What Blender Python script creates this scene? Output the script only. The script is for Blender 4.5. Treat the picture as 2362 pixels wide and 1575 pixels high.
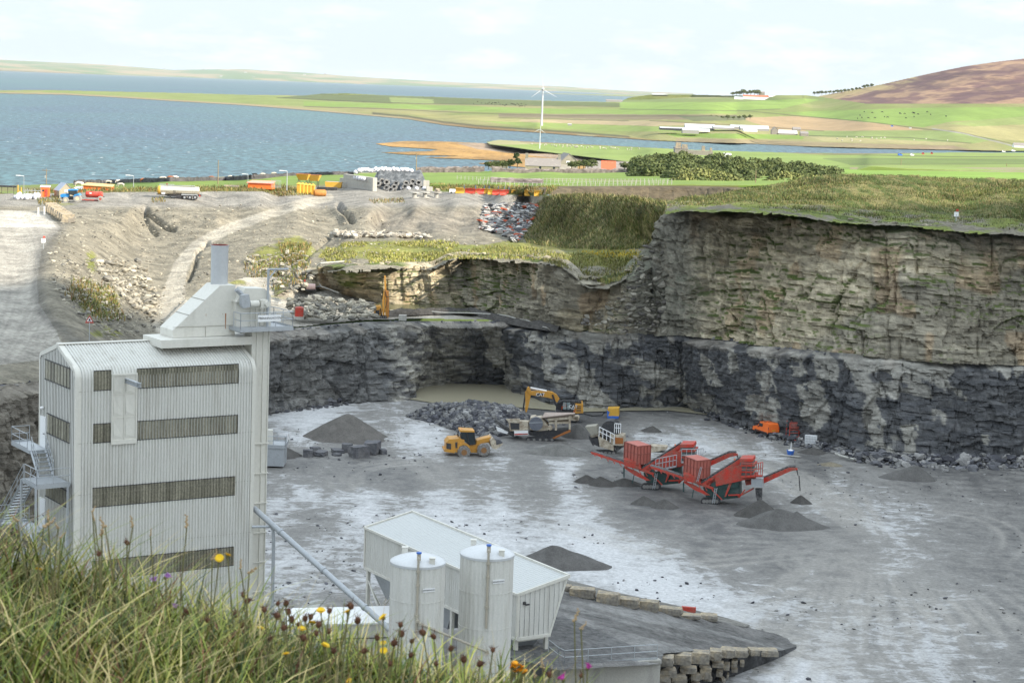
import bpy, math, random
import numpy as np
from mathutils import Vector, Matrix
R=math.radians
sc=bpy.context.scene
for o in list(bpy.data.objects): bpy.data.objects.remove(o)
# ---------------------------------------------------------------- camera
FPX=4593.; CX,CY=1181.,787.5; CAMZ=57.; PITCH=R(7.28); ROLL=R(2.1)
_f=np.array([0,math.cos(PITCH),-math.sin(PITCH)]); _r0=np.array([1.,0,0]); _u0=np.cross(_r0,_f)
_r=math.cos(ROLL)*_r0+math.sin(ROLL)*_u0; _u=-math.sin(ROLL)*_r0+math.cos(ROLL)*_u0
cam=bpy.data.cameras.new('camera'); camo=bpy.data.objects.new('camera',cam); sc.collection.objects.link(camo)
cam.sensor_width=36; cam.lens=36*FPX/2362; cam.clip_start=.3; cam.clip_end=120000
cam.dof.use_dof=True; cam.dof.focus_distance=170; cam.dof.aperture_fstop=13
camo.matrix_world=Matrix(((_r[0],_u[0],-_f[0],0),(_r[1],_u[1],-_f[1],0),(_r[2],_u[2],-_f[2],CAMZ),(0,0,0,1)))
sc.camera=camo
# ---------------------------------------------------------------- light
SUN_EL=30.; SUN_AZ=-27.      # azimuth from +X towards +Y, degrees
SD=Vector((math.cos(R(SUN_EL))*math.cos(R(SUN_AZ)),math.cos(R(SUN_EL))*math.sin(R(SUN_AZ)),math.sin(R(SUN_EL))))
sl=bpy.data.lights.new('sun','SUN'); sl.energy=5.0; sl.angle=R(.55); sl.color=(1,.90,.74)
so=bpy.data.objects.new('sun',sl); sc.collection.objects.link(so); so.rotation_euler=SD.to_track_quat('Z','Y').to_euler()
w=bpy.data.worlds.new('World'); sc.world=w; w.use_nodes=True; nt=w.node_tree; N=nt.nodes; LK=nt.links
for n in list(N): N.remove(n)
sky=N.new('ShaderNodeTexSky'); sky.sky_type='NISHITA'; sky.sun_disc=False; sky.sun_elevation=R(SUN_EL); sky.sun_rotation=R(90-SUN_AZ)
sky.altitude=50; sky.air_density=1.0; sky.dust_density=1.2; sky.ozone_density=1.2
tc=N.new('ShaderNodeTexCoord'); mp=N.new('ShaderNodeMapping'); mp.inputs['Scale'].default_value=(7,7,26); LK.new(tc.outputs['Generated'],mp.inputs[0])
nz=N.new('ShaderNodeTexNoise'); nz.inputs['Scale'].default_value=2.6; nz.inputs['Detail'].default_value=9; nz.inputs['Roughness'].default_value=.62
LK.new(mp.outputs[0],nz.inputs['Vector'])
cr=N.new('ShaderNodeValToRGB'); cr.color_ramp.elements[0].position=.49; cr.color_ramp.elements[1].position=.72; LK.new(nz.outputs['Fac'],cr.inputs[0])
mx=N.new('ShaderNodeMix'); mx.data_type='RGBA'; LK.new(cr.outputs[0],mx.inputs['Factor'])
hs=N.new('ShaderNodeMix'); hs.data_type='RGBA'; hs.inputs['Factor'].default_value=.84; LK.new(sky.outputs[0],hs.inputs['A']); hs.inputs['B'].default_value=(5.0,5.75,6.3,1)
LK.new(hs.outputs['Result'],mx.inputs['A']); mx.inputs['B'].default_value=(6.1,6.3,6.5,1)
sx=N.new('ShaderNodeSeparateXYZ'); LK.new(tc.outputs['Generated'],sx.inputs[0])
zr=N.new('ShaderNodeMapRange'); zr.inputs['From Min'].default_value=.06; zr.inputs['From Max'].default_value=.6; zr.inputs['To Min'].default_value=1; zr.inputs['To Max'].default_value=1.75; LK.new(sx.outputs['Z'],zr.inputs[0])   # sky brightened overhead, added to lift the shade in the pit
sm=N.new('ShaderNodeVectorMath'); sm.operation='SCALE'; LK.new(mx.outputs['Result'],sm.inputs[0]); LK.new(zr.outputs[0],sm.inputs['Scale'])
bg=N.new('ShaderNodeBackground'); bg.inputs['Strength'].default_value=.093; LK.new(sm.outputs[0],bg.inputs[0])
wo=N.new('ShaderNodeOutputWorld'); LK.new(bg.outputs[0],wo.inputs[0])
sc.view_settings.view_transform='Standard'; sc.view_settings.look='None'; sc.view_settings.gamma=1; sc.view_settings.exposure=.93
sc.render.engine='CYCLES'; sc.cycles.volume_bounces=0; sc.cycles.max_bounces=6
# ---------------------------------------------------------------- photo geometry helpers
def rays(px,py):
    px=np.asarray(px,float)[...,None]; py=np.asarray(py,float)[...,None]
    return _f+((px-CX)/FPX)*_r-((py-CY)/FPX)*_u
C0=np.array([0,0,CAMZ])
def G(px,py,z):                     # point seen at a photo pixel, on the height z
    d=rays(px,py); t=(np.asarray(z,float)-CAMZ)/d[...,2]; return C0+t[...,None]*d
def D(px,py,y):                     # point seen at a photo pixel, at the distance y
    d=rays(px,py); t=np.asarray(y,float)/d[...,1]; return C0+t[...,None]*d
def g(px,py,z): return Vector(G(px,py,z))
def dd(px,py,y): return Vector(D(px,py,y))
def proj(p):
    v=np.asarray(p,float)-C0; k=v@_f
    return CX+FPX*(v@_r)/k, CY-FPX*(v@_u)/k
def hsh(*a):
    h=np.zeros(np.shape(a[0]),dtype=np.int64)
    for i,v in enumerate(a): h=(h^(np.asarray(v).astype(np.int64)*(73856093,19349663,83492791,39916801)[i%4]))&0xffffffff; h=(h*2654435761+12345)&0xffffffff; h^=h>>15
    h=(h*2246822519)&0xffffffff; h^=h>>13; h=(h*3266489917)&0xffffffff; h^=h>>16
    return (h&0xffffff)/float(0xffffff)
def vn(x,y,z=0.,s=0):
    x,y,z=np.broadcast_arrays(np.asarray(x,float),np.asarray(y,float),np.asarray(z,float))
    X,Y,Z=np.floor(x),np.floor(y),np.floor(z); fx,fy,fz=x-X,y-Y,z-Z
    fx=fx*fx*(3-2*fx); fy=fy*fy*(3-2*fy); fz=fz*fz*(3-2*fz); r=0
    for i in (0,1):
        for j in (0,1):
            for k in (0,1):
                r=r+hsh(X+i,Y+j,Z+k,np.full(X.shape,s))*(fx if i else 1-fx)*(fy if j else 1-fy)*(fz if k else 1-fz)
    return r
def fbm(x,y,z=0.,s=0,o=4):
    r=0;a=.5;t=0
    for i in range(o):
        r=r+a*vn(np.asarray(x)*2**i,np.asarray(y)*2**i,np.asarray(z)*2**i,s+i*7); t+=a; a*=.55
    return r/t
def tps(pts,lam=1e-4):
    P=np.array(pts,float); X=P[:,:2]/500.; V=P[:,2]; n=len(P)
    def K(a,b):
        d2=((a[:,None,:]-b[None,:,:])**2).sum(-1); return .5*d2*np.log(d2+1e-9)
    A=np.zeros((n+3,n+3)); A[:n,:n]=K(X,X)+lam*np.eye(n); A[:n,n]=1; A[:n,n+1:]=X; A[n,:n]=1; A[n+1:,:n]=X.T
    w_=np.linalg.solve(A,np.r_[V,0,0,0])
    def f(px,py):
        q=np.stack([np.ravel(px),np.ravel(py)],1)/500.; out=np.empty(len(q))
        for i in range(0,len(q),20000):
            b=q[i:i+20000]; out[i:i+20000]=K(b,X)@w_[:n]+w_[n]+b@w_[n+1:]
        return out.reshape(np.shape(px))
    return f
def inpoly(px,py,poly):
    c=np.zeros(np.shape(px),bool); P=np.array(poly,float)
    for i in range(len(P)):
        x0,y0=P[i-1]; x1,y1=P[i]
        if y0==y1: continue
        c^=((y0>py)!=(y1>py))&(px<(x1-x0)*(py-y0)/(y1-y0)+x0)
    return c
def tag(o,label=None,cat=None,group=None,kind=None):
    if label: o['label']=label
    if cat: o['category']=cat
    if group: o['group']=group
    if kind: o['kind']=kind
    return o
def npmesh(name,V,F,mat,col=None,smooth=True,kind='structure',extra=None,parent=None):
    V=np.asarray(V,np.float32).reshape(-1,3); F=np.asarray(F,np.int32); k=F.shape[1]
    me=bpy.data.meshes.new(name); me.vertices.add(len(V)); me.vertices.foreach_set('co',V.ravel())
    me.loops.add(F.size); me.loops.foreach_set('vertex_index',F.ravel()); me.polygons.add(len(F))
    me.polygons.foreach_set('loop_start',np.arange(0,F.size,k,dtype=np.int32))
    me.polygons.foreach_set('use_smooth',np.full(len(F),smooth))
    if col is not None:
        c=np.ones((len(V),4),np.float32); c[:,:3]=np.asarray(col).reshape(-1,3)
        a=me.color_attributes.new('Col','FLOAT_COLOR','POINT'); a.data.foreach_set('color',c.ravel())
    for k_,v in (extra or {}).items():
        a=me.attributes.new(k_,'FLOAT','POINT'); a.data.foreach_set('value',np.asarray(v,np.float32).ravel())
    me.update(calc_edges=True); me.materials.append(mat)
    o=bpy.data.objects.new(name,me); sc.collection.objects.link(o)
    if kind: o['kind']=kind
    if parent: o.parent=parent
    return o
def gridF(nr,nc,mask=None):
    i=np.arange(nr-1)[:,None]*nc+np.arange(nc-1)[None,:]
    F=np.stack([i,i+nc,i+nc+1,i+1],-1)
    return F[mask] if mask is not None else F.reshape(-1,4)
def compact(V,F,*arr):
    u,inv=np.unique(F.ravel(),return_inverse=True)
    return (V[u],inv.reshape(F.shape))+tuple(a[u] for a in arr)
# ---------------------------------------------------------------- materials
def newmat(name):
    m=bpy.data.materials.new(name); m.use_nodes=True; t=m.node_tree; return m,t,t.nodes['Principled BSDF']
def nd(t,ty,**k):
    n=t.nodes.new('ShaderNode'+ty)
    for a,b in k.items():
        if a.startswith('i_'): n.inputs[a[2:].replace('_',' ')].default_value=b
        else: setattr(n,a,b)
    return n
def vcmat(name,s1=.35,s2=3.,var=.5,rough=.95,bump=.5,bscale=6.,stretch=(1,1,1),spec=.15,bdist=.15):
    m,t,b=newmat(name); L=t.links
    tc=nd(t,'TexCoord'); mp=nd(t,'Mapping'); mp.inputs['Scale'].default_value=stretch; L.new(tc.outputs['Object'],mp.inputs[0])
    at=nd(t,'VertexColor',layer_name='Col')
    n1=nd(t,'TexNoise',i_Scale=s1,i_Detail=8.,i_Roughness=.65); n2=nd(t,'TexNoise',i_Scale=s2,i_Detail=6.,i_Roughness=.7)
    L.new(mp.outputs[0],n1.inputs['Vector']); L.new(mp.outputs[0],n2.inputs['Vector'])
    ad=nd(t,'Math',operation='ADD'); L.new(n1.outputs['Fac'],ad.inputs[0]); L.new(n2.outputs['Fac'],ad.inputs[1])
    mr=nd(t,'MapRange',i_From_Min=.7,i_From_Max=1.3,i_To_Min=1-var,i_To_Max=1+var); L.new(ad.outputs[0],mr.inputs[0])
    mu=nd(t,'VectorMath',operation='SCALE'); L.new(at.outputs['Color'],mu.inputs[0]); L.new(mr.outputs[0],mu.inputs['Scale'])
    L.new(mu.outputs[0],b.inputs['Base Color']); b.inputs['Roughness'].default_value=rough; b.inputs['Specular IOR Level'].default_value=spec
    n3=nd(t,'TexNoise',i_Scale=bscale,i_Detail=5.,i_Roughness=.65); L.new(mp.outputs[0],n3.inputs['Vector'])
    bp=nd(t,'Bump',i_Strength=bump,i_Distance=bdist); L.new(n3.outputs['Fac'],bp.inputs['Height']); L.new(bp.outputs[0],b.inputs['Normal'])
    return m
_pm={}
def paint(name,c,rough=.5,metal=0.,var=.15,scale=2.,dirt=None,dirtamt=.35,bump=0.,spec=.4,streak=False):
    if name in _pm: return _pm[name]
    m,t,b=newmat(name); L=t.links; tc=nd(t,'TexCoord'); mp=nd(t,'Mapping'); L.new(tc.outputs['Object'],mp.inputs[0])
    if streak: mp.inputs['Scale'].default_value=(1,1,.12)
    n1=nd(t,'TexNoise',i_Scale=scale,i_Detail=8.,i_Roughness=.68); L.new(mp.outputs[0],n1.inputs['Vector'])
    d=dirt or tuple(x*.5 for x in c)
    mr=nd(t,'MapRange',i_From_Min=.62-dirtamt*.35,i_From_Max=.85-dirtamt*.35,i_To_Min=0,i_To_Max=min(1,.35+dirtamt)); L.new(n1.outputs['Fac'],mr.inputs[0])
    n2=nd(t,'TexNoise',i_Scale=scale*7,i_Detail=4.); L.new(tc.outputs['Object'],n2.inputs['Vector'])
    mr2=nd(t,'MapRange',i_From_Min=.3,i_From_Max=.7,i_To_Min=1-var,i_To_Max=1+var); L.new(n2.outputs['Fac'],mr2.inputs[0])
    mx=nd(t,'Mix',data_type='RGBA'); mx.inputs['A'].default_value=(*c,1); mx.inputs['B'].default_value=(*d,1); L.new(mr.outputs[0],mx.inputs['Factor'])
    mu=nd(t,'VectorMath',operation='SCALE'); L.new(mx.outputs['Result'],mu.inputs[0]); L.new(mr2.outputs[0],mu.inputs['Scale'])
    L.new(mu.outputs[0],b.inputs['Base Color']); b.inputs['Roughness'].default_value=rough; b.inputs['Metallic'].default_value=metal; b.inputs['Specular IOR Level'].default_value=spec
    if bump:
        bp=nd(t,'Bump',i_Strength=bump,i_Distance=.05); L.new(n2.outputs['Fac'],bp.inputs['Height']); L.new(bp.outputs[0],b.inputs['Normal'])
    _pm[name]=m; return m
# ---------------------------------------------------------------- terrain patches
def patch(name,poly,st,ctrl,mode,mat,colfn,disp=None,kind='structure',zmin=None,ymin=None,jit=0,lam=1e-4,yr=None):
    P=np.array(poly,float); x0,y0=P.min(0); x1,y1=P.max(0)
    xs=np.arange(x0-st[0],x1+2*st[0],st[0]); ys=np.arange(y1+st[1],y0-2*st[1],-st[1])
    px,py=np.meshgrid(xs,ys); f=tps(ctrl,lam)
    v=f(px,py)
    if mode=='z':
        W=G(px,py,v)
        if yr:
            fy=tps(yr[2]) if len(yr)>2 else None
            hi=yr[1](px) if callable(yr[1]) else yr[1]+0*px; y_=np.clip(np.where((W[...,1]<=0)|((rays(px,py)[...,2]>-.007)&(W[...,1]<3000)),hi,W[...,1]),yr[0],hi)
            if fy: tb=ss(1650,1880,px); y_=np.exp(np.log(y_)*(1-tb)+fy(px,py)*tb)
            W=D(px,py,y_); lo=(W[...,2]<.5)&(rays(px,py)[...,2]<-1e-3); W[lo]=G(px[lo],py[lo],.5)
    else:
        y_=np.exp(v)
        if ymin: y_=np.maximum(y_,ymin)
        W=D(px,py,y_)
        if zmin is not None:
            lo=(W[...,2]<zmin)&(rays(px,py)[...,2]<-1e-4); W[lo]=G(px[lo],py[lo],zmin)
    cx=(px[:-1,:-1]+px[1:,1:])/2; cy=(py[:-1,:-1]+py[1:,1:])/2
    mask=inpoly(cx+jit*(fbm(cx*.12,cy*.12,s=901)-.5)*2,cy+jit*(fbm(cx*.12,cy*.12,s=902)-.5)*2,poly) if jit else inpoly(cx,cy,poly)
    col=colfn(px,py,W)
    if disp is not None: W=W.copy(); W[...,2]+=disp(px,py,W)
    V,F,c=compact(W.reshape(-1,3),gridF(len(ys),len(xs),mask)[:,::-1],col.reshape(-1,3))
    return npmesh(name,V,F,mat,c,kind=kind)
def mixc(a,b,t): t=np.asarray(t)[...,None]; return np.asarray(a)*(1-t)+np.asarray(b)*t
def tone(c):
    c=np.array(c)*.78; g_=c[...,1]; return np.stack([c[...,0]*.72+g_*.26,g_*.96,c[...,2]*.9+g_*.085],-1)
def ss(a,b,x): t=np.clip((x-a)/(b-a),0,1); return t*t*(3-2*t)
def pdist(px,py,line):
    d=np.full(np.shape(px),1e9)
    for (x0,y0),(x1,y1) in zip(line[:-1],line[1:]):
        vx,vy=x1-x0,y1-y0; t=np.clip(((px-x0)*vx+(py-y0)*vy)/(vx*vx+vy*vy+1e-9),0,1)
        d=np.minimum(d,np.hypot(px-x0-t*vx,py-y0-t*vy))
    return d
M_EARTH=vcmat('loose_earth',.25,1.8,.55,.95,1.,1.6,bdist=.6)
M_GRASSG=vcmat('grassy_ground',.15,1.4,.35,.95,.6,2.)
M_FIELD=vcmat('field_grass',.012,.09,.22,.95,.2,.3,stretch=(1,.6,1))
M_ROCK=vcmat('layered_rock',.6,4.5,.5,.9,.9,7.,stretch=(1,1,3.4),bdist=.12)
M_HEATH=vcmat('heather_moor',.006,.05,.35,.95,.2,.3)
# colours (linear albedo)
def _dummy(): pass
SCREE=(.29,.26,.215); ROADC=(.40,.37,.32); GRYEL=(.20,.20,.04); GRN=(.15,.25,.045); DARKE=(.12,.11,.10)
# ---- quarry floor
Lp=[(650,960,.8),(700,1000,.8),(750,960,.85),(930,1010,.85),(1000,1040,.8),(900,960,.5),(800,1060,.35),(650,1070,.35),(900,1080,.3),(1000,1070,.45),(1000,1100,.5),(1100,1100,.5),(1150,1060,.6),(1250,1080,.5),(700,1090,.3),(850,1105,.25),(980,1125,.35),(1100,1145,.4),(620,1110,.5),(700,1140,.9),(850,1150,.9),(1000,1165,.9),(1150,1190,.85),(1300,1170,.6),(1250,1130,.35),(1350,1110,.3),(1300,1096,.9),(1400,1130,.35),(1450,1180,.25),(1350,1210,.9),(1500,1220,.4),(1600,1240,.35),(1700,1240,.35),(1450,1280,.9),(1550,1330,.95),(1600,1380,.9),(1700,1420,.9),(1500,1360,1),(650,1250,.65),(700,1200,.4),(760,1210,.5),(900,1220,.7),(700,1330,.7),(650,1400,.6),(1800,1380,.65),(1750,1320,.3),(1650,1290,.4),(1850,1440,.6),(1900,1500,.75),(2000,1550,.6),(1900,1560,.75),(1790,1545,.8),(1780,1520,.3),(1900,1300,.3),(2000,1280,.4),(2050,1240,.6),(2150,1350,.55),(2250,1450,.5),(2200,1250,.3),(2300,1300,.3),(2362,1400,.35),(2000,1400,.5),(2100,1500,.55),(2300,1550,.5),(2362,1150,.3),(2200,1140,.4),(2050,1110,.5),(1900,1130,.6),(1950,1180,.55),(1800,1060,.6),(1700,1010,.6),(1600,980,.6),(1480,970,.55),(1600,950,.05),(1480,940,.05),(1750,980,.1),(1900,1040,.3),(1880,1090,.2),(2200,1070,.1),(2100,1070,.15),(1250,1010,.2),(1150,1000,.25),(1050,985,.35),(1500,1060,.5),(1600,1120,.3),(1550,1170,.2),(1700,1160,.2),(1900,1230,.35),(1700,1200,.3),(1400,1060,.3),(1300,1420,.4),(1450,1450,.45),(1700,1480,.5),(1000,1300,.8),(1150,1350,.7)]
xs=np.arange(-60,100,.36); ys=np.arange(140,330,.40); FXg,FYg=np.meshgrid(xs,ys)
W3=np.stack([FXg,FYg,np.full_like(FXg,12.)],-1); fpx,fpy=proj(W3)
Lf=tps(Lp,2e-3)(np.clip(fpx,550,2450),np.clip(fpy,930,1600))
tr=np.zeros_like(Lf)
def track(pts,wd=.42,gauge=2.1,amp=.45):
    rj=np.random.RandomState(int(abs(pts[-1][0]*7+pts[-1][1]*3))%9999); q=np.array([G(a+rj.uniform(-14,14),b+rj.uniform(-5,5),12)[:2] for a,b in pts]) if len(pts)<6 else np.array([G(a,b,12)[:2] for a,b in pts]); 
    d=pdist(FXg,FYg,[tuple(v) for v in q])
    global tr
    tr=np.maximum(tr,amp*np.exp(-((d-gauge/2)/wd)**2))
def arc(cx,cy,rx,ry,a0,a1,n=14): return [(cx+rx*math.cos(R(a0+(a1-a0)*i/n)),cy+ry*math.sin(R(a0+(a1-a0)*i/n))) for i in range(n+1)]
track(arc(1010,1110,225,52,165,265),.5,2.4,.7); track(arc(960,1105,150,38,170,262),.4,2.2,.6)
track([(960,1050),(1000,1100),(1100,1150),(1300,1210),(1500,1270)],1.2,2.5,.35)
track(arc(1930,1290,110,38,60,330),.35,2,.55); track(arc(1890,1275,85,30,100,300),.35,2,.5)
track(arc(2150,1250,190,70,-80,100),.4,2.2,.4)
for i in range(16):
    a=R(20+i*8.5); x,y=2010,1230
    track([(x+60*math.cos(a),y+20*math.sin(a)),(x+330*math.cos(a)+i*9,y+230*math.sin(a)),(x+560*math.cos(a)+i*14,y+480*math.sin(a))],.45,2.1,.6)
for i in range(9): track([(1750-i*14,1175+i*16),(1900,1225+i*6),(2010,1232),(1960-i*45,1140-i*18)],.45,2.1,.55)
for i in range(7): track([(2010,1235),(1880-30*i,1330+14*i),(1700-60*i,1400+24*i)],.45,2.2,.5)
for i in range(6): track([(1250+i*40,1420+i*12),(1550,1440+i*9),(1800,1450+i*8),(2100,1540+i*10)],.45,2.2,.5)
tr=tr*np.clip(1.9*vn(FXg*.09,FYg*.07,s=881)-.35,0.08,1)*(.6+.7*vn(FXg*.8,FYg*.5,s=883)); Lf2=np.clip(Lf,0,1)
zf=12+.10*(fbm(FXg*.12,FYg*.12,s=3)-.5)+.05*(fbm(FXg*1.2,FYg*1.2,s=5)-.5)-.03*tr
M_FLOOR,t,b=newmat('quarry_floor_dust'); Lk=t.links
tc=nd(t,'TexCoord'); mp=nd(t,'Mapping'); mp.inputs['Scale'].default_value=(1,.4,1); mp.inputs['Rotation'].default_value=(0,0,R(28)); Lk.new(tc.outputs['Object'],mp.inputs[0])
aL=nd(t,'Attribute',attribute_name='L'); aT=nd(t,'Attribute',attribute_name='T')
n1=nd(t,'TexNoise',i_Scale=.13,i_Detail=9.,i_Roughness=.68,i_Distortion=1.3); Lk.new(mp.outputs[0],n1.inputs['Vector'])
mp2=nd(t,'Mapping'); mp2.inputs['Scale'].default_value=(.55,.75,1); mp2.inputs['Rotation'].default_value=(0,0,R(-20)); Lk.new(tc.outputs['Object'],mp2.inputs[0])
n2=nd(t,'TexNoise',i_Scale=.9,i_Detail=8.,i_Roughness=.7,i_Distortion=.6); Lk.new(mp2.outputs[0],n2.inputs['Vector'])
m1=nd(t,'MapRange',i_From_Min=.3,i_From_Max=.7,i_To_Min=-.22,i_To_Max=.22,clamp=False); Lk.new(n1.outputs['Fac'],m1.inputs[0])
m2=nd(t,'MapRange',i_From_Min=.3,i_From_Max=.7,i_To_Min=-.27,i_To_Max=.27,clamp=False); Lk.new(n2.outputs['Fac'],m2.inputs[0])
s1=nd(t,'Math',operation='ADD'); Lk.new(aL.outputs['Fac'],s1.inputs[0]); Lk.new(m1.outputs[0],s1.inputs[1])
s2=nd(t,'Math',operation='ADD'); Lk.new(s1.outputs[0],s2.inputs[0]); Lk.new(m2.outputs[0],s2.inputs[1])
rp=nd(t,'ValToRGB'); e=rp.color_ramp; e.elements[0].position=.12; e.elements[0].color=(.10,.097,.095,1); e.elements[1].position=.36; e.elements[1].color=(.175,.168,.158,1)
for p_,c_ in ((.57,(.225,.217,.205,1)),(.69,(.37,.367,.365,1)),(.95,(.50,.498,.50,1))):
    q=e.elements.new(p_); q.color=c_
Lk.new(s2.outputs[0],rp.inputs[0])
mxt=nd(t,'Mix',data_type='RGBA'); mxt.inputs['B'].default_value=(.34,.32,.29,1); Lk.new(rp.outputs[0],mxt.inputs['A']); Lk.new(aT.outputs['Fac'],mxt.inputs['Factor'])
n3=nd(t,'TexNoise',i_Scale=2.5,i_Detail=8.,i_Roughness=.75); Lk.new(tc.outputs['Object'],n3.inputs['Vector'])
m3=nd(t,'MapRange',i_From_Min=.3,i_From_Max=.7,i_To_Min=.68,i_To_Max=1.32); Lk.new(n3.outputs['Fac'],m3.inputs[0])
vm=nd(t,'VectorMath',operation='SCALE'); Lk.new(mxt.outputs['Result'],vm.inputs[0]); Lk.new(m3.outputs[0],vm.inputs['Scale']); Lk.new(vm.outputs[0],b.inputs['Base Color'])
b.inputs['Specular IOR Level'].default_value=.25
ro=nd(t,'MapRange',i_From_Min=.2,i_From_Max=.7,i_To_Min=.6,i_To_Max=.95); Lk.new(s2.outputs[0],ro.inputs[0]); Lk.new(ro.outputs[0],b.inputs['Roughness'])
bp=nd(t,'Bump',i_Strength=.7,i_Distance=.12); Lk.new(n3.outputs['Fac'],bp.inputs['Height']); Lk.new(bp.outputs[0],b.inputs['Normal'])
wz=W3.copy(); wz[...,2]=zf
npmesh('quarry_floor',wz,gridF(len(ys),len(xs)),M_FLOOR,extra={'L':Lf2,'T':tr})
# apron of the floor below the camera hill and to the sides (one big sheet slightly lower)
q=np.array([[-400,-50,11.9],[300,-50,11.9],[300,140.1,11.94],[-400,140.1,11.94]]); npmesh('plant_yard',q,[[0,1,2,3]],M_FLOOR,extra={'L':[.5]*4,'T':[0]*4})
# ---- cliffs
def interp_line(pts,n,smooth=.0):
    P=np.array(pts,float); s=np.r_[0,np.cumsum(np.linalg.norm(np.diff(P[:,:2],axis=0),axis=1))]
    u=np.linspace(0,s[-1],n); return np.stack([np.interp(u,s,P[:,k]) for k in range(3)],1),u
def cliff(name,top,foot,res,seed,colfn,amp=1.,lip=1.5,bulge=0,batter=None):
    T=np.array(top); Fo=np.array(foot); m=len(T)
    sF=np.r_[0,np.cumsum(np.linalg.norm(np.diff((Fo+T)[:,:2]/2,axis=0),axis=1))]
    n=int(sF[-1]/res[0]); u=np.linspace(0,sF[-1],n)
    Ti=np.stack([np.interp(u,sF,T[:,k]) for k in range(3)],1); Fi=np.stack([np.interp(u,sF,Fo[:,k]) for k in range(3)],1)
    # smooth corners a little
    kk=np.ones(9)/9
    for A in (Ti,Fi):
        for k in range(3): A[:,k]=np.convolve(np.pad(A[:,k],4,'edge'),kk,'valid')
    hmax=np.abs(Ti[:,2]-Fi[:,2]).max(); nv=int(hmax/res[1])
    d=np.gradient((Ti+Fi)/2,axis=0)[:,:2]; d=np.stack([np.convolve(np.pad(d[:,k],12,'edge'),np.ones(25)/25,'valid') for k in (0,1)],1)
    d/=np.linalg.norm(d,axis=1)[:,None]; nrm=np.stack([d[:,1],-d[:,0]],1)      # towards the pit (line runs left->right)
    v=np.linspace(0,1,nv)[:,None]
    prof=v
    X=Ti[None,:,:]*(1-prof[...,None])+Fi[None,:,:]*prof[...,None]
    z=X[...,2]; S=np.broadcast_to(u[None,:],z.shape)
    def blocks(bh,jw,sd,warp):
        zz=z/bh+warp*(vn(S*.06,z*.05,s=sd)-.5)*2; b_=np.floor(zz)
        w_=jw*(.6+.9*hsh(b_,np.full_like(b_,sd))); off=hsh(b_,np.full_like(b_,sd+3))*10
        ss_=S+.5*(vn(S*.6,z*.35,s=sd+9)-.5)*jw; j=np.floor(ss_/w_+off)
        return hsh(b_,j,np.full_like(b_,sd+1))
    colm=np.floor(S/6+.9*(vn(S*.12,z*.12,s=seed)-.5)*2+1.1*(vn(S*.03,z*.25,s=seed+2)))
    big=hsh(colm,np.full_like(colm,seed))
    disp=amp*(1.3*big+.75*blocks(5.5,1.9,seed+61,.6)+.9*blocks(2.6,3.6,seed+11,1.)+.62*blocks(.9,1.6,seed+23,1.5)+.36*blocks(.38,.8,seed+31,2.)+.9*fbm(S*.12,z*.2,s=seed+5))
    cr_=vn(S*.55,z*.12,s=seed+41); crack=np.exp(-((cr_-.5)/.018)**2); disp-=amp*.55*crack
    fade=ss(0,.06,v)*.9+.1; disp=disp*fade
    X=X.copy(); X[...,:2]+=nrm[None]*disp[...,None]
    X[...,2]+=.5*(1-v)*(fbm(S*.25,S*0,s=seed+50)-.5)*2*amp
    lipr=Ti.copy(); lipr[:,:2]-=nrm*lip; lipr[:,2]+=.05
    X=np.concatenate([lipr[None],X],0); Sx=np.concatenate([u[None],S],0)
    dz=np.concatenate([disp[:1]*0,disp],0)
    gz=np.gradient(X[...,2],axis=0); hor=np.linalg.norm(np.gradient(X[...,:2],axis=0),axis=-1)
    ledge=np.clip(hor/(np.abs(gz)+1e-3),0,3)
    col=colfn(Sx,X,dz,ledge,np.concatenate([v*0+0,v],0)[:nv+1] if False else np.r_[[0],v[:,0]][:,None]*np.ones_like(Sx))
    return npmesh(name,X.reshape(-1,3),gridF(nv+1,n),M_ROCK,col,smooth=False),(Ti,Fi,nrm)
T1=[(-90,120,26),(-66,165,26.5),(-50,186,26.5),(-46,202,26),(-47,232,24),(-41,254,22.8)]
F1=[(-86,120,12),(-62,165,12),(-46,186,12),(-42,202,12),(-43,232,12),(-38,255,12)]
for tp,ft in (((620,765,22.3),(620,945)),((700,760,22.3),(700,936)),((800,750,22.2),(800,925)),((870,745,22.2),(925,920)),((925,744,22.1),(930,905)),((960,744,22),(960,890)),((1000,744,22),(1000,882)),((1100,744,22),(1100,882)),((1190,746,22),(1195,886)),((1215,752,22),(1212,905)),((1290,760,22),(1290,935)),((1400,770,22.1),(1400,938)),((1500,773,22.3),(1500,937)),((1590,776,22.4),(1590,936)),((1640,783,22.8),(1630,950)),((1700,791,23),(1700,975)),((1800,803,23.3),(1800,1002)),((1900,815,23.5),(1900,1022)),((2000,822,23.5),(1990,1045)),((2100,830,23.5),(2100,1052)),((2230,836,23.5),(2230,1055)),((2400,842,23.5),(2400,1058))):
    T1.append(tuple(G(*tp))); F1.append(tuple(G(ft[0],ft[1],12.)))
T1+=[(85,250,24),(98,225,24),(102,180,24),(104,120,24)]; F1+=[(80,246,12),(92,222,12),(96,180,12),(98,120,12)]
_A=(1500,420,2.306); _B=(600,700,2.851)
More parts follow.
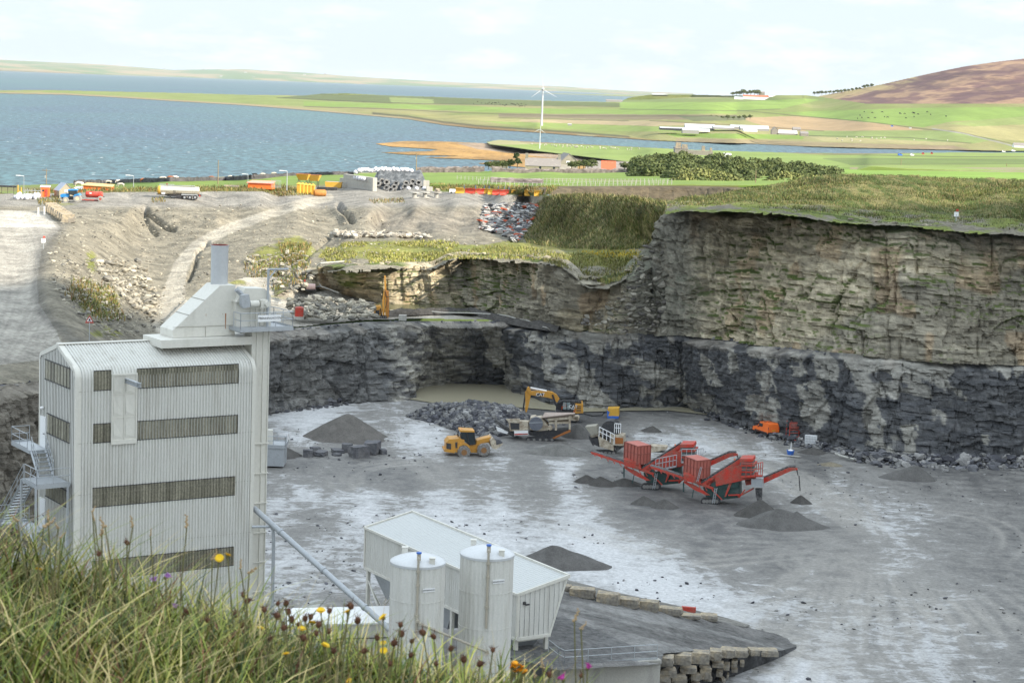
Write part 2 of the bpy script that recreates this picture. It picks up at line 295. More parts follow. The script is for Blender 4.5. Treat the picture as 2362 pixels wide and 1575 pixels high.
SLABS=[(*_A,p) for p in ([(400,845),(440,845),(470,1000),(420,1020)],[(500,850),(560,850),(640,900),(690,960),(650,1000),(600,940),(530,930)],[(560,1010),(640,1000),(670,1100),(690,1200),(640,1280),(560,1260),(500,1200),(520,1130),(600,1130)],[(740,900),(790,900),(830,1020),(760,1050)],[(860,900),(950,905),(1010,980),(990,1060),(880,1040)],[(780,1080),(900,1050),(940,1150),(960,1250),(880,1330),(800,1250)],[(1140,1100),(1190,1080),(1200,1180),(1250,1280),(1240,1400),(1180,1370),(1130,1270)],[(250,900),(330,950),(380,1090),(300,1080)],[(1150,1370),(1260,1400),(1260,1435),(1150,1400)],[(240,1120),(330,1130),(340,1220),(290,1220)],[(1330,1290),(1420,1290),(1410,1440),(1350,1440)],[(1760,1340),(1810,1350),(1800,1400),(1770,1390)],[(1340,1030),(1440,1020),(1440,1070),(1360,1075)],[(560,1190),(690,1210),(680,1290),(600,1270)])]+[(*_B,p) for p in ([(1720,190),(1830,170),(1850,300),(1820,340),(1740,280)],[(1700,400),(1790,440),(1780,520),(1720,520)],[(1850,230),(1910,230),(1900,420),(1870,400)],[(1930,200),(2000,190),(2000,250),(1950,260)],[(100,210),(250,205),(245,260),(110,290)],[(330,190),(600,170),(590,240),(340,260)],[(650,160),(745,150),(740,220),(660,225)],[(2160,430),(2200,430),(2190,560),(2165,540)])]
def lowcol(S,X,d,ledge,v):
    px,py=proj(X)
    qs=np.floor(S/.55+vn(S*.8,X[...,2]*.8,s=70)*2)*.55; qz=np.floor(X[...,2]/.3+vn(S*.5,X[...,2]*.5,s=69)*2)*.3
    n=.5*fbm(qs*.12+qz*.10,qz*.15,s=71,o=4)+.5*fbm(S*.12+X[...,2]*.10,X[...,2]*.15,s=71,o=4)+.03*(hsh(np.floor(S/1.3),np.floor(X[...,2]/.7),np.full_like(S,5))-.5); n2=fbm(S*.5,X[...,2]*1.8,s=75,o=3)
    c=mixc((.075,.079,.088),(.135,.132,.13),n2)
    sl=ss(.53,.56,n+.10*(vn(S*1.5,X[...,2]*.7,s=77)-.5)-.075)
    jx=px+10*(fbm(px*.08,X[...,2]*1.2,s=605)-.5)+5*(hsh(qs*3,qz*7,np.zeros_like(S))-.5); jy=proj(X)[1]+9*(fbm(px*.1,X[...,2]*1.5,s=606)-.5)
    for ox,oy,k_,pl in SLABS: sl=np.maximum(sl,inpoly(jx,jy,[(ox+a/k_,oy+b_/k_) for a,b_ in pl])*1.*(vn(S*1.4,X[...,2]*1.1,s=607)>.2))
    c=mixc(c,(.32,.305,.27),sl*.9)
    # sunlight on the face left of the pond, put into its colour
    lf=ss(885,925,px)*ss(1120,1010,px); c=mixc(c,mixc((.16,.155,.15),(.42,.40,.35),ss(.35,.6,n2)),lf*.9); c=mixc(c,mixc((.10,.10,.10),(.20,.195,.185),n2),ss(905,870,px)*.8)
    c=mixc(c,(.33,.30,.26),ss(.13,.05,v)*ss(.4,.6,fbm(S*.3,S*0,s=80))*.7)
    st=vn(X[...,2]*3.1,S*.05,s=83)[...,None]; c=c*(.75+.5*st)
    cbk=hsh(np.floor(S/1.9+1.2*vn(S*.3,X[...,2]*.6,s=601)),np.floor(X[...,2]/1.3+1.1*vn(S*.2,X[...,2]*.3,s=602)),np.zeros_like(S)+4); cb2=hsh(np.floor(S/.7+vn(S*.9,X[...,2],s=603)),np.floor(X[...,2]/.36),np.zeros_like(S)+9); c=c*(.62+.42*cbk+.34*cb2)[...,None]
    lf2=ss(300,150,px)[...,None]; c=c*(1-lf2)+lf2*(np.array((.20,.18,.15))*(.6+.8*n2[...,None]))
    return c
cliff('lower_cliff',T1,F1,(.18,.12),5,lambda *a:lowcol(*a)*.82,.82)
z1=[(-60,470,30),(0,470,30),(160,470,30),(380,466,30),(600,470,30),(780,452,30),(1000,456,30),(1120,460,30),(1225,468,30.4),
(-60,560,29.9),(0,500,30),(110,500,30),(0,600,29.5),(80,600,29.5),(-60,700,28.8),(0,700,28.8),(80,700,28.8),(-60,800,27.8),(0,810,27.8),(100,790,27.6),(160,800,27.4),(0,840,27.2),
(150,520,30.4),(115,590,30.4),(100,650,30.2),(128,700,29.6),(190,762,28.2),(240,790,26.5),(60,860,26.6),(0,880,26.6),(230,640,27.2),(250,700,26),(300,740,24.4),(200,590,28.6),(180,530,29.9),
(300,480,29.9),(300,500,28.6),(320,540,25.8),(280,600,25.5),(330,650,23.8),(350,700,22.9),(350,740,22.6),(400,755,22.4),(400,680,22.9),(400,620,23.6),(440,570,24.8),(500,535,26.3),(560,512,27.5),(620,490,28.8),(680,474,29.8),
(400,500,28.2),(400,540,25.6),(500,500,28.6),(470,600,24.6),(460,660,23.8),(540,580,25.8),(540,650,24.2),(600,560,26.6),(600,610,25.3),(500,700,22.9),(600,700,22.8),(640,520,27.6),
(700,500,28.4),(780,480,29.6),(780,510,27.4),(700,560,26.6),(700,610,26.3),(680,640,25.6),(760,560,26.2),(800,590,28.2),(800,606,28.4),
(860,486,29.9),(880,525,26.6),(960,480,30),(960,528,26.8),(1050,476,30),(1100,472,30),(1060,525,26.8),(1150,476,30),(1140,530,26.8),(1200,545,27),(900,545,27.5),(900,575,28.2),(900,606,28.6),(1000,560,28),(1000,604,28.5),(1040,580,29.8),(1100,570,29),(1150,586,30.3),(1200,566,29.2),(1290,580,31.2),(1290,598,31.9),
(1240,545,28),(1300,565,29.6),(1400,575,32.2),(1440,568,32),(1480,584,32.6),(1500,560,33),
(1230,520,28.8),(1240,480,31.6),(1262,452,34.4),(1300,500,32.2),(1350,450,36.6),(1350,520,33),(1400,540,32.5),(1450,500,36),(1450,457,38.4),(1520,462,39.8),(1540,480,39.6),(1500,520,36),(1560,470,40.2),
(1400,640,29.6),(1340,640,30),(1450,620,31),
(60,452,30.),(300,458,30.0),(300,440,31.3),(200,450,30.5),(500,440,31.3),(500,458,30.0),(640,452,30.2),(640,436,31.6),(720,440,30.2),(900,436,30.2),(1050,440,31.4),(1000,430,31.5),(1100,436,32.),(1200,442,32.8),(1200,458,31.),(1100,452,30.6)]
f1=tps(z1)
U=[((690,622,345),(690,650,25.)),((760,615,338),(770,664,23.8)),((830,611,330),(830,682,22.8)),((900,608,322),(895,702,22.2)),((1000,607,325),(1020,703,22.2)),((1036,590,322),(1042,703,22.2)),((1060,583,318),(1075,706,22.2)),((1150,588,310),(1150,722,22.1)),((1220,592,301),(1220,738,22)),((1290,600,293),(1290,752,22)),((1340,640,289),(1340,760,22)),((1400,640,290),(1400,766,22.1)),((1450,625,293),(1450,768,22.2)),((1485,588,299),(1500,771,22.3)),((1520,530,299),(1545,772,22.4)),((1540,486,296),(1590,772,22.5)),((1600,478,292),(1640,776,22.8)),((1700,480,288),(1700,785,23)),((1800,486,283),(1800,796,23.2)),((1900,496,277),(1900,808,23.4)),((2000,510,272),(2000,818,23.5)),((2100,518,268),(2100,828,23.5)),((2230,524,267),(2230,834,23.5)),((2400,540,266),(2400,840,23.5))]
T2=[tuple(G(a[0],a[1],float(f1(np.array(a[0]),np.array(a[1])))) if a[0]<1490 else D(*a)) for a,_ in U]; F2=[tuple(G(*b_)) for _,b_ in U]
T2+=[(92,262,40),(108,235,40),(113,180,40),(116,120,40)]; F2+=[(89,256,24),(103,230,24),(107,180,24),(110,120,24)]
def upcol(S,X,d,ledge,v):
    px,py=proj(X)
    n=fbm(S*.09,X[...,2]*.13,s=171,o=4); n2=fbm(S*.5,X[...,2]*1.8,s=175,o=3)
    c=mixc((.19,.165,.12),(.40,.345,.245),n2); c=mixc(c,(.15,.14,.115),ss(.5,.62,n)*.7)
    c=mixc(c,(.30,.19,.10),ss(.72,.8,vn(S*.5,X[...,2]*.3,s=177))*.35)
    st=vn(X[...,2]*3.1,S*.05,s=183)[...,None]; c=c*(.72+.56*st)
    cbk=hsh(np.floor(S/1.9+1.2*vn(S*.3,X[...,2]*.6,s=601)),np.floor(X[...,2]/1.3+1.1*vn(S*.2,X[...,2]*.3,s=602)),np.zeros_like(S)+4); cb2=hsh(np.floor(S/.7+vn(S*.9,X[...,2],s=603)),np.floor(X[...,2]/.36),np.zeros_like(S)+9); c=c*(.62+.42*cbk+.34*cb2)[...,None]
    gr=ss(.9,1.8,ledge)*ss(.47,.58,fbm(S*.08,X[...,2]*.2,s=190)+.07*ss(1500,1700,px))
    c=mixc(c,(.075,.095,.03),np.clip(gr*1.2,0,1))
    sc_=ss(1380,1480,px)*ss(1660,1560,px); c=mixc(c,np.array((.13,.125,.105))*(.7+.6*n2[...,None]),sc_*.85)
    rub=ss(1900,2300,px)*ss(.30,.0,v); c=mixc(c,(.20,.185,.16),rub*.7)
    return c
cliff('upper_cliff',T2,F2,(.22,.15),9,lambda *a:upcol(*a)*1.25,.98)
# ---- bench between the two cliffs
bp_=[(380,775),(500,764),(620,757),(700,752),(800,742),(870,737),(925,736),(1000,736),(1190,738),(1290,752),(1400,762),(1590,768),(1700,783),(1800,795),(1900,807),(2000,814),(2100,822),(2230,828),(2440,836),(2440,815),(2230,812),(2000,795),(1800,775),(1590,750),(1400,745),(1290,730),(1150,700),(1042,682),(895,682),(830,665),(770,650),(690,640),(560,640),(430,690),(380,740)]
bz=[(380,760,22.4),(620,760,22.3),(870,742,22.2),(1100,742,22),(1290,758,22),(1590,774,22.4),(1800,800,23.3),(2000,820,23.5),(2400,840,23.5),(895,700,22.2),(1040,703,22.2),(1150,722,22.1),(1290,750,22),(1500,771,22.3),(1800,796,23.2),(2100,828,23.5),(2400,838,23.5),(700,720,22.2),(500,720,22.4),(690,645,25),(600,650,24.5),(560,640,25.2),(780,664,23.8),(800,700,22.3),(700,690,22.6),(430,700,22.8)]
def bcol(px,py,W):
    n=fbm(W[...,0]*.2,W[...,1]*.2,s=31)
    c=mixc((.29,.27,.235),(.42,.395,.345),n)
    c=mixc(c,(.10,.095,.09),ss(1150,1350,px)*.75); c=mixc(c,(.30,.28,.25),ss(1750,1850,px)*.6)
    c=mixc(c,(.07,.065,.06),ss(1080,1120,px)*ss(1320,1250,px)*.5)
    c=mixc(c,GRYEL,ss(.5,.62,fbm(W[...,0]*.15,W[...,1]*.15,s=35))*ss(700,670,py)*ss(860,800,px)*.8)
    c=mixc(c,(.09,.11,.03),ss(1750,1850,px)*ss(.45,.6,n)*.6*ss(0,8,(px-1700)*.065+775-py+18))
    return c
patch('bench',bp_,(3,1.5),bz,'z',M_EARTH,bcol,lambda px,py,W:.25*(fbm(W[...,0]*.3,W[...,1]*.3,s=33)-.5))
# ---- upper left terrain: haul road, banks, tips, yard
poly1=[(-60,445),(90,445),(200,443),(300,440),(420,436),(560,433),(640,436),(720,431),(860,429),(980,427),(1080,429),(1180,434),(1240,444),(1262,450),(1330,446),(1400,449),(1470,453),(1520,458),(1560,466),(1548,480),(1530,515),(1508,558),(1488,588),(1470,612),(1440,640),(1400,662),(1350,655),(1320,628),(1292,606),(1220,600),(1150,596),(1062,591),(1038,600),(1005,615),(900,616),(830,619),(760,624),(700,630),(675,655),(600,700),(560,760),(420,790),(250,812),(120,850),(90,880),(-60,890)]
def c1(px,py,W):
    x,y=W[...,0],W[...,1]; n=fbm(x*.12,y*.12,s=41); n2=fbm(x*.5,y*.5,s=45)
    c=mixc((.135,.125,.10),(.30,.27,.21),n2)
    yard=ss(482,470,py+0*px)*ss(1240,1200,px); c=mixc(c,(.25,.24,.225),yard*.7)
    # tipping face darker
    tip=ss(820,880,px)*ss(1240,1180,px)*ss(475,490,py)*ss(545,520,py); c=mixc(c,mixc((.13,.12,.105),(.27,.24,.20),n2),tip*.7)
    rd=ss(22,17,pdist(px,py,[(385,735),(400,670),(415,610),(450,565),(520,525),(600,497),(690,470),(760,455)])*np.interp(py,[450,700],[2.2,.55])); c=mixc(c,(.37,.34,.285),rd*.85)
    lr=inpoly(px,py,[(-80,484),(100,486),(140,520),(95,580),(85,650),(90,700),(130,760),(150,800),(90,830),(-80,850)]); c=np.where(lr[...,None],mixc((.30,.28,.245),(.38,.355,.31),n),c)
    lr=inpoly(px,py,[(-80,486),(60,488),(100,496),(138,524),(-80,524)]); c=np.where(lr[...,None],mixc((.44,.41,.36),(.50,.47,.42),n),c)
    # tyre streaks on the left road follow its bend
    st=vn((px+ .35*(py-640)**2/150)*.16,py*.004,s=49); c=c*(1+.22*(st-.5)*inpoly(px,py,[(-80,480),(140,500),(95,600),(90,700),(150,800),(-80,850)]))[...,None]
    dk=ss(.0,1,np.exp(-(pdist(px,py,[(150,500),(95,590),(85,660),(100,720),(170,780),(260,800)])/16.)**2)); c=mixc(c,(.12,.115,.105),dk*.55)
    def blob(cx,cy,rx,ry,s): return np.exp(-(((px-cx)/rx)**2+((py-cy)/ry)**2))*s
    gm=blob(230,690,55,40,1.2)+blob(210,600,18,40,.8)+blob(680,575,28,30,1.6)+blob(620,590,60,40,.8)+blob(900,575,170,26,1.2)+blob(1100,575,150,14,1.1)+blob(1390,592,110,26,1.3)+blob(140,470,60,10,.6)+blob(250,760,60,14,.8)+blob(1180,560,40,12,.9)+blob(620,660,70,30,.8)
    gm=gm+.9*(ss(1225,1262,px+ (py-500)*.35)*ss(576,560,py))
    c=mixc(c,mixc((.24,.23,.05),(.12,.15,.03),n),ss(.42,.62,np.clip(gm,0,1)*.7+(n2-.35)*.55)*.85)
    gb=ss(1215,1262,px+(py-500)*.35)*ss(576,556,py-0*px); tan_=ss(.45,.6,fbm(x*.3+y*.1,y*.08,s=47)); c=mixc(c,mixc((.10,.11,.035),(.26,.22,.11),ss(.4,.6,vn(x*.9,y*.9,s=47))),gb*.85)
    bk=inpoly(px,py,[(-80,436),(660,422),(700,438),(640,441),(300,443),(-80,448)]); c=np.where(bk[...,None],mixc((.20,.16,.06),(.12,.14,.04),n),c)
    bk=inpoly(px,py,[(970,420),(1300,430),(1262,452),(1100,446),(980,440)]); c=np.where(bk[...,None],mixc((.20,.19,.07),(.08,.12,.03),n),c)
    return c
def d1(px,py,W):
    x,y=W[...,0],W[...,1]; flat=ss(482,468,py)*ss(1200,1150,px)+ss(150,90,px)
    a=.08+.8*np.clip(1-flat,0,1)
    tip=ss(820,880,px)*ss(1260,1180,px)*ss(475,490,py)*ss(545,520,py)
    a=a*(1-.6*ss(800,900,px)*ss(545,520,py)); z=a*(1.1*(fbm(x*.09,y*.09,s=51)-.5)+.55*(fbm(x*.4,y*.4,s=53,o=3)-.5))+tip*.9*(fbm(x*.5,y*.1,s=57)-.5)
    z=z-2.2*np.exp(-(pdist(px,py,[(335,478),(355,500),(380,518),(400,525)])/4.5)**2)-1.4*np.exp(-(pdist(px,py,[(330,482),(340,510),(360,535)])/5)**2)-1.3*np.exp(-(pdist(px,py,[(435,640),(452,600),(455,580),(480,555)])/3.5)**2)-2.*np.exp(-(pdist(px,py,[(782,472),(800,490),(812,508)])/5)**2)-.8*np.exp(-(pdist(px,py,[(690,610),(720,575),(765,540)])/4)**2)
    return (z-.35*a)*ss(1560,1490,px)
patch('hillside',poly1,(3,1.6),z1,'z',M_EARTH,c1,d1,jit=5)
# backfill behind the crest of the grass bank so that nothing is open from the side
# ---- right hand grass hill and cliff top
z2=[(1540,478,296),(1600,474,294),(1700,474,291),(1800,480,287),(1900,490,282),(2000,505,276),(2100,512,273),(2230,518,272),(2420,530,271),
(1560,462,318),(1650,462,312),(1750,462,306),(1850,470,298),(1950,482,291),(2080,498,283),(2230,508,280),(2420,515,280),
(1700,440,345),(1780,428,350),(1860,412,356),(1950,403,360),(2050,405,358),(2200,412,355),(2420,418,352),(1800,450,322),(1950,445,318),(2100,450,312),(2300,460,308),(2420,465,305),(1620,450,345),(1560,452,345)]
z2=[(a,b_,math.log(c)) for a,b_,c in z2]
poly2=[(1535,492),(1540,466),(1570,455),(1640,449),(1700,438),(1780,427),(1860,411),(1930,402),(2050,405),(2200,411),(2440,418),(2440,545),(2230,534),(2100,526),(2000,520),(1900,506),(1800,496),(1700,489),(1600,487)]
def c2(px,py,W):
    x,y=W[...,0],W[...,1]; n=fbm(x*.3,y*.3,s=61); n2=fbm(x*.8,y*.1,s=63)
    c=mixc((.075,.10,.025),(.19,.17,.07),ss(.35,.65,n2)); e=ss(0,14,np.interp(px,[1540,1900,2100,2400],[470,486,500,512])-py)
    c=mixc(mixc((.20,.18,.14),(.17,.20,.05),ss(.4,.55,n)),c,e)
    return c
M_BANK=vcmat('bank_grass_ground',.4,2.5,.5,.95,1.,3.,bdist=.4)
patch('grass_hill',poly2,(3,1.5),z2,'y',M_BANK,c2,lambda px,py,W:.9*(fbm(W[...,0]*.12,W[...,1]*.12,s=65)-.5)+.5*(fbm(W[...,0]*.9,W[...,1]*.9,s=67)-.5))
# small asphalt road on the cliff top
q=[G(2050,500,41.6),G(2100,501,41.55),G(2240,513,41.2),G(2215,508.5,41.3),G(2120,500,41.5)]
# ---- far brown cut and near fields
z3=[(-60,462,440),(300,462,440),(600,462,445),(900,462,460),(1200,462,460),(-60,445,450),(200,440,455),(400,436,460),(600,434,465),(800,430,480),(1000,428,470),(1150,434,440),(1250,440,430),(1400,438,440),(1500,434,450),(1600,433,450),(1700,435,440),(1800,430,470),
(-60,429,700),(0,428,705),(228,421,760),(500,409,840),(640,403,890),(800,399,930),(1000,400,900),(1110,399,890),(1200,398,880),(1300,400,850),(1450,400,830),(1100,415,640),(1300,416,620),(1500,420,580),(1650,422,560),
(300,430,600),(600,420,640),(900,415,680),(1650,405,760),(1800,405,760),(2000,396,900),(2200,398,880),(2420,402,860),(2000,412,640),(2400,418,620),(1960,390,1000),(2420,392,1050)]
z3=[(a,b_,math.log(c)) for a,b_,c in z3]; f3=tps(z3,1e-3)
poly3=[(-60,460),(-60,431),(0,429),(100,426),(228,421),(350,417),(500,409),(640,402),(800,399),(900,398),(1000,397),(1110,395),(1200,394),(1290,393),(1450,394),(1700,392),(1960,386),(2440,384),(2440,425),(1900,420),(1700,433),(1500,433),(1280,432),(1180,442),(1000,436),(800,436),(640,441),(300,446)]
def c3(px,py,W):
    x,y=W[...,0],W[...,1]; n=fbm(x*.03,y*.03,s=71); n2=fbm(x*.15,y*.15,s=73)
    c=mixc((.13,.24,.035),(.18,.30,.05),n)
    def band(l,w): return np.exp(-(pdist(px,py,l)/w)**2)
    c=mixc(c,mixc((.26,.22,.10),(.16,.17,.05),n2),np.clip(band([(-60,436),(120,437),(300,441),(640,434)],7)+band([(640,434),(760,430)],5)+band([(1000,434),(1290,434),(1500,432),(1700,432)],4),0,1))
    c=mixc(c,(.30,.26,.14),.6*band([(1120,412),(1300,414),(1480,418)],2.)*ss(.3,.5,n2))
    c=mixc(c,(.30,.28,.13),band([(-60,429),(228,421),(500,409),(640,402),(1110,395)],1.6))
    c=mixc(c,(.30,.25,.15),inpoly(px,py,[(1960,386),(2440,386),(2440,399),(2200,395),(1960,391)])*.8)
    c=mixc(c,(.17,.34,.04),inpoly(px,py,[(1950,391),(2440,400),(2440,424),(1950,410)])*.9)
    return tone(c)
patch('near_field',poly3,(3,.8),z3,'y',M_FIELD,c3,ymin=500,disp=lambda px,py,W:.3*(fbm(W[...,0]*.05,W[...,1]*.05,s=75)-.5))
# brown quarry cut beyond the bank: a real face in front of the field edge
Tb=[D(x,y,d_) for x,y,d_ in ((1240,436,432),(1290,431,436),(1400,431,442),(1500,430,448),(1600,430,448),(1690,433,440),(1730,436,434))]
Fb=[D(x,y,d_) for x,y,d_ in ((1240,446,428),(1290,452,430),(1400,462,436),(1500,466,440),(1600,468,440),(1690,462,434),(1730,452,430))]
cliff('far_cut_face',Tb,Fb,(.6,.3),33,lambda S,X,d,l,v:mixc((.07,.055,.035),(.13,.105,.07),fbm(S*.2,X[...,2]*1.2,s=5)),.5)
# ---- far land across the bay: everything between the near field and the far shore, one patch per land mass
def Yl(p): return [(a,b_,math.log(c)) for a,b_,c in p]
def Yz(p): return [(a,b_,max(.5,float(D(a,b_,c)[2]))) for a,b_,c in p]
for _n in ('c3','c4','c5'): pass
# shore of main land: log distances; low near the water
z4s=([(-60,212,5500),(0,214,5200),(300,226,4900),(600,246,4300),(900,270,3700),(1060,290,3150),(1240,300,2900),(1450,312,2600),(1600,328,2380),(1720,331,2350),(1866,338,2320),(2013,342,2350),(2196,346,2410),(2440,349,2540),
(0,208,6300),(300,215,6200),(500,219,6000),(740,221,6400),(900,226,5800),(1200,234,5500),(1430,236,5900),(1600,228,5500),(1700,226,5000),(1860,222,5200),
(1000,250,4300),(1240,289,2650),(1240,265,3500),(1500,290,2700),(1700,300,2500),(1850,312,2700),(1500,260,3600),(1700,262,3400),(1700,232,5200),(1840,248,4000),(2000,280,3000),(2200,300,2700),(2400,335,2600),(2200,330,2500),(2000,315,2600),(2100,255,3400),(2440,250,3400),(2440,290,2900)])
z4=Yz(z4s); z4y=Yl([p for p in z4s if p[0]>1500])
poly4=[(-60,210),(100,208),(230,211),(420,215),(560,219),(700,221),(740,217),(800,216),(900,221),(1000,224),(1100,228),(1200,231),(1300,234),(1430,236),(1450,226),(1500,219),(1600,219),(1680,221),(1860,220),(1900,225),(2000,240),(2440,240),(2440,349),(2300,348),(2196,346),(2013,342),(1866,338),(1720,331),(1600,328),(1500,324),(1450,320),(1350,314),(1240,306),(1100,297),(1020,288),(940,275),(860,268),(700,254),(560,243),(420,235),(280,226),(150,219),(0,216),(-60,215)]
FIELDS=[([(100,208),(560,219),(700,223),(900,227),(900,243),(700,246),(500,236),(300,224),(100,214)],(.20,.26,.07)),
([(740,217),(900,221),(1300,235),(1430,238),(1430,246),(1200,243),(900,238),(740,232),(640,226)],(.11,.15,.05)),
([(700,234),(1000,243),(1300,252),(1700,254),(1700,262),(1400,266),(1100,258),(900,250),(700,245)],(.17,.29,.05)),
([(900,225),(1000,230),(1000,240),(900,236)],(.20,.27,.08)),
([(940,262),(1200,272),(1450,284),(1450,296),(1200,284),(1000,272)],(.30,.29,.10)),
([(1150,262),(1700,266),(1700,277),(1400,276),(1150,270)],(.22,.18,.10)),
([(1200,276),(1500,279),(1700,288),(1500,291),(1200,281)],(.38,.30,.16)),
([(1100,279),(1450,290),(1700,301),(1560,305),(1380,302),(1200,291)],(.19,.28,.06)),
([(1430,228),(1900,226),(1900,233),(1700,238),(1430,236)],(.16,.22,.06)),
([(1430,236),(1700,236),(1860,228),(1890,231),(1800,252),(1700,258),(1430,252)],(.18,.31,.05)),
([(1560,268),(1720,268),(1740,277),(1600,280)],(.13,.15,.07)),
([(1720,272),(1830,268),(2000,282),(2130,300),(1900,303),(1780,302),(1760,290),(1720,278)],(.40,.27,.14)),
([(1760,262),(1900,256),(2100,250),(2440,246),(2440,272),(2200,280),(2130,294),(1960,279),(1820,262)],(.17,.30,.05)),
([(2180,285),(2440,262),(2440,300),(2250,292)],(.22,.29,.08)),([(2130,296),(2440,285),(2440,330),(2300,322),(2200,304)],(.33,.30,.12)),
([(1860,302),(2180,302),(2300,322),(2240,332),(1960,322),(1850,314)],(.20,.28,.08)),
([(1520,306),(1860,312),(1850,322),(1700,320),(1560,316)],(.16,.28,.04)),([(1860,314),(2240,330),(2200,335),(1900,326)],(.33,.30,.13))]
def c4(px,py,W):
    x,y=W[...,0],W[...,1]; n=fbm(x*.004,y*.002,s=81); n2=fbm(x*.02,y*.004,s=83)
    c=mixc((.19,.24,.06),(.27,.26,.10),ss(.4,.6,n))
    jx=px+4*(fbm(px*.05,py*.3,s=85)-.5); jy=py+1.5*(fbm(px*.03,py*.3,s=86)-.5)
    for pl,cc in FIELDS: c=np.where(inpoly(jx,jy,pl)[...,None],np.array(cc)*(.88+.24*n2[...,None]),c)
    def band(l,w): return np.exp(-(pdist(jx,jy,l)/w)**2)
    for l in ([(700,246),(900,252),(1100,262),(1300,268),(1700,268)],[(1430,252),(1700,256),(1800,252)],[(1500,279),(1720,290),(1900,303)],[(640,226),(900,238),(1200,244),(1430,247)],[(1700,254),(1830,267),(2000,281),(2130,298),(2200,303),(2350,335)],[(1850,313),(2100,318),(2240,331)],[(1150,272),(1450,279)]): c=mixc(c,(.07,.07,.04),band(l,1.1)*.7)
    c=mixc(c,(.30,.29,.28),band([(2150,297),(2220,308),(2290,325),(2340,338)],1.1))
    sh=[(-60,215),(0,216),(150,219),(280,226),(420,235),(560,243),(700,254),(860,268),(940,275),(1020,288),(1100,297),(1240,306),(1350,314),(1450,322),(1560,332),(1700,338),(1850,346),(2050,349),(2200,341)]
    c=mixc(c,(.06,.06,.04),band([(a,b_-6) for a,b_ in sh[7:14]],2.6)*.9)
    c=mixc(c,(.33,.25,.16),band([(a,b_-1) for a,b_ in sh],2.4)*.9)
    c=mixc(c,(.22,.13,.05),ss(850,1100,px)*band([(a,b_-1.5) for a,b_ in sh],3.5)*ss(.35,.5,n2)*.9)
    c=mixc(c,(.27,.19,.12),inpoly(px,py,[(1560,320),(1750,323),(1950,330),(2200,336),(2250,348),(2050,350),(1850,347),(1560,333)])*.7)
    return tone(c)
f4=tps(z4,3e-2)
clampz=lambda px,py,W:np.maximum(W[...,2],.5)-W[...,2]
patch('far_shore_land',poly4,(3,.7),[(a,b_,c) for a,b_,c in z4],'z',M_FIELD,c4,lam=1e-3,yr=(1500,lambda px:np.interp(px,[1600,1800,1950,2150,2440],[6800,5200,4100,3500,3450]),z4y))
# promontory with sheep and the kelp flat in front
z5=Yz([(1130,325,2150),(1240,343,1850),(1400,355,1700),(1600,356,1750),(1700,364,1620),(1200,330,2000),(1500,341,1850),(1600,346,2010),(1720,350,2030),(1866,353.5,2060),(2050,354,2110),(2200,352,2270),(2440,353,2440),(2000,372,1300),(2440,380,1200),(1960,392,1050),(2440,392,1050),(1990,364,1850),(2440,364,2000),(1480,375,1450),(1300,362,1600),(1600,395,1000)])
poly5=[(1123,328),(1150,323),(1200,326),(1280,330),(1400,336),(1500,341),(1600,346),(1720,350),(1866,353.5),(2050,354),(2200,352),(2440,353),(2440,394),(1950,396),(1600,396),(1450,394),(1450,374),(1350,362),(1250,350),(1180,340),(1130,334)]
def c5(px,py,W):
    x,y=W[...,0],W[...,1]; n=fbm(x*.01,y*.005,s=91); c=mixc((.17,.29,.05),(.22,.30,.08),n)
    def band(l,w): return np.exp(-(pdist(px,py,l)/w)**2)
    c=mixc(c,(.36,.33,.16),inpoly(px,py,[(1120,330),(1150,322),(1220,326),(1290,331),(1190,334),(1140,334)])*.9)
    c=mixc(c,(.06,.06,.03),band([(1130,334),(1180,341),(1250,351),(1350,363),(1450,375)],1.6)*.9)
    c=mixc(c,(.25,.14,.10),band([(1200,327),(1400,336),(1600,344),(1750,348),(1900,356),(2100,353)],1.4)*.8)
    for l in ([(1900,366),(2440,368)],[(1960,380),(2440,378)],[(1900,356),(2200,362),(2440,362)]): c=mixc(c,(.08,.08,.04),band(l,1.)*.7)
    c=mixc(c,(.12,.19,.05),inpoly(px,py,[(1900,366),(2440,368),(2440,378),(1960,380)])*.8)
    return tone(c)
patch('promontory',poly5,(3,.7),z5,'z',M_FIELD,c5,lam=1e-3,yr=(950,2600))
z6=Yl([(860,330,2250),(1120,330,2200),(1000,360,1700),(1250,370,1500),(1450,385,1300),(1100,372,1480),(1300,360,1650)])
poly6=[(865,332),(930,326),(1030,327),(1125,331),(1180,341),(1250,351),(1350,363),(1450,374),(1450,392),(1280,392),(1100,377),(1180,372),(1080,367),(980,364),(1060,360),(940,357),(880,352),(990,349),(1010,345),(900,338)]
def c6(px,py,W): n=fbm(W[...,0]*.02,W[...,1]*.01,s=95); return mixc(mixc((.17,.11,.05),(.36,.21,.07),n),(.24,.19,.15),inpoly(px,py,[(1050,330),(1125,330),(1250,351),(1450,374),(1450,384),(1250,362),(1100,344)])*.8)
M_KELP=vcmat('kelp',.03,.25,.5,.9,.2,.3,stretch=(1,.25,1))
ob=patch('kelp_flat',poly6,(3,.6),[(a,b_,.35) for a,b_,c in z6],'z',M_KELP,c6)
